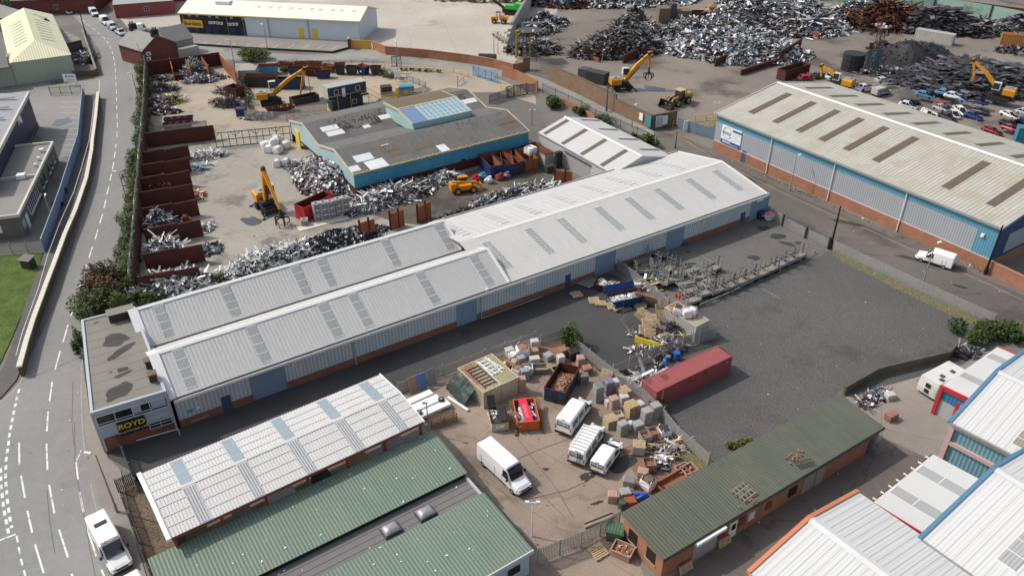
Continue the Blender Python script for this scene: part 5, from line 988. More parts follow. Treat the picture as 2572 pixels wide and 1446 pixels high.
# teal sheet fence at the far side
root = thing('sheet_fence', 'faded teal corrugated fence at the far edge of the scrapyard', 'fence', G(1900, -38)); o = G(1900, -38); P = poly_walk([(1900, -38), (2060, 2), (2200, 14), (2340, 30), (2480, 54), (2600, 78)]); b = MB()
for i in range(5):
 d = P[i + 1] - P[i]; k = int(d.length / .6)
 for j in range(k):
  p, q = P[i] - o + d * j / k, P[i] - o + d * (j + 1) / k; b.add([p, q, q + Vector((0, 0, 4.6)), p + Vector((0, 0, 4.6))], [[0, 1, 2, 3]])
b.build('sheet', pm('faded_teal_sheet', (.27, .42, .36), rough=.8, var=.2, sc=.2, dirt=(.16, .2, .13), dsc=.2, dth=.52), root)
for i in range(6): b = MB(); q = P[i] - o; b.box((q.x, q.y - .3, 2.4), (.4, .3, 4.8)); b.build('post', m_dsteel, root)
wall('sheet_fence', 'rusty sheet fence top edge beyond the teal fence', [(2250, -10), (2450, 18), (2600, 38)], 1.4, .2, m_rust, None, 'fence')
# special gates and barriers
root = thing('framed_gate', 'dark steel framed lattice gate across the yard beside the scrapyard shed', 'gate', G(545, 372)); o = G(545, 372); d = G(748, 352) - o; L_ = d.length; root.rotation_euler = (0, 0, math.atan2(d.y, d.x)); b = MB(); n_ = 12
for k in range(n_ + 1): b.bx(L_ * k / n_ - .06, L_ * k / n_ + .06, -.08, .08, 0, 3.1 if k % 3 else 3.3)
for z in (.15, 1.6, 3.05): b.bx(0, L_, -.06, .06, z - .07, z + .07)
for k in range(0, n_, 3): b.bar((L_ * k / n_, 0, 2.2), (L_ * (k + .8) / n_, 0, 3.05), .1); b.bar((L_ * (k + 3) / n_, 0, 2.2), (L_ * (k + 2.2) / n_, 0, 3.05), .1)
b.build('frame', m_dsteel, root)
def framegate(label, a, c, h, m, n_=4, name='sliding_gate'):
 root = thing(name, label, 'gate', G(*a)); o = G(*a); d = G(*c) - o; L_ = d.length; root.rotation_euler = (0, 0, math.atan2(d.y, d.x)); b = MB()
 for k in range(n_ + 1): b.bx(L_ * k / n_ - .08, L_ * k / n_ + .08, -.06, .06, 0, h)
 for z in (.1, h - .08): b.bx(0, L_, -.07, .07, z - .08, z + .08)
 for k in range(n_): b.bar((L_ * k / n_, 0, .1 if k % 2 else h - .1), (L_ * (k + 1) / n_, 0, h - .1 if k % 2 else .1), .1)
 b.build('frame', m, root); b = MB()
 for k in range(int(L_ / .25)): b.bx(k * .25, k * .25 + .04, -.02, .02, .1, h)
 b.build('bars', m, root)
framegate('bright blue sliding gate at the skip yard entrance', (1188, 190), (1250, 210), 2.4, pm('bright_blue_gate', (.03, .26, .52), rough=.5))
framegate('grey frame gate leaf standing open by the flagpole', (985, 168), (1008, 166), 2.6, m_pald, 2, 'frame_gate')
framegate('high grey crossbeam gate beside the orange brick pier', (1272, 246), (1326, 237), 2.6, m_pald, 3, 'frame_gate')
b = MB(); d = G(934, 124) - G(884, 122); b.bx(0, d.length, -.1, .1, 0, 2.3); w = tag(b.build('board_gate', pm('amber_gate', (.58, .34, .05), rough=.6, var=.1), loc=G(884, 122)), 'solid amber board gate at the merchant yard entrance', 'gate'); w.rotation_euler = (0, 0, math.atan2(d.y, d.x))
b = MB(); b.bx(-.4, .4, -.4, .4, 0, 2.6); b.c = 1; b.ball((0, 0, 2.8), .4); tag(b.build('gate_pier', [m_brickd, m_cop], loc=G(879, 123)), 'dark gate pier with cream ball beside the amber gate', 'gate pier')
def railing(label, pts, h, m, n=2, name='yellow_barrier', cat='barrier', post=2.5):
 P = poly_walk(pts); o = P[0]; root = thing(name, label, cat, o); b = MB()
 for i in range(len(P) - 1):
  for k in range(n): z = h * (k + 1) / n; b.bar(P[i] - o + Vector((0, 0, z)), P[i + 1] - o + Vector((0, 0, z)), .1, .1)
 b.build('rail', m, root)
 for i in range(len(P) - 1):
  L = (P[i + 1] - P[i]).length; k = max(1, round(L / post))
  for j in range(k + (i == len(P) - 2)): q = P[i] - o + (P[i + 1] - P[i]) * j / k; b = MB(); b.box((q.x, q.y, h / 2), (.12, .12, h)); b.build('post', m, root)
 return root
m_ybar = pm('yellow_barrier_paint', (.60, .40, .04), rough=.5, var=.15)
railing('yellow barrier rail curving along the skip yard verge', [(1000, 176), (1090, 178), (1140, 184), (1176, 194)], 1.0, m_ybar)
railing('yellow barrier rails in front of the orange brick wall', [(1258, 222), (1310, 245)], 1.2, m_ybar)
railing('yellow barrier rail below the bins in the skip yard', [(960, 252), (1074, 236)], 1.0, m_ybar)
railing('pale timber rail behind the old skips', [(700, 166), (860, 172), (965, 176)], .9, pm('pale_timber', (.35, .28, .18)), 1)
railing('yellow ramp railing at the scrapyard gate', [(1690, 318), (1745, 306), (1800, 300)], 1.2, m_ybar)
railing('yellow weighbridge railing beside the warehouse corner', [(1745, 332), (1800, 312)], 1.2, m_ybar)
railing('low grey rail in front of the row of carts', [(1758, 772), (1840, 738), (1905, 705), (2010, 658), (2046, 636)], .55, m_steel, 1, 'low_rail', 'rail', 5)
railing('grey entrance handrail in skip yard beside bins', [(1150, 216), (1165, 205)], 1, m_steel, 2, 'hand_rail', 'rail')
for x, y, lab in ((999, 245, 'taller'), (1020, 240, 'shorter')): b = MB(); b.bx(-.35, .35, -.35, .35, 0, 2.4 if lab == 'taller' else 1.1); tag(b.build('bollard', m_yelp, loc=G(x, y)), lab + ' yellow bollard in front of the blue bin', 'bollard')
palisade('sheet_gate', 'blue and grey sheet gate across the scrapyard weighbridge entrance', [(1700, 322), (1745, 338), (1795, 352)], 2.4, pm('blue_grey_gate', (.13, .19, .26), rough=.6, var=.2), step=.1, pw=.09, cat='gate')
# ---------------------------------------------------------------- lamp posts, poles, masts
def post(name, label, x, y, h, r=.08, m=None, arm=None, cat='lamp post', head=None, az=0, lean=(0, 0)):
 m = m or m_steel; root = thing(name, label, cat, G(x, y)); b = MB(); b.tube((0, 0, 0), (lean[0], lean[1], h), r * 1.3, 7, r * .7); b.tube((0, 0, 0), (0, 0, min(1.2, h * .2)), r * 1.7, 7); b.build('pole', m, root)
 if arm is not None:
  v = Vector((math.cos(az), math.sin(az), 0)); b = MB(); b.tube((0, 0, h - .05), v * arm + Vector((0, 0, h + .1)), .04); a_ = b.build('arm', m, root); b = MB(); b.bar(v * (arm - .1) + Vector((0, 0, h + .1)), v * (arm + .55) + Vector((0, 0, h + .16)), .24, .14); b.build('lamp_head', head or m_wht, root)
 return root
Ls = [(295, 1286, 7.8, math.pi * .97, 'tall street lamp leaning over the road beside the parked white van'), (319, 505, 5.4, math.pi, 'street lamp standing at the hedge beside the left road'), (137, 567, 5.1, math.pi * .6, 'lamp post on raised footway in front of the blue fence'),
      (2314, 722, 7.1, .4, 'lamp post by the palisade fence in front of the white van'), (1983, 481, 6.6, .6, 'thin lamp post in front of the big warehouse wall'), (1587, 320, 4.6, .8, 'white lamp post below the scrapyard corner signs'), (1000, 160, 5.5, 2, 'lamp post in front of the amber gate'), (672, 126, 6.6, 2.5, 'lamp post in front of the white warehouse'),
      (590, 168, 6.6, 3, 'lamp post beside the yellow green bush'), (345, 240, 5, 3.1, 'lamp post on the pavement beside the hedge top'), (360, 170, 6, 3.1, 'thin lamp post in front of the brick house'), (1512, 158, 3, 1, 'short lamp post behind the brown brick wall')]
for x, y, h, az, lab in Ls: post('lamp_post', lab, x, y, h, .085, m_steel, .5, az=az)
post('telegraph_pole', 'black timber pole at the gates by the dirty road', 2085, 626, 7.4, .15, m_blk, cat='pole')
post('telegraph_pole', 'leaning black timber pole at the warehouse corner', 2473, 690, 8.2, .15, m_blk, cat='pole')
post('telegraph_pole', 'dark timber pole beside the slate roofed house', 216, 88, 7.5, .14, m_blk, cat='pole')
post('telegraph_pole', 'dark pole on the pavement below the big orange crane', 1523, 280, 6.6, .12, m_dsteel, cat='pole')
post('telegraph_pole', 'dark pole in the cross street beside the small white shed', 1696, 372, 3.4, .1, m_dsteel, cat='pole'); post('steel_post', 'thin dark post beside the skip yard crane', 782, 250, 5.2, .08, m_dsteel, cat='post')
post('flagpole', 'white flagpole beside the skip yard notice', 1004, 200, 5.4, .07, m_wht, cat='flagpole')
def mast(label, x, y, h, m=None, heads=2, sp=.5):
 root = thing('floodlight_mast', label, 'floodlight', G(x, y)); b = MB(); b.tube((0, 0, 0), (0, 0, h), .08, 6, .05); b.build('pole', m or m_steel, root)
 b = MB(); b.tube((-sp, 0, h), (sp, 0, h), .04); b.build('crossbar', m or m_steel, root)
 for k in range(heads): b = MB(); x_ = -sp + 2 * sp * k / max(1, heads - 1); b.box((x_, -.1, h + .12), (.35, .22, .3)); b.build('lamp_head', m_wht, root)
mast('white twin headed floodlight in the builders yard entrance', 1336, 1346, 4.6, m_wht); mast('grey camera pole beside the canopy corner', 1077, 1091, 4.6, m_steel, 1, .25); mast('floodlight pole on the skip yard concrete', 1150, 223, 2.9, m_dsteel); mast('floodlight pole at the scrapyard shed corner', 1336, 315, 3.2, m_dsteel); mast('left floodlight pole behind the curving brick wall', 1241, 150, 6.6, m_dsteel, 1, .1); mast('right floodlight pole behind the curving brick wall', 1251, 135, 5.6, m_dsteel)
mast('tall floodlight pole beside the portacabins', 915, 235, 5.0, m_dsteel, 1, .3); mast('brown floodlight pole at the weighbridge', 1793, 318, 5.0, m_ybar)
def lattice(label, x, y, h, w0, w1, m, cat='tower', rot=.3, lights=6, name='lattice_tower'):
 root = thing(name, label, cat, G(x, y), rot); b = MB(); n_ = 6
 c = lambda k, w: Vector(((1, 1, -1, -1)[k] * w / 2, (1, -1, -1, 1)[k] * w / 2, 0))
 for k in range(4): b.bar(c(k, w0), c(k, w1) + Vector((0, 0, h)), .14)
 for i in range(n_):
  z0, z1 = h * i / n_, h * (i + 1) / n_; a, d = w0 + (w1 - w0) * i / n_, w0 + (w1 - w0) * (i + 1) / n_
  for k in range(4): b.bar(c(k, a) + Vector((0, 0, z0)), c((k + 1) % 4, d) + Vector((0, 0, z1)), .08); b.bar(c(k, d) + Vector((0, 0, z1)), c((k + 1) % 4, d) + Vector((0, 0, z1)), .08)
 b.build('lattice', m, root)
 b = MB(); b.bx(-w1, w1, -w1, w1, h, h + .1); b.build('platform', m, root)
 for i in range(lights): b = MB(); b.box((-w1 + 2 * w1 * (i % 3) / 2, (-w1 if i < 3 else w1), h + .5), (.5, .4, .5), U(0, 3)); b.build('floodlight', m_wht if i % 2 else m_steel, root)
lattice('dark lattice floodlight tower in the scrapyard beside the black tank', 2188, 190, 11.5, 2.0, 1.1, m_dsteel); lattice('tall dark lattice frame beside the yellow gantry', 1330, 150, 7.5, 3.0, 2.6, m_dsteel, 'tower', .3, 2)
root = thing('gantry', 'yellow steel gantry post with arm beside the lattice frame', 'gantry', G(1296, 146)); b = MB(); b.bar((0, 0, 0), (0, 0, 7), .45); b.bar((3.6, 1.2, 0), (3.6, 1.2, 6.4), .4); b.bar((0, 0, 6.8), (3.8, 1.2, 6.8), .4, .5); b.bar((0, 0, 5.4), (1.6, .5, 6.7), .25); b.build('frame', m_ybar, root)
# ---------------------------------------------------------------- vehicles
m_vw = pm('white_van_paint', (.80, .80, .79), rough=.25, var=.03, spec=.5)
m_tyre = pm('tyre_rubber', (.018, .018, .018), rough=.85); m_rim = pm('wheel_rim', (.35, .35, .36), rough=.35, metal=.6)
m_plast = pm('black_plastic', (.025, .025, .027), rough=.6); m_lite = pm('headlamp_glass', (.6, .62, .65), rough=.1); m_tail = pm('tail_lamp', (.4, .02, .02), rough=.3)
m_vglass = pm('tinted_glass', (.012, .017, .025), rough=.06, var=.2, spec=.7); m_gglass = pm('grey_tinted_glass', (.16, .18, .19), rough=.2, spec=.6); m_plate = pm('yellow_plate', (.6, .5, .08)); m_int = pm('dark_interior', (.01, .01, .011), rough=.9)
def ring(x, hb, hr, z0, zb, zr, c=.1):
 return [(x, -hb * .9, z0), (x, -hb, z0 + .12), (x, -hb, zb), (x, -hr, zr - c), (x, -hr + c * 1.2, zr), (x, hr - c * 1.2, zr), (x, hr, zr - c), (x, hb, zb), (x, hb, z0 + .12), (x, hb * .9, z0)]
def wheel(root, x, y, r, w=.22, rim=m_rim):
 b = MB(); b.tube((x, y - w / 2, r), (x, y + w / 2, r), r, 14); t = b.build('wheel', m_tyre, root); b = MB(); s = 1 if y > 0 else -1; b.tube((x, y + s * w * .46, r), (x, y + s * (w / 2 + .015), r), r * .6, 10); b.build('rim', rim, t)
def sideq(x0, x1, z0, z1, S_, y0, y1, dx0=0, dx1=0): return [(x0, S_ * y0, z0), (x1, S_ * y0, z0), (x1 + dx1, S_ * y1, z1), (x0 + dx0, S_ * y1, z1)]
def thick(b, q, n, t=.03):
 n = Vector(n).normalized() * t; q = [Vector(p) for p in q]; b.add([p + n * .3 for p in q] + [p + n for p in q], [[0, 1, 2, 3], [7, 6, 5, 4]] + [[i, (i + 1) % 4, 4 + (i + 1) % 4, 4 + i] for i in range(4)])
def van(label, loc, rz, L=5.6, W=1.98, H=2.35, paint=None, nose=1.35, rake=.75, hood=1.2, sidewin=(), rack=False, rearwin=True, words=None, group=None, name='parked_van', cat='van', plateglass=None, front_words=None, hatch=False, ladder=False, ws=None):
 nose, rake = (1.0, 1.05) if rearwin else (nose, rake); paint = paint or m_vw; root = thing(name, label, cat, loc, rz, group); h = W / 2; xr, xf = -L / 2, L / 2; xb = xf - nose; xt = xb - rake; zb = H * .52
 b = MB(); b.loft([ring(xr, h * .96, h * .86, .42, zb, H - .1), ring(xr + .12, h, h * .9, .38, zb, H), ring(xt - .6, h, h * .9, .35, zb, H + .02), ring(xt, h, h * .88, .35, zb, H - .02, .12), ring(xt + rake * .5, h, h * .83, .35, zb, (H + hood) / 2 + .05, .1), ring(xb, h, h * .84, .33, zb * .9, hood, .08), ring(xf - .35, h * .97, h * .8, .32, .75, hood - .2, .08), ring(xf, h * .8, h * .62, .36, .6, .82, .06)])
 b.build('body', paint, root)
 g = ws or m_vglass; b = MB(); z0, z1 = hood + .04, H - .14; thick(b, [(xb + .0, -h * .78, z0), (xb + .0, h * .78, z0), (xt + .14, h * .78, z1), (xt + .14, -h * .78, z1)], (H - hood, 0, rake), .05); b.build('windscreen', g, root)
 for s in (-1, 1):
  b = MB(); q = sideq(xt - .35, xb - .18, zb + .05, H - .35, s, h * 1.0, h * .92, 0, -rake * .62); thick(b, q if s > 0 else q[::-1], (0, s, .15), .03); b.build('side_window', g, root)
  for (a, c) in sidewin:
   b = MB(); q = sideq(xr + a, xr + c, zb + .1, H - .35, s, h * 1.0, h * .92); thick(b, q if s > 0 else q[::-1], (0, s, .15), .03); b.build('side_window', m_gglass, root)
  b = MB(); b.box((xb - .25, s * (h + .16), zb + .18), (.14, .22, .3)); b.build('mirror', m_plast, root)
  b = MB(); b.box((xf - .17, s * h * .66, .9), (.25, .3, .2)); b.build('headlight', m_lite, root); b = MB(); b.box((xr + .0, s * h * .9, zb - .1), (.06, .12, .5)); b.build('tail_light', m_tail, root)
  for x in (xf - .95, xr + 1.05): wheel(root, x, s * (h - .1), .34)
 b = MB(); b.box((xf - .08, 0, .46), (.25, W * .82, .28)); b.box((xr - .03, 0, .48), (.18, W * .96, .22)); b.each('bumper', m_plast, root)
 b = MB(); b.box((xf - .03, 0, .78), (.12, W * .5, .16)); b.build('grille', m_plast, root)
 b = MB()
 for s in (-1, 1):
  b.box((-.1, s * h, .47), (L * .5, .03, .16))
  for x in (xt - .45, xt - 1.7, xr + .9): b.box((x, s * (h + .001), zb * .8), (.03, .03, zb * .75))
 b.build('side_moulding', m_plast, root)
 b = MB(); b.box((xr - .06, 0, .75), (.03, .5, .12)); b.build('number_plate', m_plate, root)
 if rearwin:
  for s in (-1, 1): b = MB(); b.box((xr - .005, s * h * .42, zb + .42), (.05, h * .74, .62)); b.build('rear_window', m_gglass, root)
  if words: text(words, .22, m_wht, root, faceM((xr - .045, 0, zb + .5), (0, -1, 0), (0, 0, 1)), sx=1.0, depth=.005, bold=.006)
 b = MB(); b.box((xr + .04, 0, H - .07), (.06, .4, .06)); b.build('brake_lamp', m_plast, root)
 if front_words: text(front_words, .34, pm('maroon_letters', (.12, .03, .03)), root, faceM((xt - .06, 0, H + .03), (0, 1, 0), (-1, 0, 0)), sx=1.1, depth=.006, bold=.008)
 if hatch: b = MB(); b.box((xr + 1.9, 0, H + .03), (.5, 1.1, .05)); b.build('roof_hatch', m_vglass, root)
 if rack:
  b = MB()
  for k in range(8): x = xr + .35 + k * (L - nose - rake - .5) / 7; b.box((x, 0, H + .2), (.12, W * .94, .05))
  for s in (-1, 1): b.bar((xr + .3, s * h * .9, H + .2), (xt - .1, s * h * .9, H + .2), .06)
  for s in (-1, 1):
   for k in range(4): x = xr + .5 + k * 1.1; b.bar((x, s * h * .85, H - .02), (x, s * h * .85, H + .2), .05)
  b.build('roof_rack', m_wht, root)
 if ladder:
  b = MB()
  for s in (0, .35): b.bar((xr - .08, -.15 - s, .7), (xr - .08, -.15 - s, H + .1), .04)
  for k in range(6): b.bar((xr - .08, -.15, .8 + k * .28), (xr - .08, -.5, .8 + k * .28), .03)
  b.build('rear_ladder', m_plast, root)
 return root
def vat(rear, front, L=None, z=0, k=.5):
 a, c = G(*rear, z), G(*front, z); p = a.lerp(c, k); return Vector((p.x, p.y, 0)), math.atan2(c.y - a.y, c.x - a.x)
p, a = vat((1218, 1148), (1318, 1240)); van('big white high roofed van standing alone in the middle of the builders yard', p, a, 6.9, 2.05, 2.6, nose=1.3, rake=.8, hood=1.3, rearwin=False)
p, a = vat((1412, 1096), (1472, 1016)); van('white high roofed van with grey side windows, nearest the blue and rust skip', p, a, 5.9, 2.0, 2.35, sidewin=((.4, 1.7), (1.9, 3.1)), words='ROLF SIGNS')
p, a = vat((1444, 1172), (1504, 1080)); van('white van carrying a roof rack and rear ladder', p, a, 6.1, 1.98, 2.15, sidewin=((.4, 1.7), (1.9, 3.1)), words='ROLF SIGNS', rack=True, ladder=True)
p, a = vat((1500, 1190), (1546, 1124)); van('small white van, lowest of the three parked side by side', p, a, 4.9, 1.8, 1.8, nose=1.1, rake=.7, hood=1.05, sidewin=((.4, 1.5),), words='ROLF SIGNS')
p, a = vat((250, 1322), (318, 1448)); van('white van lettered across its front roof, parked on the street pavement', p, a, 6.6, 2.05, 2.5, front_words='DENTON', hatch=True, rearwin=False)
p, a = vat((342, 1492), (385, 1570)); van('white van parked on the street, mostly cut off by the bottom edge', p, a, 5.4, 2.0, 2.3, rearwin=False)
p, a = vat((2386, 674), (2305, 648)); van('white van parked on the dirty road beside the big warehouse', p, a, 5.2, 1.95, 2.2, rearwin=False)
for i, (r_, f, L, H, lab) in enumerate((((197, 3), (212, 18), 5.4, 2.2, 'white van highest up the line of vehicles on the street'), ((212, 18), (232, 34), 5.5, 2.4, 'white box van second from the top in the street line'), ((226, 28), (250, 50), 5.6, 2.1, 'white van third in the street line, behind the junction gap'), ((258, 55), (276, 68), 5.2, 2.3, 'white van above the two pickups at the junction'), ((274, 66), (295, 82), 5.2, 1.9, 'silver grey van between white van and pickup at the junction'))):
 p, a = vat(r_, f); van(lab, p, a, L, 2.0, H, rearwin=False, paint=m_vw if i != 4 else pm('silver_paint', (.5, .52, .54), rough=.3))
p, a = vat((344, 84), (362, 80)); van('small white box van parked beside the brick house', p, a, 4.6, 2.1, 2.5, rearwin=False, nose=.8, rake=.5)
m_cpaint = {}
def car(label, loc, rz, col, L=4.1, W=1.72, H=1.42, scrap=True, tilt=(0, 0), z=0, name='scrap_car', group=None, hoodopen=False, sq=1., glass=None):
 if col not in m_cpaint: m_cpaint[col] = pm('car_paint_%d' % len(m_cpaint), col, rough=.35, var=.12, sc=1.5)
 root = thing(name, label, 'scrap car' if scrap else 'car', (loc.x, loc.y, z), rz, group); root.rotation_euler = (tilt[0], tilt[1], rz); h = W / 2; xr, xf = -L / 2, L / 2; zb = .82
 j = lambda: U(-.06, .06) if scrap else 0
 b = MB(); b.loft([ring(xr, h * .85, h * .7, .4, .6, zb + j(), .05), ring(xr + .25, h, h * .88, .28, .65, zb + .06 + j(), .06), ring(xr + .9, h, h * .92, .26, .7, zb + .05, .04), ring(xf - 1.4, h, h * .92, .26, .7, zb + .02 + j(), .04), ring(xf - .3, h * .98, h * .8, .26, .6, zb - .12 + j(), .06), ring(xf, h * .8, h * .6, .32, .5, .62 + j(), .05)])
 b.build('body', m_cpaint[col], root)
 Hs = H * sq; x0, x1, x2, x3 = xr + .35, xr + 1.0, xf - 2.05, xf - 1.3; b = MB(); t = .05
 roof = [(x1 - .15, -h * .7, Hs), (x2, -h * .7, Hs), (x2, h * .7, Hs), (x1 - .15, h * .7, Hs)]
 b.box(((x1 - .15 + x2) / 2, 0, Hs - .03), (x2 - x1 + .3, h * 1.42, .07))
 for s in (-1, 1):
  for (xa, xb) in ((x0, x1 - .1), ((x1 + x2) / 2 + .1, (x1 + x2) / 2 + .1), (x3, x2 - .02)): b.bar((xa, s * h * .88, zb), (xb, s * h * .69, Hs - .03), .11, .1)
 b.build('roof', m_cpaint[col], root)
 b = MB(); b.add([(x0 + .02, -h * .86, zb + .02), (x3, -h * .86, zb + .02), (x2, -h * .66, Hs - .07), (x1 - .1, -h * .66, Hs - .07), (x0 + .02, h * .86, zb + .02), (x3, h * .86, zb + .02), (x2, h * .66, Hs - .07), (x1 - .1, h * .66, Hs - .07)], [[0, 1, 2, 3], [7, 6, 5, 4], [1, 5, 6, 2], [4, 0, 3, 7]]); b.build('window', glass or m_int, root)
 if hoodopen: b = MB(); b.add([(xf - 1.35, -h * .8, zb + .02), (xf - 1.35, h * .8, zb + .02), (xf - 1.2, h * .75, zb + .85), (xf - 1.2, -h * .75, zb + .85), (xf - 1.38, -h * .8, zb + .02), (xf - 1.38, h * .8, zb + .02), (xf - 1.23, h * .75, zb + .85), (xf - 1.23, -h * .75, zb + .85)], [[0, 1, 2, 3], [7, 6, 5, 4], [0, 3, 7, 4], [1, 5, 6, 2], [3, 2, 6, 7]]); b.build('bonnet', m_cpaint[col], root)
 b = MB(); b.box((xf - .75, 0, zb - .02), (.9, h * 1.2, .12)); b.build('engine_bay', m_int, root)
 for s in (-1, 1):
  for x in (xf - .75, xr + .75):
   if not scrap or rnd.random() < .4: wheel(root, x, s * (h - .08), .29, .18)
   else: b = MB(); b.tube((x, s * (h - .05), .34), (x, s * (h + .012), .34), .3, 10); b.build('wheel_arch', m_int, root)
 return root
W_, SIL, BLU, LBL, RED, MAR, NAV, DK = (.62, .62, .61), (.38, .4, .42), (.025, .06, .24), (.09, .22, .38), (.34, .04, .06), (.22, .012, .02), (.02, .03, .12), (.05, .055, .06)
cars = [((2262, 268), (2296, 274), W_, 0, 'white scrap car nearest the roof edge at the left of the heap'), ((2300, 250), (2338, 258), LBL, .9, 'light blue scrap car on top at the left end of the heap'), ((2270, 262), (2300, 262), NAV, 0, 'dark scrap car beneath the light blue one'), ((2335, 240), (2372, 248), DK, .8, 'dark teal scrap car at the back of the heap'), ((2352, 246), (2386, 254), LBL, 1.0, 'pale blue scrap car with open side at the back of the heap'), ((2345, 270), (2385, 282), RED, .3, 'crimson scrap car squeezed in the middle of the heap'),
 ((2370, 256), (2412, 268), W_, 1.3, 'white scrap car topmost on the right of the heap'), ((2395, 262), (2420, 272), LBL, 1.2, 'blue roofed scrap car on the right shoulder of the heap'), ((2318, 284), (2352, 296), W_, .2, 'white scrap car lying on its side at the front of the heap'), ((2345, 282), (2376, 296), SIL, .9, 'silver scrap car over the white one at the front'), ((2386, 286), (2402, 300), W_, 0, 'white scrap car with missing bonnet in the front row'), ((2400, 280), (2420, 292), W_, .2, 'white scrap car at the right end of the front row'), ((2372, 298), (2386, 304), DK, 0, 'black crushed scrap car at the foot of the heap'),
 ((2436, 268), (2478, 280), NAV, 1.0, 'navy scrap estate car on top of the pair by the concrete wall'), ((2440, 280), (2480, 292), DK, 0, 'dark scrap car under the navy estate'), ((2420, 292), (2466, 304), BLU, 0, 'royal blue scrap car with bare roof frame'), ((2506, 300), (2552, 316), W_, 1.1, 'white scrap hatchback above the red ones on the right'), ((2510, 312), (2552, 322), DK, 0, 'dark scrap car beneath the white hatchback'), ((2550, 294), (2590, 306), SIL, 1.0, 'silver scrap car cut by the right edge of the photo'), ((2556, 308), (2592, 318), NAV, 0, 'dark blue scrap car under the silver one'), ((2466, 328), (2512, 344), MAR, .1, 'maroon scrap estate car beside the roof edge'), ((2518, 330), (2552, 342), RED, .5, 'red and white scrap car beside the blue container'),
 ((2196, 222), (2232, 218), SIL, 1.4, 'silver scrap car perched on top of the scrap minibus'), ((2152, 232), (2190, 228), W_, .5, 'white scrap car with open doors beside the minibus'), ((2078, 204), (2104, 200), W_, .6, 'white scrap car body beneath the crane arm'), ((2004, 204), (2036, 200), RED, .1, 'crimson scrap car in front of the long dark skip'), ((2040, 200), (2070, 194), DK, .2, 'dark crushed scrap car beneath the crane'), ((1922, 92), (1952, 86), MAR, .8, 'red scrap car lying at the edge of the bright heap')]
for i, (r_, f, col, z, lab) in enumerate(cars):
 p, a = vat(r_, f); car(lab, p, a, col, L=U(3.7, 4.2), z=z, tilt=(U(-.12, .12) if i != 8 else 1.2, U(-.12, .12)), hoodopen=i % 4 == 1, sq=U(.82, 1), group='scrap cars in the breaker yard')
p, a = vat((2190, 244), (2232, 234)); van('scrap silver minibus with another car on its roof', p, a, 5.0, 1.95, 2.0, paint=pm('dull_silver', (.38, .4, .38), var=.15), sidewin=((.4, 1.6), (1.8, 3.2)), name='scrap_minibus', cat='minibus', rearwin=False)
p, a = vat((2118, 222), (2160, 232)); van('crumpled white scrap van beside the warehouse roof edge', p, a, 5.2, 1.95, 2.0, name='scrap_van', cat='scrap van', rearwin=False)
p, a = vat((163, 24), (184, 44)); car('white car driving down the left side of the street', p, a, (.7, .7, .71), scrap=False, name='moving_car', H=1.5, glass=m_vglass)
def pickup(label, r_, f, col):
 p, a = vat(r_, f); root = thing('pickup_truck', label, 'pickup', p, a); b = MB(); b.loft([ring(-2.5, .9, .85, .5, .8, 1.0, .05), ring(-.4, .95, .9, .45, .8, 1.02, .05), ring(2.2, .95, .85, .45, .8, 1.05, .06), ring(2.5, .8, .7, .5, .7, .85, .05)]); b.build('body', col, root)
 b = MB(); b.loft([ring(-.4, .88, .72, 1.0, 1.2, 1.72, .06), ring(.7, .88, .72, 1.0, 1.2, 1.75, .06), ring(1.4, .88, .8, 1.0, 1.05, 1.1, .03)]); b.build('cab', col, root)
 b = MB(); b.bx(-2.35, -.5, -.72, .72, .98, 1.04); b.build('load_bed', m_int, root); b = MB(); thick(b, [(1.4, -.7, 1.12), (1.4, .7, 1.12), (.78, .66, 1.66), (.78, -.66, 1.66)], (.6, 0, .6), .05); b.build('windscreen', m_vglass, root)
 for s in (-1, 1): b = MB(); b.box((.25, s * .86, 1.38), (.9, .05, .35)); b.build('side_window', m_vglass, root)
 for s in (-1, 1):
  for x in (1.6, -1.5): wheel(root, x, s * .86, .36)
pickup('silver pickup truck nearest the junction in the street line', (292, 80), (318, 96), pm('pickup_silver', (.55, .56, .57), rough=.3))
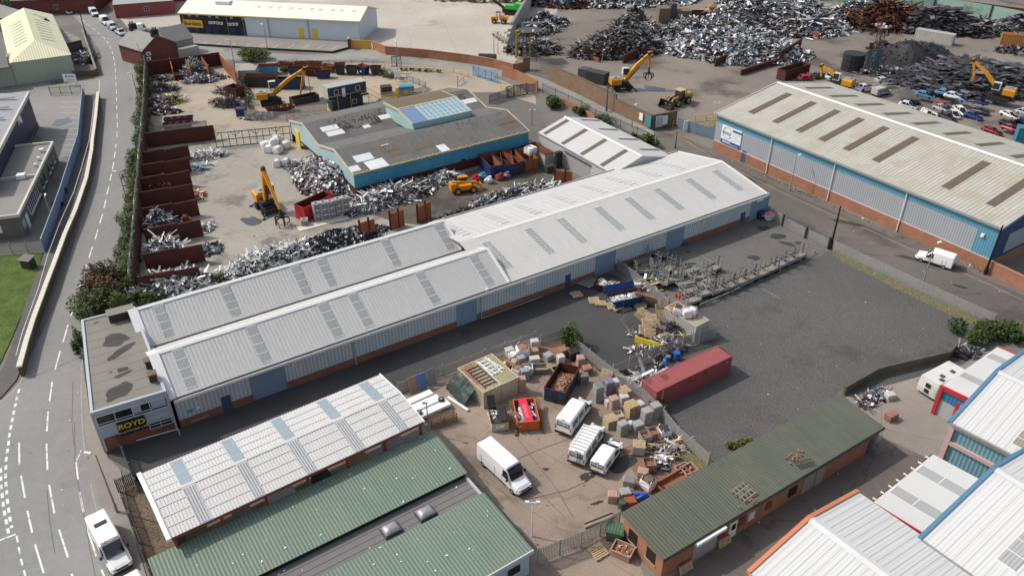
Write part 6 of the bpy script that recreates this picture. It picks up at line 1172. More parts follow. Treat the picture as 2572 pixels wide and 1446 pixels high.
# ---------------------------------------------------------------- machines
m_org = pm('machine_yellow', (.60, .25, .012), rough=.45, var=.12, sc=.8, dirt=(.4, .2, .05), dsc=.9, dth=.62); m_cabg = pm('cab_glass', (.03, .04, .045), rough=.1, spec=.6); m_mdk = pm('machine_black', (.025, .024, .023), rough=.7, var=.2); m_cw = pm('machine_white', (.55, .55, .53), rough=.5)
def handler(label, base, tip, elbow=None, ed=None, end_h=3.2, wheels=True, grab=True, cabside=1, stick=None, s=1., z0=0., long_cab=True, tool=None, boom_w=.75, root_h=2.9):
 P, T = G(*base), G(*tip); v = (T - P); D = v.length; v.normalize(); n = Vector((-v.y, v.x, 0)); rz = math.atan2(v.y, v.x); root = thing('material_handler', label, 'material handler', (P.x, P.y, z0), rz)
 if elbow: E = VP(*elbow, P, n); ed = ((E - P).dot(v), E.z - z0)
 b = MB(); b.bx(-1.9 * s, 1.9 * s, -1.0, 1.0, .7, 1.35); b.bx(-2.3, -1.9, -1.3, 1.3, .5, 1.0); b.bx(1.9, 2.3, -1.3, 1.3, .5, 1.0); b.build('undercarriage', m_mdk, root)
 if wheels:
  for x in (-1.4, 1.4):
   for y in (-1.15, 1.15): wheel(root, x, y, .58, .55, m_mdk)
  for x, y in ((-2.4, -1.5), (-2.4, 1.5), (2.4, -1.5), (2.4, 1.5)): b = MB(); b.bar((x * .9, y * .7, .8), (x * 1.25, y * 1.15, .08), .28, .2); b.box((x * 1.27, y * 1.17, .06), (.6, .5, .1)); b.build('stabiliser', m_mdk, root)
 else:
  for y in (-1.2, 1.2): b = MB(); b.exx([(y - .3, .1), (y + .3, .1), (y + .3, .9), (y - .3, .9)], -2.3, 2.3); b.build('track', m_mdk, root)
 b = MB(); b.tube((0, 0, 1.3), (0, 0, 1.6), .9, 14); b.build('turntable', m_mdk, root)
 b = MB(); b.exx([(-1.3, 1.6), (1.3, 1.6), (1.3, 2.75), (1.0, 3.0), (-1.0, 3.0), (-1.3, 2.75)], -3.0, -.6); b.build('engine_housing', m_org, root); b = MB(); b.bx(-2.9, -.7, -.95, .95, 3.01, 3.12); b.bx(-2.2, -1.5, -.4, .4, 3.12, 3.35); b.build('engine_deck', m_steel, root)
 b = MB(); b.bx(-.6, 1.3, -1.2, 1.2, 1.6, 2.15); b.build('slew_platform', m_mdk, root)
 ch = 1.1 if long_cab else 0.15; b = MB(); y = cabside * .8; b.bx(.1, 1.7, y - .5, y + .5, 2.2 + ch, 2.35 + ch); b.bx(.05, 1.6, y - .5, y + .5, 3.75 + ch, 3.85 + ch); b.bx(.05, .2, y - .5, y + .5, 2.35 + ch, 3.75 + ch); b.bar((.3, y, 2.0), (.5, y, 2.25 + ch), .3); c = b.build('cab', m_cw, root); b = MB(); b.bx(.2, 1.55, y - .46, y + .46, 2.35 + ch, 3.75 + ch); b.build('cab_glass', m_cabg, c)
 r0 = Vector((.55, 0, root_h - .6)); e = Vector((ed[0], 0, ed[1])); tx = stick or D; t = Vector((tx, 0, end_h)); midp = r0.lerp(e, .5) + Vector((-.1, 0, .35))
 b = MB(); b.bar(r0, midp, boom_w * 1.0, boom_w * 1.15, boom_w * .95, boom_w * 1.0, up=(0, 1, 0)); b.bar(midp, e, boom_w * .95, boom_w * 1.0, boom_w * .7, boom_w * .7, up=(0, 1, 0)); bo = b.build('boom', m_org, root); b = MB(); b.tube(r0 + Vector((.5, 0, -.3)), r0.lerp(e, .55) + Vector((.4, 0, -.3)), .13); b.build('boom_cylinder', m_mdk, bo)
 b = MB(); b.bar(e - (t - e).normalized() * .5, t, boom_w * .85, boom_w * .85, boom_w * .45, boom_w * .45, up=(0, 1, 0)); b.build('stick', m_org, root)
 b = MB(); b.ball(e, .55, 8, 5, (1, .8, 1)); b.build('elbow_joint', m_mdk, root)
 b = MB()
 for k in range(6): q = r0.lerp(e, .15 + k * .13); b.box((q.x - .28, 0, q.z + .35), (.2, .5, .12))
 b.build('hose_clamp', m_mdk, bo)
 if grab:
  gz = max(.3, end_h - 2.7); b = MB(); b.bar(t, t + Vector((0, 0, -.9)), .3); b.tube(t + Vector((0, 0, -.9)), t + Vector((0, 0, -1.5)), .32, 8); g = b.build('grapple', m_mdk, root); b = MB()
  for k in range(5):
   a = k * math.tau / 5; d = Vector((math.cos(a), math.sin(a), 0)); q0 = t + Vector((0, 0, -1.3)); q1 = q0 + d * 1.15 + Vector((0, 0, -.25)); q2 = q0 + d * 1.2 + Vector((0, 0, -1.0)); q3 = q0 + d * .45 + Vector((0, 0, -1.75)); b.bar(q0, q1, .2); b.bar(q1, q2, .24, .16); b.bar(q2, q3, .24, .12, .08, .08)
  b.build('tine', m_mdk, g)
 if tool: b = MB(); b.bar(t, t + Vector((.1, 0, -1.6)), .7, .6, .35, .35); b.build('shear_head', tool, root)
 return root
handler('yellow material handler with open grab in the middle of the copper yard', (672, 528), (710, 566), ed=(1.6, 8.0), end_h=2.9, cabside=1)
handler('yellow material handler lowering its arm into a skip in the skip yard', (682, 262), (735, 256), elbow=(764, 174), stick=6.6, end_h=1.6, grab=False, wheels=False)
handler('big yellow material handler with hanging grab in front of the brown wall', (1562, 226), (1626, 222), elbow=(1631, 135), end_h=5.0)
handler('yellow material handler working on the bright scrap heap at the top', (1800, 52), (1868, 52), elbow=(1869, -14), end_h=2.5, grab=False, z0=1.5, wheels=False)
handler('yellow tracked shear machine on the plate piles at the right', (2502, 262), (2434, 248), elbow=(2446, 152), end_h=4.6, grab=False, wheels=False, tool=m_org, z0=1.0, cabside=1, stick=6.2, long_cab=False)
handler('yellow material handler bending over the scrap cars behind the warehouse roof', (2108, 226), (2058, 214), elbow=(2064, 166), end_h=2.0, grab=False, long_cab=False)
# wheel loader
p, a = vat((1735, 252), (1672, 272)); root = thing('wheel_loader', 'yellow wheel loader with wide dark bucket in the scrapyard', 'wheel loader', p, a); m_wl = pm('loader_yellow', (.42, .26, .05), rough=.55, var=.2, sc=1)
for x in (-1.6, 1.7):
 for y in (-1.2, 1.2): wheel(root, x, y, .88, .65, m_wl)
b = MB(); b.exx([(-1.1, 1.0), (1.1, 1.0), (1.1, 2.0), (.8, 2.3), (-.8, 2.3), (-1.1, 2.0)], -3.3, -1.0); b.build('engine_housing', m_wl, root); b = MB(); b.bx(-1.0, .9, -.6, .6, .9, 1.5); b.bx(.9, 2.5, -.55, .55, .8, 1.4); b.build('chassis', m_mdk, root)
b = MB(); b.bx(-1.0, .6, -.8, .8, 1.5, 3.2); c = b.build('cab', m_cabg, root); b = MB(); b.bx(-1.15, .75, -.95, .95, 3.2, 3.38); b.build('cab_roof', pm('sandy_cab_roof', (.5, .36, .17)), c)
b = MB()
for y in (-.6, .6): b.bar((.9, y, 2.0), (2.6, y, 1.7), .25, .4); b.bar((2.6, y, 1.7), (3.6, y, .7), .25, .35)
b.build('lift_arm', m_wl, root); b = MB(); pr = [(3.4, .15), (4.9, .1), (4.95, .18), (3.6, .3), (3.5, 1.4), (4.1, 1.75), (4.05, 1.85), (3.35, 1.5)]
b.ext(pr, -1.75, 1.75); b.ext([(3.4, .15), (4.9, .1), (4.1, 1.8), (3.4, 1.5)], -1.82, -1.76); b.ext([(3.4, .15), (4.9, .1), (4.1, 1.8), (3.4, 1.5)], 1.76, 1.82); b.build('bucket', pm('worn_bucket', (.07, .06, .05), rough=.4, metal=.5, var=.3), root)
b = MB(); b.tube((-1.8, .5, 2.3), (-1.8, .5, 3.1), .09); b.build('exhaust', m_mdk, root)
# telehandler
p, a = vat((1130, 486), (1200, 476)); root = thing('telehandler', 'orange yellow telehandler parked behind the long shed', 'telehandler', p, a); m_th = pm('telehandler_orange', (.62, .24, .01), rough=.4, var=.08)
for x in (-1.3, 1.5):
 for y in (-1.0, 1.0): wheel(root, x, y, .62, .42, m_th)
b = MB(); b.exx([(-.9, .6), (.9, .6), (.9, 1.3), (-.9, 1.3)], -2.5, 2.0); b.exx([(-1.1, .9), (-.3, .9), (-.3, 1.75), (-1.1, 1.6)], -1.0, 1.2); b.exx([(-.9, 1.3), (.9, 1.3), (.8, 2.0), (-.8, 2.0)], -2.5, -1.5); b.build('body', m_th, root)
b = MB(); b.bx(-.8, .7, .25, 1.05, 1.3, 2.55); c = b.build('cab', m_cabg, root); b = MB(); b.bx(-.9, .8, .2, 1.1, 2.55, 2.66); b.build('cab_roof', m_th, c)
b = MB(); b.bar((-2.2, -.1, 2.0), (2.2, -.1, 1.55), .45, .5); b.bar((2.2, -.1, 1.55), (3.0, -.1, .9), .4, .4); b.build('boom', m_th, root); b = MB(); b.bx(3.0, 3.12, -.6, .6, .3, 1.3); b.bx(3.12, 4.2, -.5, -.36, .28, .36); b.bx(3.12, 4.2, .36, .5, .28, .36); b.build('fork_carriage', m_th, root)
# dumper
p, a = vat((1238, 58), (1272, 60)); root = thing('site_dumper', 'yellow articulated dumper with orange skip by the block wall', 'dumper', p, a)
for x in (-1.5, 1.4):
 for y in (-1., 1.): wheel(root, x, y, .7, .5, m_org)
b = MB(); b.bx(-2.4, -.6, -.8, .8, .9, 1.9); b.build('engine_housing', m_org, root); b = MB()
for x, y in ((-.9, -.6), (-.9, .6), (.1, -.6), (.1, .6)): b.bar((x, y, 1.4), (x, y, 3.2), .1)
b.bx(-1, .2, -.7, .7, 3.2, 3.3); b.build('roll_cage', m_mdk, root); b = MB(); b.loft([[(.3, -.9, 1.0), (2.2, -.9, 1.0), (2.2, .9, 1.0), (.3, .9, 1.0)], [(0, -1.2, 2.1), (2.9, -1.2, 2.0), (2.9, 1.2, 2.0), (0, 1.2, 2.1)]]); b.build('skip', pm('dumper_skip', (.45, .2, .06), var=.2), root)
# screener
p, a = vat((1318, 40), (1248, 34)); root = thing('mobile_screener', 'bright green screening machine with dark conveyor by the block wall', 'screening machine', p, a); m_grn = pm('bright_green_machine', (.05, .42, .06), rough=.5, var=.1)
b = MB(); b.bx(-4, 1.5, -1.2, 1.2, 1.8, 2.9); b.bx(-4.6, -1.5, -1.4, 1.4, 2.9, 3.6); b.build('hopper', m_grn, root); b = MB(); b.bx(-3.5, 2.5, -.9, .9, .5, 1.8); b.build('chassis', m_mdk, root); b = MB(); b.bar((1.5, 0, 1.3), (6.5, 0, 4.6), 1.1, .5); b.build('conveyor', m_mdk, root)
for y in (-1.1, 1.1): b = MB(); b.bx(-3, 1.5, y - .25, y + .25, 0, .8); b.build('track', m_mdk, root)
# ---------------------------------------------------------------- containers, skips, stacked goods
m_cred = pm('faded_red_container', (.30, .085, .085), rough=.6, var=.1, sc=.4, dirt=(.22, .07, .06), dsc=.4, dth=.58); m_cream2 = pm('cream_container', (.50, .44, .31), rough=.65, var=.15, sc=.5, dirt=(.32, .2, .1), dsc=.5, dth=.6); m_cgrey = pm('grey_container', (.42, .41, .37), rough=.65, var=.15, sc=.6, dirt=(.3, .16, .08), dsc=.6, dth=.6)
m_rroof = pm('rust_streaked_roof', (.40, .34, .24), rough=.8, var=.2, sc=.6, dirt=(.28, .1, .035), dsc=.3, dth=.48); m_mroof = pm('mossy_cream_roof', (.34, .31, .19), rough=.8, var=.15, sc=.5); m_navy = pm('navy_skip_paint', (.018, .035, .12), rough=.5, var=.2, sc=.8, dirt=(.05, .035, .03), dsc=.6, dth=.58); m_sblue = pm('blue_skip_paint', (.012, .05, .17), rough=.45, var=.12)
m_skor = pm('orange_skip_paint', (.50, .12, .02), rough=.55, var=.15); m_grimy = pm('grimy_steel', (.045, .043, .042), rough=.7, var=.3); m_sred = pm('red_box_paint', (.45, .02, .025), rough=.5, var=.1)
def container(label, A, a, L, W, H, m, roof, ridge=.28, group=None, marks=False, name='shipping_container'):
 root = thing(name, label, 'container', (A.x, A.y, 0), a, group); b = MB()
 n = int(L / ridge); pts = []
 for k in range(n): x = .12 + (L - .24) * k / n; w = (L - .24) / n; pts += [(x, 0), (x + w * .35, 0), (x + w * .5, .05), (x + w * .85, .05)]
 for y0, s in ((0, 1), (W, -1)): P = [(x, y0 + s * y, .15) for x, y in pts]; Q = [(x, y0 + s * y, H - .1) for x, y in pts]; b.add(P + Q, [[i, i + 1, len(P) + i + 1, len(P) + i] for i in range(len(P) - 1)])
 k2 = int(W / ridge)
 for x0, s in ((0, 1), (L, -1)): P = [(x0 + s * (.05 if i % 2 else 0), .1 + (W - .2) * i / k2 / 2, .15) for i in range(2 * k2 + 1)]; Q = [(x, y, H - .1) for x, y, z in P]; b.add(P + Q, [[i, i + 1, len(P) + i + 1, len(P) + i] for i in range(len(P) - 1)])
 b.build('wall', m, root); b = MB(); t = .13
 for x in (0, L - t):
  for y in (0, W - t): b.bx(x, x + t, y, y + t, 0, H)
 for z in (0, H - .12):
  for y in (-.01, W - .12 + .01): b.bx(t, L - t, y, y + .12, z, z + .12)
  for x in (-.01, L - .12 + .01): b.bx(x, x + .12, t, W - t, z, z + .12)
 b.build('frame', m, root); b = MB(); b.bx(.1, L - .1, .1, W - .1, H - .1, H - .03)
 for k in range(int(L / .38)): b.bx(.25 + k * .38, .4 + k * .38, .15, W - .15, H - .03, H)
 b.build('roof', roof, root); b = MB(); b.bx(.15, L - .15, .15, W - .15, .1, H - .15); b.build('inner', m_int, root)
 return root
A, B_, C_ = G(1612, 958, 2.62), G(1649.5, 984, 2.62), G(1840, 893.5, 2.62); a = math.atan2((C_ - B_).y, (C_ - B_).x)
rc = container('long faded red shipping container on the gravel lot beside the palisade fence', B_, a, 12.19, 2.5, 2.62, m_cred, m_cred)
for t_, x, z, s in (('3', 1.0, 2.2, .5), ('0', 1.0, 1.75, .5), ('D', 1.0, 1.3, .42), ('P', .95, .6, .4), ('2 ..', 11.3, 2.2, .35), ('45', 11.4, 1.9, .2)): text(t_, s, m_wht, rc, faceM((x, -.02, z), (1, 0, 0), (0, 0, 1)), depth=.005, name='marking')
b = MB()
for k in range(4): b.bx(2.3 + k * .22, 2.38 + k * .22, .9 + k * .1, 2.0 - k * .05, 2.625, 2.635)
for k in range(4): b.bx(.25 + k * .2, .3 + k * .2, 1.4 + .1 * k, 2.3, 2.625, 2.635)
b.build('burnt_stripe', m_blk, rc)
A, B_, C_ = G(1213, 986, 2.45), G(1299, 945, 2.45), G(1148, 924, 2.45); a = math.atan2((C_ - A).y, (C_ - A).x); v = Vector((math.cos(a), math.sin(a), 0)); w = Vector((v.y, -v.x, 0)); L_ = (C_ - A).length
for i in range(2):
 o = A + w * (2.5 * (i + 1)); container('cream container with ' + ('rust streaked roof beside the green tarpaulin' if i == 0 else 'mossy roof and white frames on top beside the cement bags'), o, a, L_, 2.44, 2.45, m_cream2, m_rroof if i == 0 else m_mroof)
A, B_ = G(1749, 820, 2.5), G(1669, 771, 2.5); a = math.atan2((B_ - A).y, (B_ - A).x); v = Vector((math.cos(a), math.sin(a), 0)); w = Vector((v.y, -v.x, 0)); container('grey container with rusty ribbed roof carrying white bulk bags', A + w * 2.5, a, (B_ - A).length, 2.5, 2.5, m_cgrey, m_rroof); GC = (A, v, w)
A, B_ = G(2384, 116), G(2294, 98); a = math.atan2((B_ - A).y, (B_ - A).x); container('silver ribbed container behind the black grit heap', G(2294, 100), ang((2294, 100), (2384, 116)), 10, 2.5, 2.9, m_cgrey, m_cgrey, .5)
container('yellow brown ribbed container at the top right edge', G(2510, 112), R(-25), 9, 2.5, 2.9, pm('ochre_container', (.36, .17, .04), var=.2), m_rust2, .6); container('blue container at the right edge beside the scrap cars', G(2548, 360), R(-20), 6, 2.4, 3.2, pm('teal_blue_container', (.04, .18, .28), var=.08), MATS['teal_blue_container'], .6)
def opentop(label, A, a, L, W, H, m, inside=None, taper=(0, 0, 0), rib=True, rust=None, group=None, name='skip', cat='skip', t=.08, floor=.25, z=0., lidz=None):
 """open container: A near-left bottom corner, L along a; taper = how far the bottom pulls in at the two ends and the sides"""
 root = thing(name, label, cat, (A.x, A.y, z), a, group); e0, e1, sd_ = taper
 lo = [(e0, sd_), (L - e1, sd_), (L - e1, W - sd_), (e0, W - sd_)]; hi = [(0, 0), (L, 0), (L, W), (0, W)]; b = MB()
 for i in range(4):
  j = (i + 1) % 4; b.add([(*lo[i], .08), (*lo[j], .08), (*hi[j], H), (*hi[i], H)], [[0, 1, 2, 3]])
 b.add([(*p, .08) for p in lo], [[3, 2, 1, 0]])
 if rib:
  for k in range(1, int(L / .9)):
   x = L * k / int(L / .9); xb = e0 + (L - e0 - e1) * k / int(L / .9)
   for y, yb in ((-.03, sd_ - .03), (W + .03, W - sd_ + .03)): b.bar((xb, yb, .1), (x, y, H - .05), .12, .08, up=(0, 1, 0))
 b.build('shell', m, root); b = MB(); q = t
 for i in range(4):
  j = (i + 1) % 4; f = lambda P, k: (P[k][0] + (q if P[k][0] < L / 2 else -q), P[k][1] + (q if P[k][1] < W / 2 else -q)); b.add([(*f(lo, j), floor), (*f(lo, i), floor), (*f(hi, i), H), (*f(hi, j), H)], [[0, 1, 2, 3]])
 b.add([(*f(lo, k), floor) for k in range(4)], [[0, 1, 2, 3]]); b.build('inside', inside or m_rust, root); b = MB()
 for i in range(4): j = (i + 1) % 4; p, r_ = Vector((*hi[i], H)), Vector((*hi[j], H)); b.bar(p, r_, .12, .1)
 b.build('rim', rust or m_rust, root); return root
def quadA(fl, fr_, bl, z):                          # front-left, front-right, back-left top corners in the photo
 A, B_, C_ = G(*fl, z), G(*fr_, z), G(*bl, z); return Vector((A.x, A.y, 0)), math.atan2((B_ - A).y, (B_ - A).x), (B_ - A).length, (C_ - A).length
m_rub = pm('brick_rubble', (.26, .115, .065), rough=.95, var=.4, sc=3)
def load(name, label, cat, A, a, x0, x1, y0, y1, z, h, mats, n, size, seed=0, flat=False, group=None):
 rg = random.Random(seed); b = MB(); root = None; nx = 9
 def hh(u, v): return z + h * (1 - max(abs(2 * u - 1), abs(2 * v - 1)) ** 3) * (.7 + .3 * noise.noise(Vector((u * 3, v * 3, seed))))
 for i in range(nx):
  for j in range(nx): b.add([(x0 + (x1 - x0) * (i + p) / nx, y0 + (y1 - y0) * (j + q) / nx, hh((i + p) / nx, (j + q) / nx)) for p, q in ((0, 0), (1, 0), (1, 1), (0, 1))], [[0, 1, 2, 3]])
 for k in range(n):
  u, v = rg.random(), rg.random(); c = Vector((x0 + (x1 - x0) * u, y0 + (y1 - y0) * v, hh(u, v) + size * .2)); b.c = rg.randrange(len(mats)); s = size * rg.uniform(.5, 1.4)
  b.box(c, (s, s * rg.uniform(.3, 1), s * rg.uniform(.1, .5)), M=Matrix.Rotation(rg.uniform(0, 6), 3, 'Z') @ Matrix.Rotation(rg.uniform(-.7, .7), 3, 'X'))
 o = b.build(name, mats, loc=(A.x, A.y, 0)); o.rotation_euler = (0, 0, a); return tag(o, label, cat, group)
m_brk = pm('loose_brick', (.33, .15, .085), rough=.95, var=.3, sc=4); m_ltrub = pm('pale_rubble', (.48, .33, .25), rough=.95, var=.3, sc=4); m_alu = pm('bright_scrap', (.50, .505, .51), rough=.45, metal=.45, var=.3, sc=2); m_gry = pm('dull_scrap', (.24, .24, .235), rough=.55, metal=.35, var=.35, sc=2); m_dkm = pm('dark_scrap', (.06, .06, .063), rough=.6, metal=.3, var=.3, sc=2); m_cop2 = pm('copper_scrap', (.55, .22, .13), rough=.4, metal=.6, var=.3, sc=2); m_wscr = pm('white_scrap', (.70, .70, .68), rough=.6, var=.1); m_bscr = pm('blue_scrap', (.11, .155, .24), rough=.5, var=.2); m_ltbl = pm('pale_blue_scrap', (.40, .50, .58), rough=.5, var=.2)
A, a, L, W = quadA((1367, 973), (1419, 987), (1414, 912), 1.9); opentop('long open skip with blue end and rusty inside, filled with brick rubble', A, a, L, W, 1.9, m_grimy, rust=m_rust)
load('brick_rubble', 'orange brick rubble filling the blue ended skip', 'rubble', A, a, .15, L - .15, .15, W - .15, .6, .9, [m_rub, m_brk, m_rub, m_ltrub], 500, .2, 1)
b = MB(); b.bx(.12, L * .38, -.05, -.015, .9, 1.7); b.bx(L * .66, L * .92, -.05, -.015, .9, 1.7); o = b.build('painted_end', m_sblue, [x for x in bpy.data.objects if x.get('label', '').startswith('long open skip with blue')][0])
A, a, L, W = quadA((1300, 1061), (1355, 1056), (1289, 1004), 1.4); opentop('bright orange skip holding a red sign and scraps', A, a, L, W, 1.4, m_skor, pm('orange_inside', (.4, .1, .02), var=.2), rust=m_skor)
load('sign_waste', 'navy and white scraps in the orange skip', 'waste', A, a, .1, L - .1, .1, W - .1, .6, .2, [m_navy, m_wscr, m_dkm, m_ltbl], 60, .6, 2)
b = MB(); b.box((0, 0, 0), (.95, 3.9, .06)); o = b.build('red_sign', pm('red_sign_face', (.65, .03, .06), rough=.4), loc=(A.x + .0, A.y, 0)); v = Vector((math.cos(a), math.sin(a), 0)); n = Vector((-v.y, v.x, 0)); o.location = A + v * L * .5 + n * W * .52 + Vector((0, 0, 1.25)); o.rotation_euler = (.1, 0, a + .1); tag(o, 'long red shop sign lying in the orange skip', 'sign'); text('EXPRESS', .55, pm('pink_letters', (.75, .3, .32)), o, faceM((0, 0, .035), (0, 1, 0), (-1, 0, 0)), depth=.005)
for t_, lab in ((-.35, 'left'), (L + .25, 'right')):
 for k in range(3): b = MB(); b.bar((0, -.6, .1), (.1 * k, W + .2, 1.2 - .1 * k), .05, .3); o = b.build('iron_railing', pm('brown_iron', (.2, .12, .06), var=.3), loc=A + v * (t_ + .1 * k)); o.rotation_euler = (0, 0, a); tag(o, 'brown railing leaning on the %s side of the orange skip, %s one' % (lab, ('inner', 'middle', 'outer')[k]), 'railing', group='railings by the orange skip')
A, a, L, W = quadA((1235, 1063), (1278, 1058), (1228, 1022), 1.3); root = opentop('cream waste bin with black lids, one open, beside the orange skip', A, a, L, W, 1.3, m_cream2, m_int, rib=False, name='waste_bin', cat='bin')
b = MB(); b.box((L * .7, W * .5, 1.4), (L * .5, W * .9, .08)); b.build('lid', m_plast, root); b = MB(); b.box((L * .22, W + .5, 1.7), (L * .46, 1.4, .08), M=Matrix.Rotation(R(50), 3, 'X')); b.build('lid', m_plast, root); b = MB(); b.bx(L * .25, L * .75, -.04, -.01, .55, .95); b.build('sign', m_wht, root)
load('metal_offcuts', 'silver and black offcuts in the cream bin', 'offcuts', A, a, .1, L * .5, .1, W - .1, .8, .2, [m_gry, m_dkm, m_wscr], 50, .4, 3)
def skip(label, x, y, L, a, m, W=1.9, H=1.5, group=None, ins=None): c = G(x, y); v = Vector((math.cos(a), math.sin(a), 0)); n = Vector((-v.y, v.x, 0)); A = c - v * L / 2 - n * W / 2; return A, opentop(label, A, a, L, W, H, m, ins, taper=(L * .16, L * .16, .12), rib=True, group=group)
A, _ = skip('navy blue skip with a raised lid, full of silver foil offcuts', 1569, 764, 5.0, R(20), m_sblue, 2.2, 1.5); load('foil_offcuts', 'silver and pale blue foil offcuts in the navy skip', 'offcuts', A, R(20), .3, 4.7, .2, 2.0, .8, .4, [m_alu, m_ltbl, m_wscr], 160, .4, 4)
b = MB(); b.box((2.2, 2.7, 1.9), (4.6, 1.2, .12), M=Matrix.Rotation(R(70), 3, 'X')); b.build('lid', m_sblue, _)
A, _ = skip('rusty low skip holding white bags behind the navy skip', 1532, 728, 4.2, R(-24), m_rust, 2.2, 1.1); load('white_bags', 'white plastic bags in the rusty low skip', 'bags', A, R(-24), .3, 3.6, .3, 1.9, .6, .5, [m_wscr, m_wscr, m_gry], 70, .6, 5)
b = MB(); b.ball((0, 0, .22), 1.05, 16, 4, (1, .75, .25)); tag(b.build('paddling_pool', pm('royal_blue_plastic', (.02, .025, .28), rough=.4), loc=G(1711, 612)), 'royal blue plastic tub lying beside the shutter door', 'tub')
# four-wheeled carts
m_cart_s = pm('weathered_cart_steel', (.27, .265, .25), rough=.7, var=.25, sc=1, metal=.2); m_cart_w = pm('cart_deck_board', (.25, .22, .18), rough=.9, var=.3, sc=1)
def mkcart(label, loc, rz, tall=(1, 1), tilt=0):
 root = thing('flatbed_cart', label, 'cart', loc, rz, 'grey flatbed carts beside the gravel lot'); b = MB(); b.bx(-1.25, 1.25, -.75, .75, .62, .68); b.build('deck', m_cart_w, root); b = MB()
 for y in (-.78, .72): b.bx(-1.3, 1.3, y, y + .06, .55, .95)
 for x in (-1.3, 1.24): b.bx(x, x + .06, -.72, .72, .55, .95)
 b.build('tray_rim', m_cart_s, root)
 for k, x in enumerate((-1.2, 1.2)):
  if not tall[k]: continue
  b = MB()
  for y in (-.7, .0, .7): b.bar((x, y, .9), (x + U(-.05, .05), y + U(-.05, .05), 2.5 + U(-.35, .35)), .08 if y else .24, .08)
  b.bar((x, -.7, 1.4), (x, .7, 1.4), .08); b.bar((x, -.7, 2.0), (x, .7, 2.0), .07); b.build('end_stakes', m_cart_s, root)
 for x in (-.9, .9):
  for y in (-.65, .65): b = MB(); b.tube((x, y - .1, .26), (x, y + .1, .26), .26, 10); b.build('wheel', m_tyre, root)
 return root
ra = ang((1764, 743), (1997, 652)); row = [(1734, 764), (1764, 746), (1796, 738), (1826, 728), (1853, 717), (1879, 706), (1904, 697), (1930, 685), (1955, 673), (1977, 662), (1999, 652)]
ordn = ('first', 'second', 'third', 'fourth', 'fifth', 'sixth', 'seventh', 'eighth', 'ninth', 'tenth', 'eleventh')
protos = [mkcart('', G(*row[-1]), ra, t) for t in ((1, 1), (1, 0), (0, 1))]
for i, (x, y) in enumerate(row[::-1]):
 lab = 'grey flatbed cart in the row along the low rail, %s from the street fence' % ordn[i]
 if i == 0: protos[0]['label'] = lab
 else: clone(protos[0 if i % 4 else 1 if i == 4 else 0], G(x, y), ra + U(-.08, .08), lab)
cl_ = [(1654, 644, -.5, 'with a rusty load by the shed wall, nearest the shutter'), (1610, 662, .7, 'nearest the blue door, hard against the shed'), (1634, 676, .5, 'with an empty deck beside the yellowish crate lid'), (1674, 686, .9, 'under the puddle edge in the middle of the jumble'), (1729, 690, .55, 'with planks on it at the back right of the jumble'), (1749, 706, .5, 'with a pale deck, in front of the rust coloured one'), (1787, 684, .6, 'with a rust coloured board, standing apart at the back'), (1657, 700, 1.1, 'with a brown board in the left middle of the jumble'), (1640, 708, 1.2, 'nearest the palisade, leaning on its neighbour'), (1690, 712, .3, 'with wheels facing the palisade in the middle front'), (1669, 718, 1.0, 'with ladder like sides beside the palisade fence'), (1719, 720, .4, 'with a plated side at the centre of the jumble'), (1614, 688, .2, 'behind the palisade fence beside leaning posts'), (1731, 740, .4, 'in the front left next to the traffic cones'), (1768, 718, .6, 'with a white bucket on it behind the row'), (1783, 728, .4, 'touching the rear of the row by the white bucket'), (1700, 698, 1.4, 'turned across the others near the centre')]
for i, (x, y, r_, lab) in enumerate(cl_):
 if i < 2: o = protos[i + 1]; o.location = G(x, y); o.rotation_euler = (0, 0, r_); o['label'] = 'grey cart ' + lab
 else: clone(protos[i % 3], G(x, y), r_, 'grey cart ' + lab, rot=(0, 0 if i % 5 else .25, r_))
# pallets
m_pal1 = pm('fresh_pallet_wood', (.50, .37, .22), rough=.85, var=.2, sc=1.5); m_pal2 = pm('weathered_pallet_wood', (.26, .22, .175), rough=.9, var=.2, sc=1.5)
def palmesh(b, z=0, s=1.):
 for k in range(7): y = -.5 + k / 6; b.bx(-.6 * s, .6 * s, (y - .05) * s, (y + .05) * s, z + .12, z + .145)
 for x in (-.55, 0, .55): b.bx((x - .05) * s, (x + .05) * s, -.55 * s, .55 * s, z + .02, z + .119)
 for y in (-.5, 0, .5): b.bx(-.6 * s, .6 * s, (y - .06) * s, (y + .06) * s, z, z + .019)
def mkpal(m): b = MB(); palmesh(b); o = b.build('pallet', m); return o
pp = [mkpal(m_pal1), mkpal(m_pal2)]; used = [False, False]
def pallet(label, x, y, rz, kind=0, tilt=(0, 0), z=0., p=None, s=1.):
 o = pp[kind] if not used[kind] else pp[kind].copy()
 if used[kind]: COL.objects.link(o)
 used[kind] = True; p = p or G(x, y); o.location = (p.x, p.y, z); o.rotation_euler = (*tilt, rz); o.scale = (s, s, s); tag(o, label, 'pallet', 'loose wooden pallets'); return o
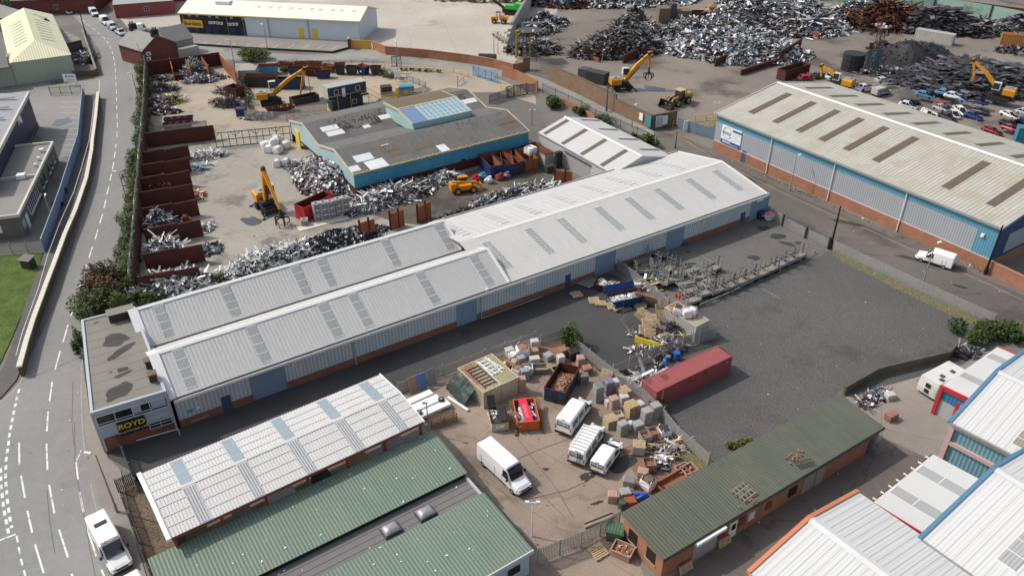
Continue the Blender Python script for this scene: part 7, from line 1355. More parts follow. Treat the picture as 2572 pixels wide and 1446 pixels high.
PL = [(1448, 743, .4, 0, 0, 0, .15, 'pale pallet lying alone nearest the ribbed sheets'), (1492, 757, .1, 0, .05, 0, .1, 'broken pale pallet left of the navy skip'), (1508, 764, -.1, 0, -.1, 0, .1, 'broken pale pallet touching the navy skip corner'), (1537, 770, .3, 0, .1, 0, .1, 'long pale pallet in front of the navy skip'), (1549, 776, .5, 0, 0, 0, .25, 'pale pallet nearest the grey drum lid'), (1607, 768, .35, 1, 0, 0, .35, 'grey slatted pallet on top of the low stack by the skip'), (1606, 771, .4, 0, 0, 0, .15, 'brown pallet under the grey slatted one'), (1570, 776, .5, 1, 0, 0, 0, 'dark pallet carrying a grey lid beside the skip'),
      (1668, 770, .3, 0, 1.2, 0, .6, 'upright pallet leaning on the grey container end'), (1658, 783, .3, 0, 1.1, 0, .6, 'upright pallet leaning left of the container end'), (1665, 798, .2, 0, .9, 0, .5, 'brown pallet propped at the container foot'), (1572, 812, .9, 1, .7, 0, .4, 'grey pallet at the left tip of the pallet jumble'), (1580, 822, .9, 1, .8, 0, .4, 'grey pallet second from the tip of the jumble'), (1588, 830, .9, 1, .8, 0, .4, 'grey pallet third from the tip of the jumble'), (1593, 838, .9, 1, .8, 0, .4, 'grey pallet lowest in the leaning row'), (1606, 803, 1.0, 0, .5, 0, .7, 'yellowish pallet at the back of the jumble'), (1614, 800, 1.0, 0, .4, 0, .9, 'yellowish pallet topping the back of the jumble'),
      (1617, 838, .1, 0, .4, .3, .5, 'large fresh pallet at the front of the jumble'), (1624, 826, .1, 0, .4, .2, .9, 'fresh pallet above the front one in the jumble'), (1634, 816, .1, 0, .35, .2, 1.1, 'fresh pallet crowning the jumble'), (1643, 824, .2, 0, .4, .2, .7, 'fresh pallet to the right of the crown of the jumble'), (1632, 842, .0, 0, .5, .2, .35, 'fresh pallet lowest in the jumble'), (1676, 814, .8, 1, .5, .1, .6, 'weathered pallet against the container side'), (1690, 818, .3, 1, .2, 0, .8, 'weathered grey pallet on dark crates by the container'), (1671, 857, .3, 0, .4, .1, .5, 'small pale pallet above the yellow board'), (1696, 806, .5, 1, .3, 0, .6, 'dark weathered pallet at the container middle'),
      (1502, 1388, .6, 0, .2, 0, .2, 'pale pallet lying outside the yard gate'), (1819, 1366, R(33), 0, 1.25, 0, .1, 'pallet leaning on the workshop wall beside the white door'), (1722, 1432, R(33), 0, 1.25, 0, .1, 'pallet leaning on the workshop wall nearest its corner'), (1524, 948, -.6, 0, 1.2, 0, .4, 'brown pallet standing against the palisade fence')]
for x, y, rz, k, t1, t2, z, lab in PL: pallet(lab, x, y, rz, k, (t1, t2), z, s=1.25)
def stack(label, x, y, rz, n, m, top=None):
 b = MB()
 for k in range(n): palmesh(b, k * .15, 1.1 + U(-.03, .03))
 o = b.build('pallet_stack', m, loc=G(x, y)); o.rotation_euler = (0, 0, rz); tag(o, label, 'pallet stack')
stack('brown pallet stack behind the tall grey block pack', 1566, 994, .5, 7, m_pal1); stack('tall pallet stack with pale top in front of the grey boxes', 1584, 1040, .5, 11, m_pal1); stack('pallet stack left of the caged white crate', 1533, 1068, .4, 8, m_pal1); stack('grey slatted pallet stack by the palisade corner', 1521, 962, .3, 6, m_pal2)
# packs of blocks, bags, tanks, crates
m_gb = brickm('grey_block_pack', (.35, .34, .325), (.3, .29, .275), (.2, .2, .2)); m_wb = pm('wrapped_white_pack', (.50, .48, .455), rough=.4, var=.15, sc=2); m_pb = pm('pink_wrapped_pack', (.38, .25, .205), rough=.45, var=.25, sc=2); m_bb = brickm('brown_brick_pack', (.36, .18, .12), (.28, .14, .1), (.15, .1, .08)); m_nb = pm('navy_wrapped_pack', (.18, .18, .25), rough=.4, var=.4, sc=3); m_bag = pm('white_woven_bag', (.70, .69, .67), rough=.7, var=.12, sc=2); m_card = pm('cardboard', (.36, .23, .13), rough=.9, var=.1); m_slate = pm('blue_grey_pack', (.28, .31, .33), rough=.5, var=.12)
def pack(label, x, y, rz, w, l, h, m, n=1, name='block_pack', cat='block pack', pal=True):
 w, l, h = w * .84, l * .84, h * .92; root = thing(name, label, cat, G(x, y), rz); b = MB(); z = .15 if pal else 0
 for k in range(n):
  hh = h / n; q = .06; zz = z + k * (hh + .0); j = U(-.04, .04) if n > 1 else 0; b.loft([[(-w / 2 + q + j, -l / 2, zz), (w / 2 - q + j, -l / 2, zz), (w / 2 + j, -l / 2 + q, zz), (w / 2 + j, l / 2 - q, zz), (w / 2 - q + j, l / 2, zz), (-w / 2 + q + j, l / 2, zz), (-w / 2 + j, l / 2 - q, zz), (-w / 2 + j, -l / 2 + q, zz)], [(-w / 2 + q + j, -l / 2, zz + hh - q), (w / 2 - q + j, -l / 2, zz + hh - q), (w / 2 + j, -l / 2 + q, zz + hh - q), (w / 2 + j, l / 2 - q, zz + hh - q), (w / 2 - q + j, l / 2, zz + hh - q), (-w / 2 + q + j, l / 2, zz + hh - q), (-w / 2 + j, l / 2 - q, zz + hh - q), (-w / 2 + j, -l / 2 + q, zz + hh - q)], [(c * (w / 2 - .1) + j, d * (l / 2 - .1), zz + hh - .01) for c, d in ((-.9, -1), (.9, -1), (1, -.9), (1, .9), (.9, 1), (-.9, 1), (-1, .9), (-1, -.9))]])
 b.build('blocks', m, root)
 if pal: b = MB(); palmesh(b, 0, max(w, l) / 1.2); b.build('pallet', m_pal1, root)
 return root
def bag(label, x, y, s=1., fill=None, m=None, h=1., p=None, z=0., group=None):
 root = thing('bulk_bag', label, 'bulk bag', (*(p or G(x, y)).xy, z), U(0, 1.5), group); b = MB(); r_ = .5 * s; R_ = []
 for q, zz in ((.85, 0), (1.05, .2), (1.1, .55), (1.02, .85), (.92, h)): R_.append([(r_ * q * c * (1 + U(-.06, .06)), r_ * q * d * (1 + U(-.06, .06)), zz * s) for c, d in ((-1, -.8), (-.8, -1), (.8, -1), (1, -.8), (1, .8), (.8, 1), (-.8, 1), (-1, .8))])
 b.loft(R_, cap=False); b.build('bag', m or m_bag, root); b = MB(); b.ball((0, 0, h * s - .12), r_ * .95, 9, 4, (1, 1, .35), .15); b.build('filling', fill or m_rub, root)
 b = MB()
 for c, d in ((-1, -1), (1, -1), (1, 1), (-1, 1)): b.bar((c * r_ * .8, d * r_ * .8, h * s - .05), (c * r_ * .5, d * r_ * .9, h * s + .22), .06, .03)
 b.build('loop', m or m_bag, root); return root
def ibc(label, x, y, rz, fill=None, lid=None, tint=None, s=1.):
 root = thing('caged_tank', label, 'caged tank', G(x, y), rz); w = .5 * s; b = MB()
 if fill: b.add([(-w, -w, .16), (w, -w, .16), (w, w, .16), (-w, w, .16), (-w, -w, 1.1), (w, -w, 1.1), (w, w, 1.1), (-w, w, 1.1)], [[0, 1, 5, 4], [1, 2, 6, 5], [2, 3, 7, 6], [3, 0, 4, 7], [0, 3, 2, 1]])
 else: b.bx(-w, w, -w, w, .16, 1.1)
 b.build('tank', tint or m_wb, root)
 if fill: b = MB(); b.bx(-w + .03, w - .03, -w + .03, w - .03, .3, .75); b.build('filling', fill, root)
 b = MB(); W2 = w + .03
 for k in range(5):
  t = -W2 + 2 * W2 * k / 4
  for q in (-W2, W2): b.bar((t, q, .14), (t, q, 1.15), .03); b.bar((q, t, .14), (q, t, 1.15), .03)
 for z in (.3, .6, .9, 1.15):
  for q in (-W2, W2): b.bar((-W2, q, z), (W2, q, z), .03); b.bar((q, -W2, z), (q, W2, z), .03)
 b.build('cage', m_steel if not tint else tint, root); b = MB(); palmesh(b, 0, 1.); b.build('pallet', m_dsteel, root)
 if lid: b = MB(); palmesh(b, 1.16, 1.1); b.build('pallet_lid', lid, root)
 return root
r0 = .45
for args in (('pale wrapped pack beside the fence, left of the brick rubble bag', 1279, 892, r0, 1.3, 1.1, 1.1, m_wb, 2), ('grey block pack in front of the brick rubble bag', 1309, 915, r0, 1.2, 1.0, 1.2, m_gb), ('pale pack two high at the back of the yard corner', 1343, 877, .2, 1.2, 1.0, 1.5, m_wb, 2), ('low white wrapped pack in front of the cardboard box', 1343, 909, .25, 1.5, 1.0, .7, m_wb), ('blue grey block pack alone near the yard corner', 1377, 902, .7, 1.2, 1.2, .8, m_slate), ('white box pack left of the black water tank', 1408, 909, .4, 1.1, 1.0, 1.0, m_wb), ('pink red wrapped pack behind the rubble skip', 1458, 915, .2, 1.1, 1.2, 1.2, m_pb), ('brown brick pack between rubble skip and palisade', 1474, 936, .35, 1.4, 1.2, .9, m_bb),
             ('tall grey block pack, first in the row by the skip', 1502, 1004, .35, 1.25, 1.25, 2.3, m_gb, 3), ('navy wrapped pack beside the tall grey block pack', 1527, 986, .35, 1.2, 1.2, 1.9, m_nb, 2), ('white wrapped pack behind the navy one', 1542, 976, .35, 1.2, 1.1, 1.3, m_wb), ('pinkish pack stacked three high beside pallets', 1541, 1027, .4, 1.2, 1.1, 1.8, m_pb, 3), ('low white pack left of the pinkish three high one', 1529, 1018, .4, 1.1, 1.0, .9, m_wb), ('white low pack under the pallet stack edge', 1567, 1008, .3, 1.2, 1.0, .9, m_wb), ('single grey box pack by the weeds and the fence', 1606, 1028, .6, 1.1, 1.1, 1.0, m_wb), ('tall grey block pack in the middle of the fence row', 1622, 1060, .45, 1.3, 1.2, 1.9, m_gb, 2), ('grey block pack closest to the palisade fence', 1645, 1046, .45, 1.3, 1.2, 1.9, m_gb, 2),
             ('grey wrapped pack closest to the parked vans', 1562, 1088, .5, 1.25, 1.1, 1.6, m_gb, 2), ('small grey pack between two larger grey packs', 1581, 1078, .5, .9, .8, 1.0, m_wb), ('grey block pack behind the caged tanks', 1601, 1082, .45, 1.4, 1.2, 1.2, m_gb), ('grey block pack with board lid near the roof edge', 1579, 1219, -.3, 1.4, 1.1, 1.0, m_gb), ('brown wrapped pack behind the board lidded one', 1614, 1198, -.3, 1.3, 1.1, 1.0, m_pb), ('pink wrapped pack at the lower left of the yard goods', 1538, 1256, -.1, 1.2, 1.1, 1.0, m_pb), ('grey strapped pack between pink pack and blue sheet', 1569, 1248, .2, 1.3, 1.1, .9, m_gb), ('rust red sheet pack at the workshop roof edge', 1582, 1264, .2, 1.4, 1.2, .6, m_rust2), ('tall cement bag stack between container and upright pallet', 1311, 983, .15, 1.0, 1.0, 2.2, m_pb, 3), ('grey cement bag stack behind the tall one', 1318, 952, .2, 1.1, 1.0, 1.5, m_slate, 2)): pack(*args)
pack('cardboard box behind the low white pack', 1341, 893, .15, 1.3, 1.1, 1.0, m_card, 1, 'cardboard_box', 'box'); pack('crate with orange bricks beside the bush', 1414, 894, .5, 1.2, 1.0, 1.1, m_brk, 1, 'brick_crate', 'crate'); pack('dark box with pale board lid right of the rubble skip', 1466, 964, .1, 1.2, 1.1, 1.5, pm('dark_box', (.16, .15, .14), var=.2), 1, 'lidded_box', 'box'); pack('black water tank beside the palisade fence', 1440, 900, .4, 1.5, 1.3, 1.4, m_plast, 1, 'water_tank', 'tank', False); pack('reddish brick cube on the concrete beyond the workshop', 2236, 1052, R(30), 1.6, 1.1, .95, m_bb, 1, 'brick_cube', 'brick pack', False)
pack('white strapped pack on the rubble beyond the workshop', 2233, 1000, .3, 1.4, 1.0, .7, m_wb, 1)
for args in (('bulk bag of brick rubble with pink band near the fence', 1313, 893, 1.5, m_brk, m_bag), ('white bulk bag left of the pink banded bag', 1290, 903, 1.1, m_bag), ('pinkish bulk bag beside loose orange bricks', 1292, 921, 1.1, m_ltrub, m_pb), ('bulk bag with orange bricks at the container corner', 1301, 941, 1.2, m_brk), ('slumped grey bulk bag right of the container corner', 1324, 938, 1.3, m_wb, m_wb, .7), ('white bulk bag with dark filling by the palisade', 1666, 1096, 1.25, m_dkm), ('white bulk bag of dark soil near the workshop roof', 1627, 1224, 1.3, m_dirt), ('clear white bulk bag standing by the crusher hopper', 697, 418, 1.3, m_bag), ('white bulk bag right of the clear one', 719, 415, 1.3, m_bag)): bag(*args)
A, v, w = GC
for i, (q, d, lab) in enumerate(((.62, .55, 'farthest'), (.42, .9, 'nearest'), (.40, 1.7, 'right hand'))): p = A + v * ((G(1669, 771, 2.5) - A).length * q) + w * (d - .2); bag('white bulk bag on the grey container roof, %s of three' % lab, 0, 0, 1.15, m_dkm if i == 0 else m_bag, None, .9, p, 2.52, 'bulk bags on the container roof')
for i in range(7): rg = random.Random(i); bag('white bulk bag of the heap beside the framed gate, %s' % ('far left', 'top', 'right', 'front left', 'front', 'middle', 'back')[i], (668, 695, 718, 676, 698, 690, 702)[i], (372, 368, 372, 382, 384, 376, 364)[i], 1.6, m_bag, None, .8, None, (0, .8, 0, 0, 0, .9, 0)[i], 'white bags beside the framed gate')
ibc('caged white tank with pallet lid in front of the yard', 1603, 1136, -.15, lid=m_pal1, s=1.2); ibc('cut open caged tank with red sand, left of a pair', 1619, 1108, .3, m_rub, s=1.1); ibc('cut open caged tank with red sand, right of a pair', 1638, 1100, .3, m_rub, tint=m_pb, s=1.1); ibc('pink caged tank with red inside beside the slatted sheet', 1629, 1178, .1, m_rub, tint=m_pb, s=1.15); ibc('low white caged crate above the pallet stack', 1551, 1058, .3, m_ltrub, tint=m_wb)
def tub(label, x, y, rz, L, W, H, m, ins, name='open_box', cat='box', fillm=None):
 c = G(x, y); v = Vector((math.cos(rz), math.sin(rz), 0)); n = Vector((-v.y, v.x, 0)); A = c - v * L / 2 - n * W / 2; opentop(label, A, rz, L, W, H, m, ins, (.05, .05, .05), False, m, name=name, cat=cat)
 if fillm: load('loose_filling', 'filling of the ' + label.split(' beside')[0].split(' in ')[0].split(' at ')[0], 'filling', A, rz, .1, L - .1, .1, W - .1, H * .6, H * .3, fillm, 40, .25, int(x))
tub('pink tub of brick rubble beside the workshop end wall', 1563, 1392, -.5, 1.9, 1.4, .9, m_pb, m_pb, fillm=[m_rub, m_brk, m_ltrub]); tub('small timber tub at the yard weeds', 1697, 1152, .3, .5, .5, .6, m_pal2, m_int); tub('small pink trough beside the weeds', 1714, 1182, .5, 1.5, 1.0, .5, m_pb, m_pb); tub('long red trough half under the workshop roof edge', 1692, 1213, .6, 4.2, 1.2, .7, m_rub, m_rub); tub('short pink trough at the end of the long red one', 1729, 1188, .5, 1.5, 1.2, .7, m_pb, m_rub); tub('low timber crate in front of the white pack', 1355, 932, .05, 1.9, 1.2, .7, m_pal2, m_pal2); tub('small timber crate left of the rubble skip', 1399, 935, .4, 1.2, 1.0, .6, m_pal2, m_int); tub('lime green plastic tub on rubbish by the grey container', 1724, 845, .2, 2., 1.4, .8, pm('lime_plastic', (.55, .6, .18), rough=.5), m_int)
# wheelie bins and drums
def bin_(label, x, y, rz, m, lid, s=1.): root = thing('wheelie_bin', label, 'bin', G(x, y), rz); b = MB(); b.loft([[(-.55 * s, -.4 * s, .15), (.55 * s, -.4 * s, .15), (.55 * s, .4 * s, .15), (-.55 * s, .4 * s, .15)], [(-.68 * s, -.52 * s, 1.15 * s), (.68 * s, -.52 * s, 1.15 * s), (.68 * s, .52 * s, 1.15 * s), (-.68 * s, .52 * s, 1.15 * s)]]); b.build('body', m, root); b = MB(); b.loft([[(-.72 * s, -.56 * s, 1.16 * s), (.72 * s, -.56 * s, 1.16 * s), (.72 * s, .56 * s, 1.16 * s), (-.72 * s, .56 * s, 1.16 * s)], [(-.65 * s, -.4 * s, 1.32 * s), (.65 * s, -.4 * s, 1.32 * s), (.65 * s, .5 * s, 1.36 * s), (-.65 * s, .5 * s, 1.36 * s)]]); b.build('lid', lid, root); [MB().tube((c * .5 * s, d * .35 * s - .04, .1), (c * .5 * s, d * .35 * s + .04, .1), .1, 8).build('wheel', m_tyre, root) for c in (-1, 1) for d in (-1, 1)]; return root
bn = bin_('dark blue wheeled bin with green label at the shed corner', 1911, 549, R(33), m_navy, m_navy); b = MB(); b.bx(-.4, .4, -.56, -.5, .6, .95); b.build('label_panel', pm('green_label', (.2, .5, .25)), bn)
bn = bin_('white wheeled bin with pink lid at the shed corner', 1931, 553, R(33), m_wht, pm('pink_lid', (.62, .2, .18))); b = MB(); b.bx(-.3, .3, -.56, -.5, .6, .8); b.build('label_panel', pm('grey_label', (.3, .35, .4)), bn)
bin_('green ribbed bin beside the workshop corner outside the gate', 1544, 1352, -.3, pm('bin_green', (.06, .13, .07), rough=.5), pm('bin_green_lid', (.07, .13, .075), rough=.5, stripe=(0, .3, .03, .4)), 1.25)
def drum(label, x, y, m, h=.95, r=.32, name='drum'): b = MB(); b.tube((0, 0, 0), (0, 0, h), r, 14); b.tube((0, 0, h * .33), (0, 0, h * .36), r * 1.05, 14); b.tube((0, 0, h * .66), (0, 0, h * .69), r * 1.05, 14); tag(b.build(name, m, loc=G(x, y)), label, 'drum')
m_bl = pm('blue_plastic_drum', (.02, .12, .42), rough=.4); drum('bright blue drum behind the red container', 1698, 902, m_bl, 1.1, .42); drum('dark blue drum left of the bright blue one', 1690, 899, m_navy, 1.0, .4); drum('dark green bin at the workshop roof edge', 1562, 1276, pm('dark_green_drum', (.06, .08, .06)), 1.0, .4); drum('black cable reel drum behind the red container', 1640, 930, m_plast, .6, .8); drum('big black ribbed water tank in the scrapyard', 2138, 176, m_plast, 4.2, 2.6, 'storage_tank'); drum('grey drum beneath the canopy end', 1676, 906, m_gry, .8, .35)
b = MB()
for k in range(16):
 t, t2 = k * math.tau / 16, (k + 1) * math.tau / 16
 for q in range(3): b.tube((.6 * math.cos(t), q * .12, .65 + .6 * math.sin(t)), (.6 * math.cos(t2), q * .12, .65 + .6 * math.sin(t2)), .06, 5)
o = tag(b.build('hose_coil', m_bl, loc=G(1671, 920)), 'coiled blue hose standing behind the red container', 'hose'); o.rotation_euler = (0, 0, 1.1)
# ---------------------------------------------------------------- scrap heaps
PAL = dict(bright=[m_alu, m_gry, m_gry, m_wscr, m_dkm, m_alu, m_dkm, m_gry, m_alu, m_gry, m_wscr, m_alu, m_rust, m_bscr], silver=[m_wscr, m_wscr, m_alu, m_wscr, m_gry, m_wscr, m_dkm], gable=[m_wscr, m_alu, m_wscr, m_gry, m_alu, m_dkm, m_rust], mixed=[m_gry, m_alu, m_dkm, m_dkm, m_rust, m_wscr, m_bscr], dark=[m_dkm, m_dkm, m_gry, m_rust, m_gry], rims=[m_blk, m_dkm, m_blk, m_alu], copper=[m_cop2, m_cop2, m_rust2, m_pb], rust=[m_rust2, m_rust, m_rust, m_rust, m_dkm, m_dkm], plate=[pm('plate_steel', (.12, .115, .12), rough=.5, metal=.3, var=.35, sc=1), m_dkm, m_dkm, pm('violet_plate', (.2, .18, .21), rough=.5, metal=.3), m_dkm], grit=[m_dkm, m_blk], orange=[m_cop2, m_brk, m_dkm], yellow=[m_yelp, pm('pale_hose', (.6, .55, .3)), m_dkm], grey=[m_gry, m_dkm, m_gry, m_wscr], blue=[m_ltbl, m_alu, m_wscr, m_bscr, m_gry], red=[m_redst, m_dkm, m_gry, m_rust, m_bscr], timber=[m_pal1, m_pal2, m_wscr, m_dkm], rubb=[m_wscr, m_bscr, m_gry, m_dkm, m_pal2, m_rust])
def heap(label, x, y, rx, ry, rot, h, n, pal, size=.6, kind='flake', name='scrap_heap', cat='scrap heap', seed=None, group=None, sq=1.5):
 rg = random.Random(seed or int(x * 7 + y)); mats = PAL[pal]; c = G(x, y); size *= .72 if kind != 'plate' else .8; n = int(n * 1.45); rx *= .93; ry *= .93; h *= .88; b = MB(); o_ = Vector((rg.uniform(0, 50), 7, 3))
 under = [m_blk if pal == 'grit' else m_dkm if pal not in ('copper', 'rust', 'orange') else m_rust]; mats = under + mats
 def hz(r, t): q = max(0, 1 - r ** sq); k = 1 + .45 * noise.noise(o_ + Vector((r * math.cos(t) * 1.8, r * math.sin(t) * 1.8, 0))); return h * q * k
 def pos(r, t): e = 1 + .22 * noise.noise(o_ + Vector((math.cos(t) * 1.3, math.sin(t) * 1.3, 5))); X, Y_ = rx * r * e * math.cos(t), ry * r * e * math.sin(t); return Vector((X * math.cos(rot) - Y_ * math.sin(rot), X * math.sin(rot) + Y_ * math.cos(rot), hz(r, t)))
 NR, NT = 6, 22
 for i in range(NR):
  for j in range(NT): b.add([pos(r / NR * .97, t * math.tau / NT) - Vector((0, 0, .08 if r else 0)) for r, t in ((i, j), (i + 1, j), (i + 1, j + 1), (i, j + 1))], [[0, 1, 2, 3]])
 for k in range(n):
  r, t = math.sqrt(rg.random()), rg.uniform(0, math.tau); p = pos(min(r, 1) * 1.02, t) + Vector((0, 0, size * rg.uniform(.02, .35))); b.c = 1 + rg.randrange(len(mats) - 1); s = size * (.3 + rg.random() ** 2.2 * 1.5)
  M = Matrix.Rotation(rg.uniform(0, 6.3), 3, 'Z') @ Matrix.Rotation(rg.uniform(-1, 1) * (.9 if kind != 'plate' else .35), 3, 'X') @ Matrix.Rotation(rg.uniform(-.6, .6) * (1 if kind != 'plate' else .4), 3, 'Y')
  if kind == 'ring': b.c = rg.choice((1, 2, 3, 3, 4)) if len(mats) > 4 else b.c; d = M @ Vector((0, 0, .11)); b.tube(p - d, p + d, size * .5, 8); b.c = 1; b.tube(p + d * 1.02, p + d * 1.1, size * .3, 6)
  elif kind == 'strip' or (kind == 'mix' and k % 3 == 0): l, w = s * 2.6, s * .16; b.add([p + M @ Vector(q) for q in ((-l, -w, 0), (l, -w, 0), (l, w, .05), (-l, w, .05))], [[0, 1, 2, 3]])
  elif k % 19 == 0 and kind != 'plate': d = M @ Vector((s * 1.6, 0, 0)); b.tube(p - d, p + d, s * .22, 6)
  elif kind == 'plate': l, w = s * 1.7, s * .55; b.box(p, (2 * l, w, .06), M=M)
  else:
   w = s * rg.uniform(.3, .8); z = s * rg.uniform(-.4, .4); b.add([p + M @ Vector(q) for q in ((-s * .6, -w, 0), (0, -w * 1.1, z), (s * .6, -w * .8, 0), (s * .55, w, .1), (0, w * .9, z), (-s * .6, w, -.1))], [[0, 1, 4, 5], [1, 2, 3, 4]])
 return tag(b.build(name, mats, loc=c), label, cat, group)
sh = R(33.5)
for a in (('bright aluminium heap against the pale gable of the scrapyard shed', 818, 455, 11, 5.4, -1.0, 4.2, 2000, 'gable', .75), ('dull scrap heap above the bright one near the hopper', 757, 425, 4, 2.2, -.9, 1.4, 450, 'grey', .5, 'strip'), ('bright scrap heap in front of the scrapyard shed front wall', 985, 494, 9, 3.6, .6, 2.4, 1200, 'gable', .6, 'mix'), ('dull scrap heap right of the grey plastic crates', 905, 528, 4, 2.2, .4, 1.2, 420, 'grey', .5, 'mix'), ('grey scrap heap between timber baulks by the shed wall', 1062, 468, 4.2, 2.5, .7, 1.6, 420, 'grey', .5, 'mix'), ('pale wire heap beside the telehandler', 1120, 452, 4, 2.6, .6, 1.7, 420, 'silver', .45, 'mix'),
 ('long white aluminium heap behind the long shed', 690, 655, 10, 3.2, .62, 2.4, 1900, 'silver', .5, 'mix'), ('heap of car wheels behind the long shed', 845, 608, 9.5, 3.0, .6, 2.2, 520, 'rims', .62, 'ring'), ('white profile heap at the lower left of the copper yard', 440, 722, 7, 3.4, .2, 2.0, 800, 'silver', .7, 'strip'), ('scrap strip heap behind the long shed on the right', 1290, 488, 9, 2., .5, 1.4, 700, 'bright', .5, 'mix'), ('dark turnings behind the long shed gable', 1165, 535, 6, 1.6, .6, .9, 300, 'dark', .4), ('white dust heap by the orange divider', 1400, 468, 4, 1.5, .5, 1.1, 200, 'silver', .35),
 ('bright clippings outside the top left bay', 522, 392, 4, 2.4, .2, .9, 420, 'silver', .4, 'mix'), ('blue and white profiles outside the second bay', 502, 424, 2.8, 1.2, .4, .7, 120, 'blue', .5, 'strip'), ('copper heap inside the third bay', 402, 478, 3., 1.2, .1, 2.8, 260, 'copper', .4, 'mix'), ('copper heap spilling out of the fourth bay', 493, 492, 2.2, 1.6, -.5, .6, 220, 'copper', .4, 'mix'), ('tangled grey and brown scrap inside the fifth bay', 405, 573, 3.4, 1.6, .1, 3.2, 320, 'mixed', .45, 'strip'), ('small copper heap inside the fifth bay corner', 470, 560, 1.2, .6, .1, 1.6, 60, 'copper', .3), ('white frames heap inside the sixth bay', 415, 636, 3.4, 1.3, .2, 3.0, 160, 'silver', .7, 'strip'), ('white cuttings outside the sixth bay', 517, 575, 1.5, 2., 0, .9, 150, 'silver', .4, 'mix'), ('white and dark boxes outside the seventh bay', 527, 628, 2.2, 2.4, 0, 1., 140, 'mixed', .5),
 ('grey cable mound in the back bay of the cable yard', 494, 185, 3.6, 4.5, .5, 3.6, 700, 'grey', .4, 'strip'), ('grey wire heap spilling from the cable yard bays', 502, 205, 4.5, 2., .1, 1.5, 420, 'grey', .45, 'strip'), ('dark scrap in the left back bay of the cable yard', 410, 200, 4, 2., 0, 1., 160, 'rubb', .5), ('rust brown scrap in the second back bay', 458, 198, 3, 1.6, .2, .9, 160, 'rust', .4), ('dark scrap in the right back bay with white bag', 543, 195, 3.5, 2., -.3, 1., 200, 'rubb', .5), ('black cable heap by the left plate wall', 408, 226, 4, 2.2, 0, 1.5, 260, 'dark', .6, 'strip'), ('yellow hose bundle at the left of the cable yard', 437, 257, 1.8, 1.6, .2, 1.7, 120, 'yellow', .7, 'strip'), ('dark sacks and boxes at the left of the cable yard', 400, 262, 4, 3., 0, 1.8, 260, 'rubb', .6), ('black and white sack heap by the left plate wall', 408, 283, 4.6, 2., .1, 1.6, 220, 'rubb', .6), ('orange pipe heap at the right of the cable yard', 553, 258, 2.6, 1.4, .2, 1., 140, 'orange', .5, 'mix'), ('dark hose tangle at the right of the cable yard', 575, 265, 2.6, 2.2, 0, 1.8, 240, 'dark', .6, 'strip'), ('loose cable ends by the rust bin in the cable yard', 572, 232, 3.4, 2.6, -.4, 1., 160, 'red', .6, 'strip'), ('metal bits heap at the skip yard palisade', 650, 295, 4.5, 2.2, .1, 1.2, 240, 'grey', .5, 'mix')): heap(*a)
for a in (('dark scrap heap behind the plate wall in the middle of the scrapyard', 1553, 128, 15, 9, .35, 6.5, 2600, 'dark', .9, 'mix'), ('smaller dark heap right of the dark scrap heap', 1625, 92, 7, 5, .3, 4., 700, 'grey', .8, 'mix'), ('tall dark heap behind the dark scrap heap', 1588, 78, 7, 6, .2, 7, 700, 'dark', .8, 'mix'), ('huge bright scrap heap, nearer lower mound', 1845, 128, 22, 14, -.25, 6.5, 4600, 'bright', 1.0, 'flake'), ('huge bright scrap heap, taller rear mound', 1930, 62, 25, 15, -.3, 10, 4000, 'bright', 1.0, 'mix'), ('left low end of the bright scrap heap', 1735, 75, 10, 5, .1, 3, 1100, 'grey', .9, 'mix'), ('bright scrap heap between the plate walls', 1935, 142, 9, 7, .3, 4., 900, 'silver', .9), ('blue tinted scrap at the right end of the bright heap', 2015, 50, 8, 6, -.4, 6, 600, 'blue', .9), ('rear left scrap heap at the top centre, bright side', 1560, 5, 28, 10, .05, 7, 2200, 'silver', 1.1), ('red and dark scrap heap at the top centre', 1415, 8, 13, 9, 0, 8, 1400, 'red', 1.0), ('dark scrap by the lattice frame', 1345, 128, 8, 6, .3, 3.2, 700, 'dark', .8, 'mix'), ('grey metal scrap beside the yellow gantry', 1342, 82, 8, 5, .4, 3.5, 700, 'grey', .8, 'mix'), ('dark machine scrap below the red heap', 1372, 62, 8, 5, .3, 3.5, 500, 'mixed', .9),
 ('rusty bar heap by the teal fence', 2225, 62, 15, 10, -.2, 6, 1300, 'rust', 1.5, 'strip'), ('mixed rusty heap left of the bar heap', 2155, 36, 12, 5, -.1, 4, 600, 'mixed', 1.0), ('dark plate heap by the teal fence', 2345, 72, 18, 9, -.25, 6, 1000, 'plate', 1.5, 'plate'), ('dark scrap right of the plate heap', 2460, 82, 11, 6, -.2, 4, 400, 'dark', 1.2, 'mix'), ('wide field of dark steel plates behind the shear machine', 2455, 205, 23, 15, -.15, 4.5, 1700, 'plate', 1.5, 'plate'), ('black grit heap beside the lattice tower', 2290, 160, 15, 11, -.3, 6.8, 900, 'grit', .35), ('rusty scrap left of the black grit heap', 2212, 122, 4, 3, 0, 2., 160, 'rust', .9), ('dark offcuts at the right edge below the ochre container', 2555, 130, 7, 3, 0, 1.5, 160, 'dark', 1.), ('mixed bits behind the warehouse near the concrete blocks', 2215, 185, 8, 4, -.2, 1.8, 260, 'rubb', .8), ('coloured scrap beside the ochre container', 2545, 72, 8, 4, -.3, 4, 300, 'red', 1.)): heap(*a)
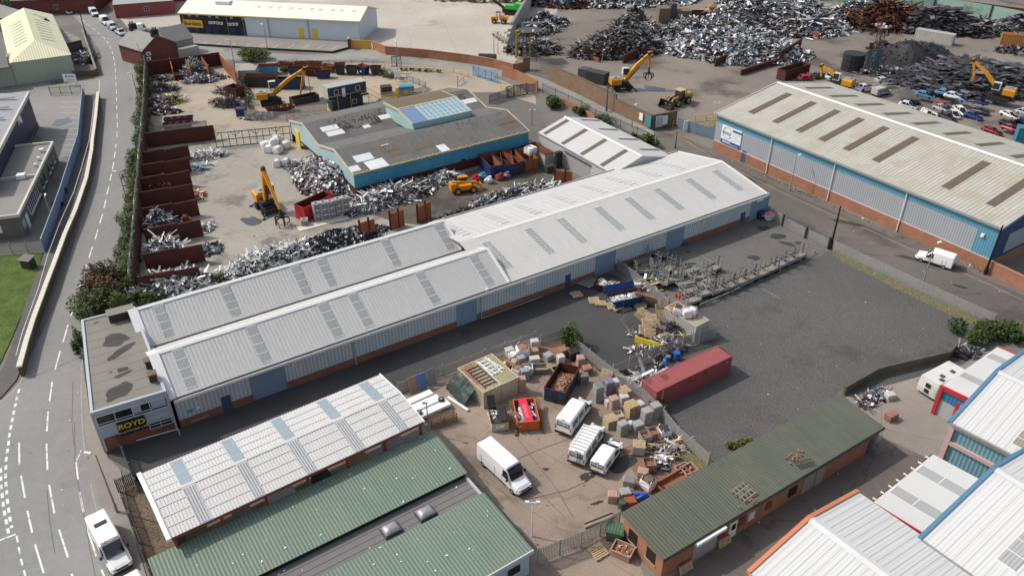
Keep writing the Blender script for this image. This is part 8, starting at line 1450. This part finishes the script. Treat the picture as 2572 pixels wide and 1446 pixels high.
for a in (('broken white timber and pallets in the builders yard', 1675, 1125, 2.2, 1.6, .2, .6, 130, 'timber', .5, 'strip', 'rubbish_heap', 'rubbish'), ('white sheet and rubbish by the pink caged tank', 1658, 1165, 1.3, 1.2, .6, .8, 60, 'silver', .5, 'flake', 'rubbish_heap', 'rubbish'), ('firewood rounds below the yellow board', 1605, 880, 1.7, 1.0, -.2, .6, 60, 'timber', .45, 'flake', 'rubbish_heap', 'rubbish'), ('mixed rubbish between yellow board and grey container', 1670, 868, 3.8, 2.2, .5, .9, 260, 'rubb', .45, 'mix', 'rubbish_heap', 'rubbish'), ('blue and silver foil rubbish left of the yellow board', 1592, 838, 1.1, .8, .2, .5, 60, 'blue', .4, 'flake', 'rubbish_heap', 'rubbish'), ('dark timber and metal heap at the container side', 1690, 832, 2.6, 1.6, .3, 1.3, 150, 'dark', .5, 'strip', 'rubbish_heap', 'rubbish'), ('rubble heap beyond the workshop end', 2195, 1000, 3.2, 1.2, .6, .5, 160, 'rubb', .35, 'mix', 'rubbish_heap', 'rubbish'), ('metal tubes behind the red container', 1625, 948, 2.6, 1.2, .2, .5, 70, 'silver', .9, 'strip', 'rubbish_heap', 'rubbish'), ('black scrap and tyres under the shrubs at the right', 2425, 885, 2.6, 1.8, .3, .8, 90, 'dark', .5, 'mix', 'rubbish_heap', 'rubbish'), ('dark timber debris behind the blue drums', 1680, 890, 3, .9, .5, .7, 80, 'dark', .5, 'mix', 'rubbish_heap', 'rubbish'), ('loose orange bricks beside the pinkish bag', 1275, 922, .9, .7, 0, .8, 60, 'orange', .3, 'flake', 'rubbish_heap', 'rubbish'), ('timber waste beside the navy skip and fence', 1625, 722, 2.2, .9, -.7, 1.2, 40, 'timber', .8, 'plate', 'rubbish_heap', 'rubbish'), ('grey junk in the yard behind the slate house', 216, 148, 3.5, 6, .3, 1.2, 220, 'rubb', .6, 'mix', 'rubbish_heap', 'rubbish')): heap(*a)
heap('litter and stones along the foot of the big warehouse wall', 2040, 497, 26, .7, R(-56.7), .12, 240, 'rubb', .22, 'flake', 'litter', 'litter', group=None); heap('litter along the pavement beside the warehouse corner pole', 2440, 672, 9, .8, R(-50), .15, 120, 'rubb', .22, 'flake', 'litter', 'litter')
# ---------------------------------------------------------------- trees, bushes and hedge
def leafm(n_, c): return pm(n_, c, rough=.7, var=.3, sc=1.2, fine=5, spec=.2)
g1, g2, g3, g4, br1, br2 = leafm('leaf_dark', (.022, .042, .012)), leafm('leaf_mid', (.05, .085, .02)), leafm('leaf_light', (.085, .115, .035)), leafm('leaf_lime', (.13, .15, .05)), leafm('conifer_brown', (.12, .055, .02)), leafm('conifer_dark', (.03, .022, .01)); m_bark = pm('bark', (.08, .06, .04), rough=.95, var=.3)
def plant(label, pts, w, h, n, mats, size=.3, name='bush', cat='bush', cone=False, trunk=True, z0=0., blobs=None):
 P = poly_walk(pts); o = P[0]; rg = random.Random(int(pts[0][0] * 3 + pts[0][1])); root = thing(name, label, cat, (o.x, o.y, z0)); b = MB(); C_ = []
 L = sum((P[i + 1] - P[i]).length for i in range(len(P) - 1)); nb = blobs or max(5, int(L * .9) + 5)
 for k in range(nb):
  if len(P) > 1: t = k / (nb - 1) * (len(P) - 1); i = min(int(t), len(P) - 2); q = P[i].lerp(P[i + 1], t - i) - o
  else: q = Vector((0, 0, 0))
  hh = h * rg.uniform(.55, 1) if not cone else h * (k + .5) / nb; ww = w * (rg.uniform(.5, .95) if not cone else 1.15 * (1 - k / nb) + .1)
  C_.append((q + Vector((rg.uniform(-.5, .5) * w * (0 if cone else 1), rg.uniform(-.5, .5) * w * (0 if cone else 1), hh * .55 if not cone else hh)), ww * .62, (hh * .5 if not cone else h / nb * 1.3)))
 for k in range(int(n * .8)):
  c, r, hz = rg.choice(C_); d = Vector((rg.gauss(0, 1), rg.gauss(0, 1), rg.gauss(0, 1))).normalized() * (rg.random() ** .35); p = c + Vector((d.x * r, d.y * r, d.z * hz))
  if p.z < .05: p.z = rg.uniform(.05, .4)
  b.c = min(len(mats) - 1, max(0, int((.5 + .45 * noise.noise((p + o) * .8) + rg.uniform(-.25, .25)) * len(mats)))); s = size * rg.uniform(.5, 1.2); M = Matrix.Rotation(rg.uniform(0, 6.3), 3, 'Z') @ Matrix.Rotation(rg.uniform(-1.1, 1.1), 3, 'X')
  b.add([p + M @ Vector(q) for q in ((-s * .5, 0, 0), (0, -s * .32, .03), (s * .6, 0, 0), (0, s * .32, .03))], [[0, 1, 2, 3]])
 b.build('foliage', mats, root); b = MB()
 for c, r, hz in C_[:: 1 if len(C_) < 12 else 3]:
  f = Vector((c.x * .8, c.y * .8, 0)); b.tube(f, c, .09, 5, .03)
  for q in range(3): b.tube(f.lerp(c, .6), c + Vector((rg.uniform(-r, r) * .7, rg.uniform(-r, r) * .7, rg.uniform(0, hz) * .7)), .035, 4, .012)
 b.build('stems', m_bark, root); return root
plant('long overgrown hedge between the street and the left plate wall', [(318, 735), (327, 650), (335, 560), (342, 470), (350, 390), (358, 300), (365, 210), (366, 170)], 2.5, 2.9, 24000, [g1, g2, g3, g3, g3, g4], .4, 'hedge', 'hedge')
plant('brown conifer beside the hedge end and the street', [(262, 748), (285, 735)], 4.6, 4.2, 5200, [br2, br1, br1, br2, g1, g2], .5, 'conifer', 'tree', False, blobs=9)
for a in (('green bush spreading behind the office block towards the road', [(222, 800), (300, 775)], 3.2, 3.8, 4200, [g1, g2, g2, g3, g3, g4, br1], .36), ('thin climbing shrub hanging over the office kerb', [(205, 860), (198, 895)], 1., 3.6, 800, [g1, g2, g3], .34), ('shrub between the long shed and the white profiles', [(350, 762), (400, 752)], 2., 2.4, 1500, [g1, g2, g3], .34), ('small weeds bush behind the long shed roof', [(545, 715), (560, 708)], 1.6, 2.2, 500, [g2, g3, g4], .32), ('dark green young tree at the builders yard corner', [(1433, 866)], 1.7, 3.4, 1300, [g1, g2, g2, g3], .34), ('wide dark shrub at the end of the palisade by the gravel lot', [(2415, 850), (2480, 850), (2530, 850)], 3.0, 2.6, 4600, [g1, g1, g2, g3, br2], .4), ('bright green shrub at the right edge beyond the grey panel', [(2540, 842)], 1.4, 2.4, 700, [g3, g4, g4], .34), ('weeds at the near corner of the red container', [(1640, 1026), (1655, 1030)], 1.0, 1.3, 700, [g2, g3, g4], .3), ('weeds along the workshop roof edge', [(1840, 1128), (1880, 1112)], .9, 1., 700, [g3, g4, g4], .3), ('bush behind the small white shed by the orange pier', [(1378, 262), (1400, 275)], 3., 3.4, 1500, [g1, g2, g3], .5),
          ('bush above the small white shed roof', [(1452, 286), (1468, 290)], 2., 2.4, 800, [g1, g2], .5), ('bush on the fence line right of the small white shed', [(1515, 308), (1530, 314)], 2.2, 2.6, 800, [g1, g2, g3], .5), ('tangled bush at the far end of the white shed', [(1600, 350), (1630, 366), (1650, 372)], 2.4, 2.6, 1600, [g1, g2, g3, br1], .5), ('bush between the white shed gable and the long shed', [(1590, 418), (1628, 408)], 2.2, 2.6, 900, [g1, g2, g3], .42), ('yellow green bush beside the cross street', [(618, 152), (660, 150)], 4.4, 4., 3200, [g3, g4, g4, leafm('leaf_yellow', (.26, .27, .09))], .55), ('scrub around the blue skip with red inside', [(640, 178), (700, 182), (735, 172)], 2.4, 1.4, 1300, [g2, g3, leafm('dry_grass', (.24, .2, .09))], .5), ('scrub beside the skip yard notice', [(955, 182), (985, 198)], 1.8, 1.4, 800, [g3, g4], .45), ('dark shrubs behind the cable yard right wall', [(606, 212), (618, 250), (620, 285)], 2.0, 2.6, 1400, [g1, g2, br2], .45), ('dark tree mass at the top left corner', [(0, 45), (40, 32), (20, 15)], 5, 6, 2500, [g1, g2, g3], .8),
          ('bright small shrub on the raised footway by the blue fence', [(160, 488)], .9, 1.4, 500, [g2, g4, g4], .3), ('dark low shrub on the raised footway by the blue fence', [(150, 516)], 1.2, 1.2, 500, [g1, g1, g2], .3), ('ivy climbing the left corner of the brick house', [(366, 170), (372, 150)], .9, 3.8, 900, [g1, g1, g2], .45), ('weeds behind the curving barrier in the skip yard', [(1010, 178), (1060, 180), (1100, 182)], 1.0, .9, 600, [g1, g3], .4), ('grass tuft on the sagging concrete wall', [(2150, 968), (2160, 965)], .8, .9, 400, [g3, g4], .3), ('bush in the slate house yard', [(225, 160)], 1.6, 2.2, 500, [g2, g3], .45), ('strip of scrub along the far top edge of the pale yard', [(1090, 2), (1180, 4), (1260, 8), (1310, 6)], 3, 2., 1500, [g2, g3, leafm('dry_grass', (.2, .2, .1))], .8), ('weeds at the right foot of the green fence by palisade', [(1560, 950), (1570, 944)], .9, .9, 400, [g2, g3], .3)): plant(*a)
# ---------------------------------------------------------------- skips and cabins in the skip yard
for x, y, L, W, H, a, m, lab, ins in ((678, 186, 5, 2.2, 2.2, .12, m_tealw, 'bright blue skip with red inside at the left of the skip row', m_redst), (718, 174, 3.6, 1.9, 1.6, -.2, m_rust2, 'orange rust skip behind the bright blue one', m_rust2), (745, 186, 4.2, 1.9, 1.6, .1, m_navy, 'navy and rust skip in the middle of the row', m_rust), (757, 172, 3.4, 1.9, 1.5, .2, m_rust2, 'rust skip at the back of the row, half hidden', m_rust2), (792, 172, 3.6, 1.9, 1.6, -.1, m_rust2, 'rust skip at the back of the row beside timber rail', m_rust2), (786, 190, 4.4, 1.9, 1.7, -.2, m_rust, 'rusty skip with pale scrawl on its side', m_rust), (813, 196, 4.0, 1.9, 1.6, .05, m_navy, 'navy skip with white lettering nearest the yard', m_rust), (827, 180, 3.4, 1.9, 1.6, -.5, m_rust2, 'tilted rust skip right of the scrawled one', m_rust2), (856, 186, 2.6, 1.9, 2.6, .1, m_grimy, 'tall dark open skip fourth from the notice', m_rust2), (885, 187, 2.8, 1.9, 2.0, -.1, m_grimy, 'grey open ended skip third from the notice', m_grimy), (914, 187, 2.8, 1.8, 2.2, -.6, m_navy, 'blue and rust skip second from the notice', m_rust2), (945, 187, 2.6, 1.8, 2., .0, m_grimy, 'brown open skip nearest the notice', m_rust)):
 skip(lab, x, y, L, a, m, W, H, 'old skips along the skip yard fence', ins)
A, a_, L, W = quadA((692, 204), (757, 204), (697, 190), 2.); opentop('big navy skip behind the skip yard crane', A, a_, 6.2, 2.4, 2.3, m_navy, m_grimy, group=None); A = G(616, 220); opentop('long grey open container at the left of the skip yard', A, -.02, 7.4, 2.4, 2.6, m_grimy, m_rust2); A = G(738, 268); opentop('long dark open skip being filled by the crane', A, .62, 6.2, 2.3, 1.5, m_grimy, m_rust)
for k, (x, y) in enumerate(((690, 285), (706, 282), (722, 280))): skip('rust and navy skip nested by the skip yard palisade, ' + ('left', 'middle', 'right')[k], x, y, 3.4, .5, (m_rust, m_navy, m_rust)[k], 1.7, 1.3, 'nested skips by the palisade', m_rust2)
qs = (((1232, 419), (1262, 414), (1196, 389), m_navy, 'blue open container against the shed, first from the left'), ((1262, 414), (1291, 413), (1232, 381), m_navy, 'dark blue open container, second from the left by the shed'), ((1291, 413), (1317, 403), (1275, 378), m_grimy, 'black open container, third from the left by the shed'), ((1320, 403), (1353, 398), (1288, 376), m_rust2, 'orange open container holding white bags by the shed'), ((1369, 389), (1391, 383), (1326, 362), m_cgrey, 'grey ribbed open container at the white shed corner'))
for fl, f2, bl, m, lab in qs: A, a_, L, W = quadA(fl, f2, bl, 2.4); opentop(lab, A, a_, L, max(W, 5), 2.4, m, m_rust2, rib=True, group='open containers by the scrapyard shed')
bag('white bag in the orange open container', 1332, 408, 1.8, m_bag, None, .7, None, 1.6); pack('black cabinet machine beside the grey ribbed container', 1402, 420, .5, 1.6, 1.2, 3.4, m_plast, 1, 'cabinet_machine', 'machine', False); pack('rusty box machine at the foot of the grey container', 1381, 432, .5, 2.2, 1.4, 1.5, m_grimy, 1, 'box_machine', 'machine', False)
for x, y, m, lab in ((1195, 456, m_sred, 'red'), (1235, 440, m_sred, 'bright red'), (1255, 452, m_redst, 'dark red'), (1212, 450, m_tealw, 'teal'), (1228, 460, m_wscr, 'white'), (1272, 448, m_gry, 'grey')): b = MB(); b.ball((0, 0, .6), .75, 8, 5, (1.1, .9, .8), .2); b.box((.2, 0, 1.1), (.5, .5, .5)); tag(b.build('gas_bottle', m, loc=G(x, y)), lab + ' engine lump among the scrap by the blue containers', 'engine part')
A, a_, L, W = quadA((763, 523), (838, 488), (752, 509), 2.6); opentop('red open box container behind the grey plastic crates', A, a_, L, 2.4, 2.6, m_sred, m_rust, rib=False, rust=m_sred)
m_crt = pm('grey_plastic_crate', (.36, .36, .355), rough=.5, var=.08); b = MB(); b.box((0, 0, .06), (8.5, 1.8, .12)); o = tag(b.build('concrete_plinth', m_cop, loc=G(812, 560)), 'long concrete plinth under the grey plastic crates', 'plinth'); o.rotation_euler = (0, 0, ang((798, 555), (870, 537)))
def crate(label, p, z, a_, g='grey plastic crates stacked by the red box'):
 root = thing('plastic_crate', label, 'crate', (p.x, p.y, z), a_, g); b = MB(); b.bx(-.58, .58, -.5, .5, .14, 1.02); b.build('box', m_crt, root); b = MB(); b.bx(-.45, .45, -.515, -.503, .5, .62); b.bx(-.45, .45, -.515, -.503, .25, .32); b.build('slot', m_blk, root); b = MB(); b.tube((0, 0, 1.021), (0, 0, 1.05), .24, 10); b.build('cap', m_blk, root); b = MB()
 for x in (-.5, 0, .5): b.bx(x - .08, x + .08, -.5, .5, 0, .139)
 b.build('feet', m_crt, root); b = MB(); b.bx(-.12, .12, -.52, -.504, .72, .9); b.build('label_panel', m_wht, root)
for i, (x, y) in enumerate(((799, 553), (817, 550), (834, 547), (853, 541), (870, 537))):
 for k in range(3): crate('grey plastic crate, %s stack from the left, %s layer' % (ordn[i], ('bottom', 'middle', 'top')[k]), G(x, y), .12 + k * 1.03, ang((798, 555), (870, 537)))
crate('single grey plastic crate at the end of the plinth', G(766, 565), .12, .3); A = G(410, 322)
for i in range(4):
 for k in range(2): skip('open navy bin, %s in the %s row behind the grey palisade' % (ordn[i], ('front', 'rear')[k]), 423 + i * 17 + k * 3, 326 - k * 14 - i * 1.5, 1.7, .2, m_navy if (i + k) % 3 else m_rust, 1.5, 1.3, 'open bins behind the grey palisade', m_rust)
A = G(570, 246); opentop('tall rust open bin at the right of the cable yard', A, -.5, 3.2, 2.6, 2.6, m_rust, m_rust); pack('navy lidded skip box at the cable yard corner', 608, 291, .1, 2.4, 2., 2., m_navy, 1, 'lidded_skip', 'skip', False); A = G(1970, 206); opentop('long dark open trailer beyond the warehouse ridge', A, ang((1988, 205), (2055, 185)), 9.5, 2.5, 2.6, m_rust, m_rust, group=None)
pc = Bld('stacked_cabins', 'two storey stack of navy cabins with walkway and white framed windows', G(837, 281), ang((837, 281), (913, 265)), 'portable cabin'); cw = pc.L(913, 265, 0)[0]; m_cab = pm('navy_cabin', (.03, .055, .085), rough=.6, var=.2, stripe=(0, .35, .03, .4))
b = MB(); b.bx(0, cw, 0, 2.6, 0, 2.5); pc.part(b, 'lower_cabin', m_cab); b = MB(); b.bx(-.6, cw + 1.2, .2, 3.0, 2.7, 5.2); pc.part(b, 'upper_cabin', m_cab); b = MB(); b.bx(-.7, cw + 1.3, .1, 3.1, 5.2, 5.3); pc.part(b, 'roof', pm('pale_patched_roof', (.36, .37, .36), rough=.7, var=.25, sc=.5)); b = MB(); b.bx(-.62, -.605, .25, 2.95, 2.75, 5.15); pc.part(b, 'end_panel', pm('pale_blue_end', (.35, .42, .46)))
for x, z in ((cw * .12, 3.5), (cw * .82, 3.6)): window(pc, x, x + .9, z, z + 1.0, y=.2, nx=1, fm=m_wht)
window(pc, cw * .66, cw * .66 + .9, .9, 1.8, y=0, nx=1, fm=m_wht); door(pc, cw * .36, cw * .36 + .8, 4.7, m_wht, y=.18, z0=2.75); b = MB(); b.bx(-1.8, cw + 1.2, -.9, .1, 2.5, 2.65); b.bx(-1.8, -.7, .1, 3, 2.5, 2.65); pc.part(b, 'walkway', m_grimy)
b = MB(); b.bar((-1.8, -.9, 3.6), (cw + 1.2, -.9, 3.6), .06); b.bar((-1.8, -.9, 3.6), (-1.8, 3, 3.6), .06)
for x in (-1.8, 1, 4, cw + 1): b.bar((x, -.9, 0), (x, -.9, 3.6), .08)
b.bar((cw + 1.2, 1, 3.7), (cw + 5, 1, 1), .08); b.bar((cw + 1.2, 2, 3.7), (cw + 5, 2, 1), .08); b.bar((cw + 1.2, 1.5, 2.6), (cw + 5, 1.5, 0), 1., .12); pc.part(b, 'railing_and_stair', m_ybar)
pack('grey bin store beside the blue bin in the skip yard', 971, 237, .3, 3, 2.4, 2.2, m_grimy, 1, 'bin_store', 'bin store', False); pack('blue and rust bin store in the skip yard', 1020, 236, .3, 4.2, 2.4, 2.2, m_tealw, 1, 'bin_store', 'bin store', False); pack('dark oil tank behind the brown brick wall', 1500, 208, -.6, 6, 3, 3, m_grimy, 1, 'storage_tank', 'tank', False); pack('dark box cabin beside the oil tank behind brown wall', 1468, 195, -.6, 3, 3, 2.6, m_dsteel, 1, 'box_cabin', 'cabin', False); pack('small grey shed at the skip yard corner', 626, 196, .1, 5, 4, 2.6, pm('shed_grey', (.3, .3, .28), var=.15), 1, 'small_shed', 'shed', False)
root = thing('baling_machine', 'brown steel shear press between the scrap heaps at the top', 'machine', G(1690, 56), .1); b = MB(); b.bx(-5, -1.5, -2, 2, 0, 4.5); b.build('left_housing', pm('brown_machine', (.17, .13, .09), var=.2), root); b = MB(); b.bx(.5, 5, -2, 2, 0, 3.6); b.build('right_housing', MATS['brown_machine'], root); b = MB(); b.bx(-1.4, .4, -1.5, 1.5, 0, 5.6); b.build('press_tower', m_dsteel, root); b = MB(); b.bx(5, 14, -1.5, 1.5, 1.8, 2.1); b.bx(5, 14, -1.6, -1.45, 2.1, 3); b.bx(5, 14, 1.45, 1.6, 2.1, 3); b.build('feed_bed', m_rust, root)
# ---------------------------------------------------------------- small things
def lay(name, label, cat, x, y, z, rz, fn, m, tilt=(0, 0)): b = MB(); fn(b); o = b.build(name, m, loc=G(x, y, z)); o.rotation_euler = (*tilt, rz); return tag(o, label, cat)
def ladder(b, L, w, n, t=.07):
 for y in (-w / 2, w / 2): b.bx(-L / 2, L / 2, y - t / 2, y + t / 2, 0, .06)
 for k in range(n): x = -L / 2 + L * (k + .5) / n; b.bx(x - t / 2, x + t / 2, -w / 2, w / 2, .0, .05)
wr = R(33); lay('ladder', 'short ladder lying on the mossy workshop roof', 'ladder', 2020, 1161, 3.55, wr - .25, lambda b: ladder(b, 2., .5, 9), m_dsteel); lay('timber_frame', 'weathered timber frame lying on the workshop roof', 'frame', 1868, 1234, 3.55, wr + .1, lambda b: (ladder(b, 2.0, 1.5, 4, .1), ladder(b, 2., .5, 2, .1)), m_pal2, (.06, 0))
for x, y, nn in ((1995, 1142, 16), (1880, 1255, 5)):
 b = MB(); rg = random.Random(x)
 for k in range(nn): b.box((rg.gauss(0, .7), rg.gauss(0, .35), .05 + .1 * (k % 3 == 0)), (.22, .13, .07), rg.uniform(0, 3))
 o = b.build('loose_bricks', m_brk, loc=G(x, y, 3.5)); o.rotation_euler = (.06, 0, wr); tag(o, 'scatter of loose bricks on the workshop roof ' + ('near the ladder' if nn > 9 else 'below the timber frame'), 'bricks')
for k in range(2): lay('window_frame', 'white window frame lying on the cream container, ' + ('upper one' if k else 'lower one'), 'frame', 1232, 922 - k * 4, 2.48 + k * .07, -1.0 + k * .25, lambda b: ladder(b, 3.2, 1.3, 5, .11), m_wht)
lay('rusty_frame', 'dark rusty gate frame lying on the rusty container roof', 'frame', 1208, 944, 2.48, -.95, lambda b: ladder(b, 4.2, 1.6, 7, .12), m_grimy)
lay('beam', 'two weathered timber beams lying inside the yard gate', 'timber', 1503, 1310, .0, .45, lambda b: (b.bx(-1.6, 1.6, -.2, .1, 0, .25), b.bx(-1.4, 1.7, .3, .55, 0, .25)), m_pal2); lay('yellow_board', 'long yellow signboard standing on edge by the rubbish', 'board', 1628, 872, 0, -.55, lambda b: (b.bx(-1.9, 1.9, -.05, .05, .1, 1.1)), m_yelp); lay('plywood_sheet', 'large tan plywood sheet leaning on palisade beside the navy skip', 'board', 1624, 752, .9, -.55, lambda b: b.bx(-1.6, 1.6, -.04, .04, -.9, 1.2), m_card, (.5, 0))
for k in range(6): lay('ribbed_sheet', 'ribbed steel sheet in the stack by the blue door, ' + ordn[k] + ' from the left', 'metal sheet', 1458 + k * 6, 714 - k * 3, .25, R(33) - 1.2, lambda b: [b.tube((-1.6, q * .12, .1 if q % 2 else 0), (1.6, q * .12, .1 if q % 2 else 0), .08, 5) for q in range(3)], m_steel)['group'] = 'ribbed steel sheets by the shed'
for x, y, dz, L, W, lab in ((1035, 1004, .7, 5.2, .9, 'farthest from the canopy posts'), (1050, 1020, .75, 5.6, 1.2, 'middle'), (1075, 1030, .6, 5.4, 1.2, 'nearest, with two tyres on it')): lay('roof_panel', 'long white roofing panel stacked beside the canopy, ' + lab, 'roofing panel', x, y, dz, R(36), lambda b: b.bx(-L / 2, L / 2, -W / 2, W / 2, -.3, .05), m_wht)['group'] = 'white roofing panels'
lay('roof_panel', 'white trim strip sticking out towards the tarpaulin', 'roofing panel', 1150, 1014, .1, -.75, lambda b: b.bx(-1.7, 1.7, -.15, .15, 0, .15), m_wht)
for x, y, lab in ((1108, 1004, 'upper'), (1052, 1037, 'lower')): b = MB(); b.tube((0, 0, 0), (0, 0, .2), .36, 14); b.c = 1; b.tube((0, 0, .2), (0, 0, .215), .2, 10); tag(b.build('car_wheel', [m_tyre, m_rim], loc=G(x, y, .68)), lab + ' car wheel lying on the white roofing panels', 'wheel')
lay('metal_rack', 'brown metal trestle stack beside the camera pole', 'rack', 1112, 1062, 0, .45, lambda b: [b.bar((-1.6, -.5 + q * .2, z), (1.6, -.5 + q * .2, z), .06) for q in range(6) for z in (.3, .7, 1.1)] and [b.bar((x_, y_, 0), (x_, y_, 1.4), .07) for x_ in (-1.5, 0, 1.5) for y_ in (-.5, .5)], pm('brown_iron', (.2, .12, .06)))
for x, y, m, lab in ((1042, 985, m_card, 'tan board'), (1062, 978, pm('graffiti_blue', (.12, .2, .38), var=.4, sc=2), 'blue graffiti board'), (1086, 966, pm('graffiti_grey', (.25, .25, .24), var=.2, dirt=(.45, .15, .08), dsc=.8, dth=.6), 'grey graffiti board')): lay('leaning_board', lab + ' leaning on the forecourt palisade', 'board', x, y, .0, R(33), lambda b: b.bx(-.6, .6, -.03, .03, 0, 2.1), m, (-.25, 0))
b = MB(); rg = random.Random(4); n_ = 12
def tz(i, j): return Vector((-2.0 + 4.0 * i / n_, -.9 + 1.6 * j / n_ + .12 * noise.noise(Vector((i * .8, j * .3, 2))), 2.3 * (j / n_) ** .7 * (1 - .3 * abs(i / n_ - .4)) + .16 * noise.noise(Vector((i * .9, j * .25, 7)))))
for i in range(n_):
 for j in range(n_): b.add([tz(i + p, j + q) for p, q in ((0, 0), (1, 0), (1, 1), (0, 1))], [[0, 1, 2, 3]])
o = tag(b.build('tarpaulin', pm('dark_green_tarpaulin', (.035, .055, .05), rough=.5, var=.3), loc=G(1158, 992), smooth=True), 'dark green tarpaulin draped beside the cream container', 'tarpaulin'); o.rotation_euler = (0, 0, R(-56))
b = MB(); b.ball((0, 0, .35), .75, 10, 5, (1.3, .6, .7), .25); o = tag(b.build('blue_sheet', pm('blue_sheet_plastic', (.02, .1, .5), rough=.4), loc=G(1608, 1252)), 'crumpled blue plastic sheet at the workshop roof edge', 'sheet')
A = G(2296, 985); cv = Bld('static_caravan', 'dirty white box caravan parked by the mossy concrete wall', A, ang((2296, 985), (2333, 1008)), 'caravan'); r = MB(); rings = []
for x, q in ((0, .1), (.12, 0), (2.3, 0), (2.42, .1)): rings.append([(x, .2 + q, .5), (x, 5.4 - q, .5), (x, 5.5 - q, 1.2), (x, 5.4 - q, 2.6 - q), (x, .25 + q, 2.6 - q), (x, .1 + q, 1.2)])
r.loft(rings); cv.part(r, 'body', pm('dirty_caravan', (.62, .61, .58), rough=.6, var=.12, dirt=(.45, .43, .38), dsc=.5, dth=.56)); r = MB(); r.bx(.2, 2.2, .4, 5.2, .2, .5); cv.part(r, 'chassis', m_dsteel)
for x, z in ((1.2, 1.8), (1.2, 1.05)): r = MB(); r.bx(x - .28, x + .28, .05, .3, z - .25, z + .25); cv.part(r, 'window', m_glass)
for x, y in ((1.5, 2.), (1.9, 1.3), (1.6, 3.8)): r = MB(); r.bx(x - .25, x + .25, y - .25, y + .25, 2.58, 2.68); cv.part(r, 'roof_vent', m_dsteel)
r = thing('garden_kiosk', 'small dark timber kiosk on the grass verge', 'kiosk', G(75, 672), -.2); b = MB(); b.bx(-.8, .8, -.6, .6, 0, 1.5); b.build('wall', pm('kiosk_brown', (.06, .04, .03), var=.2), r); b = MB(); b.exx([(-.8, 1.5), (.8, 1.75), (.8, 1.85), (-.8, 1.6)], -.95, .95); b.build('roof', m_felt2, r)
def board(name, label, x, y, rz, w, h, z0, m, extra=None, cat='sign'):
 r = thing(name, label, cat, G(x, y), rz); b = MB(); b.bx(-w / 2, w / 2, -.05, .05, z0, z0 + h); b.build('panel', m, r); b = MB()
 for s in (-1, 1): b.bx(s * w * .4 - .05, s * w * .4 + .05, .06, .14, 0, z0 + h)
 b.each('post', m_steel, r)
 if extra: b = MB(); extra(b); b.build('print', pm('print_blue', (.1, .2, .35)), r)
board('notice_board', 'white notice board at the car park entrance', 180, 214, .05, 3.0, 1.8, .8, m_wht, lambda b: (b.bx(-.9, -.5, -.07, -.055, 1.9, 2.3), b.bx(-.3, 1.2, -.07, -.055, 2.0, 2.2), b.bx(-.9, .9, -.07, -.055, 1.2, 1.3))); board('notice_board', 'white notice at the skip yard palisade end', 1000, 205, .3, 1.6, 1.6, 1., m_wht); board('yard_sign', 'dark green yard sign with lime number by the lattice tower', 2187, 186, -.2, 3.2, 4., 2., pm('sign_green', (.03, .12, .12)), lambda b: b.bx(-.7, .7, -.07, -.055, 4.2, 5.6))
text('8', 1.2, pm('lime_sign', (.35, .6, .1)), [o for o in bpy.data.objects if o.get('label', '').startswith('dark green yard sign')][0], faceM((0, -.08, 4.9), (1, 0, 0), (0, 0, 1)))
wn_ = ang((1546, 283), (1636, 325)); d2 = ang((1636, 325), (1697, 313))
for x, y, a_, w, h, z, m, lab in ((1611, 314, wn_, 1.1, 1.5, 1.1, m_wht, 'white poster on the brown wall near the corner'), (1629, 324, wn_, 1.6, 2.4, .6, pm('teal_poster', (.05, .25, .3), var=.3, sc=3), 'teal safety board at the brown wall corner'), (1652, 324, d2, 1.7, 2.3, .5, pm('grey_poster', (.5, .5, .52), var=.2, sc=3), 'grey information board on the gate side wall'), (1666, 321, d2, 1.3, 1.8, .8, m_wht, 'white safety poster beside the grey information board'), (1723, 330, .2, 1.6, 2., .4, m_wht, 'white notice on the weighbridge gate')):
 b = MB(); b.bx(-w / 2, w / 2, -.34, -.24, z, z + h); o = tag(b.build('wall_poster', m, loc=G(x, y)), lab, 'poster'); o.rotation_euler = (0, 0, a_)
for k, (x, y) in enumerate(((1697, 745), (1706, 750), (1711, 744))): b = MB(); b.tube((0, 0, .05), (0, 0, .75), .2, 10, .04); b.bx(-.25, .25, -.25, .25, 0, .05); tag(b.build('traffic_cone', pm('cone_red', (.5, .05, .03)), loc=G(x, y)), 'red traffic cone in front of the carts, ' + ('left', 'front right', 'back right')[k], 'cone', 'traffic cones by the carts')
b = MB(); b.tube((0, 0, .8), (4.5, 0, .8), 1.0, 14); o = tag(b.build('big_pipe', m_plast, loc=G(1203, 152)), 'big black pipe lying behind the curving brick wall', 'pipe'); o.rotation_euler = (0, 0, -.15)
for k in range(7): b = MB(); b.tube((0, 0, .6), (1.6, .3, .6), .6, 12); o = tag(b.build('concrete_pipe', m_block, loc=G(1250 + k * 8, 92 + k * 5, 0)), 'pale concrete pipe by the block wall, ' + ordn[k] + ' from the left', 'pipe', 'pale concrete pipes'); o.rotation_euler = (0, 0, 2.4 + k * .2)
b = MB(); b.bx(-1.6, 1.6, -.06, .06, 0, .12); b.bx(-1.6, -1.5, -1, 1, 0, 2)
for y, x in ((1012, 0),): b.bx(-2, 2, .1, .2, .9, 1.0)
tag(b.build('barrier_gate', m_redst, loc=G(1014, 196)), 'red barrier machine beside the flagpole', 'barrier')
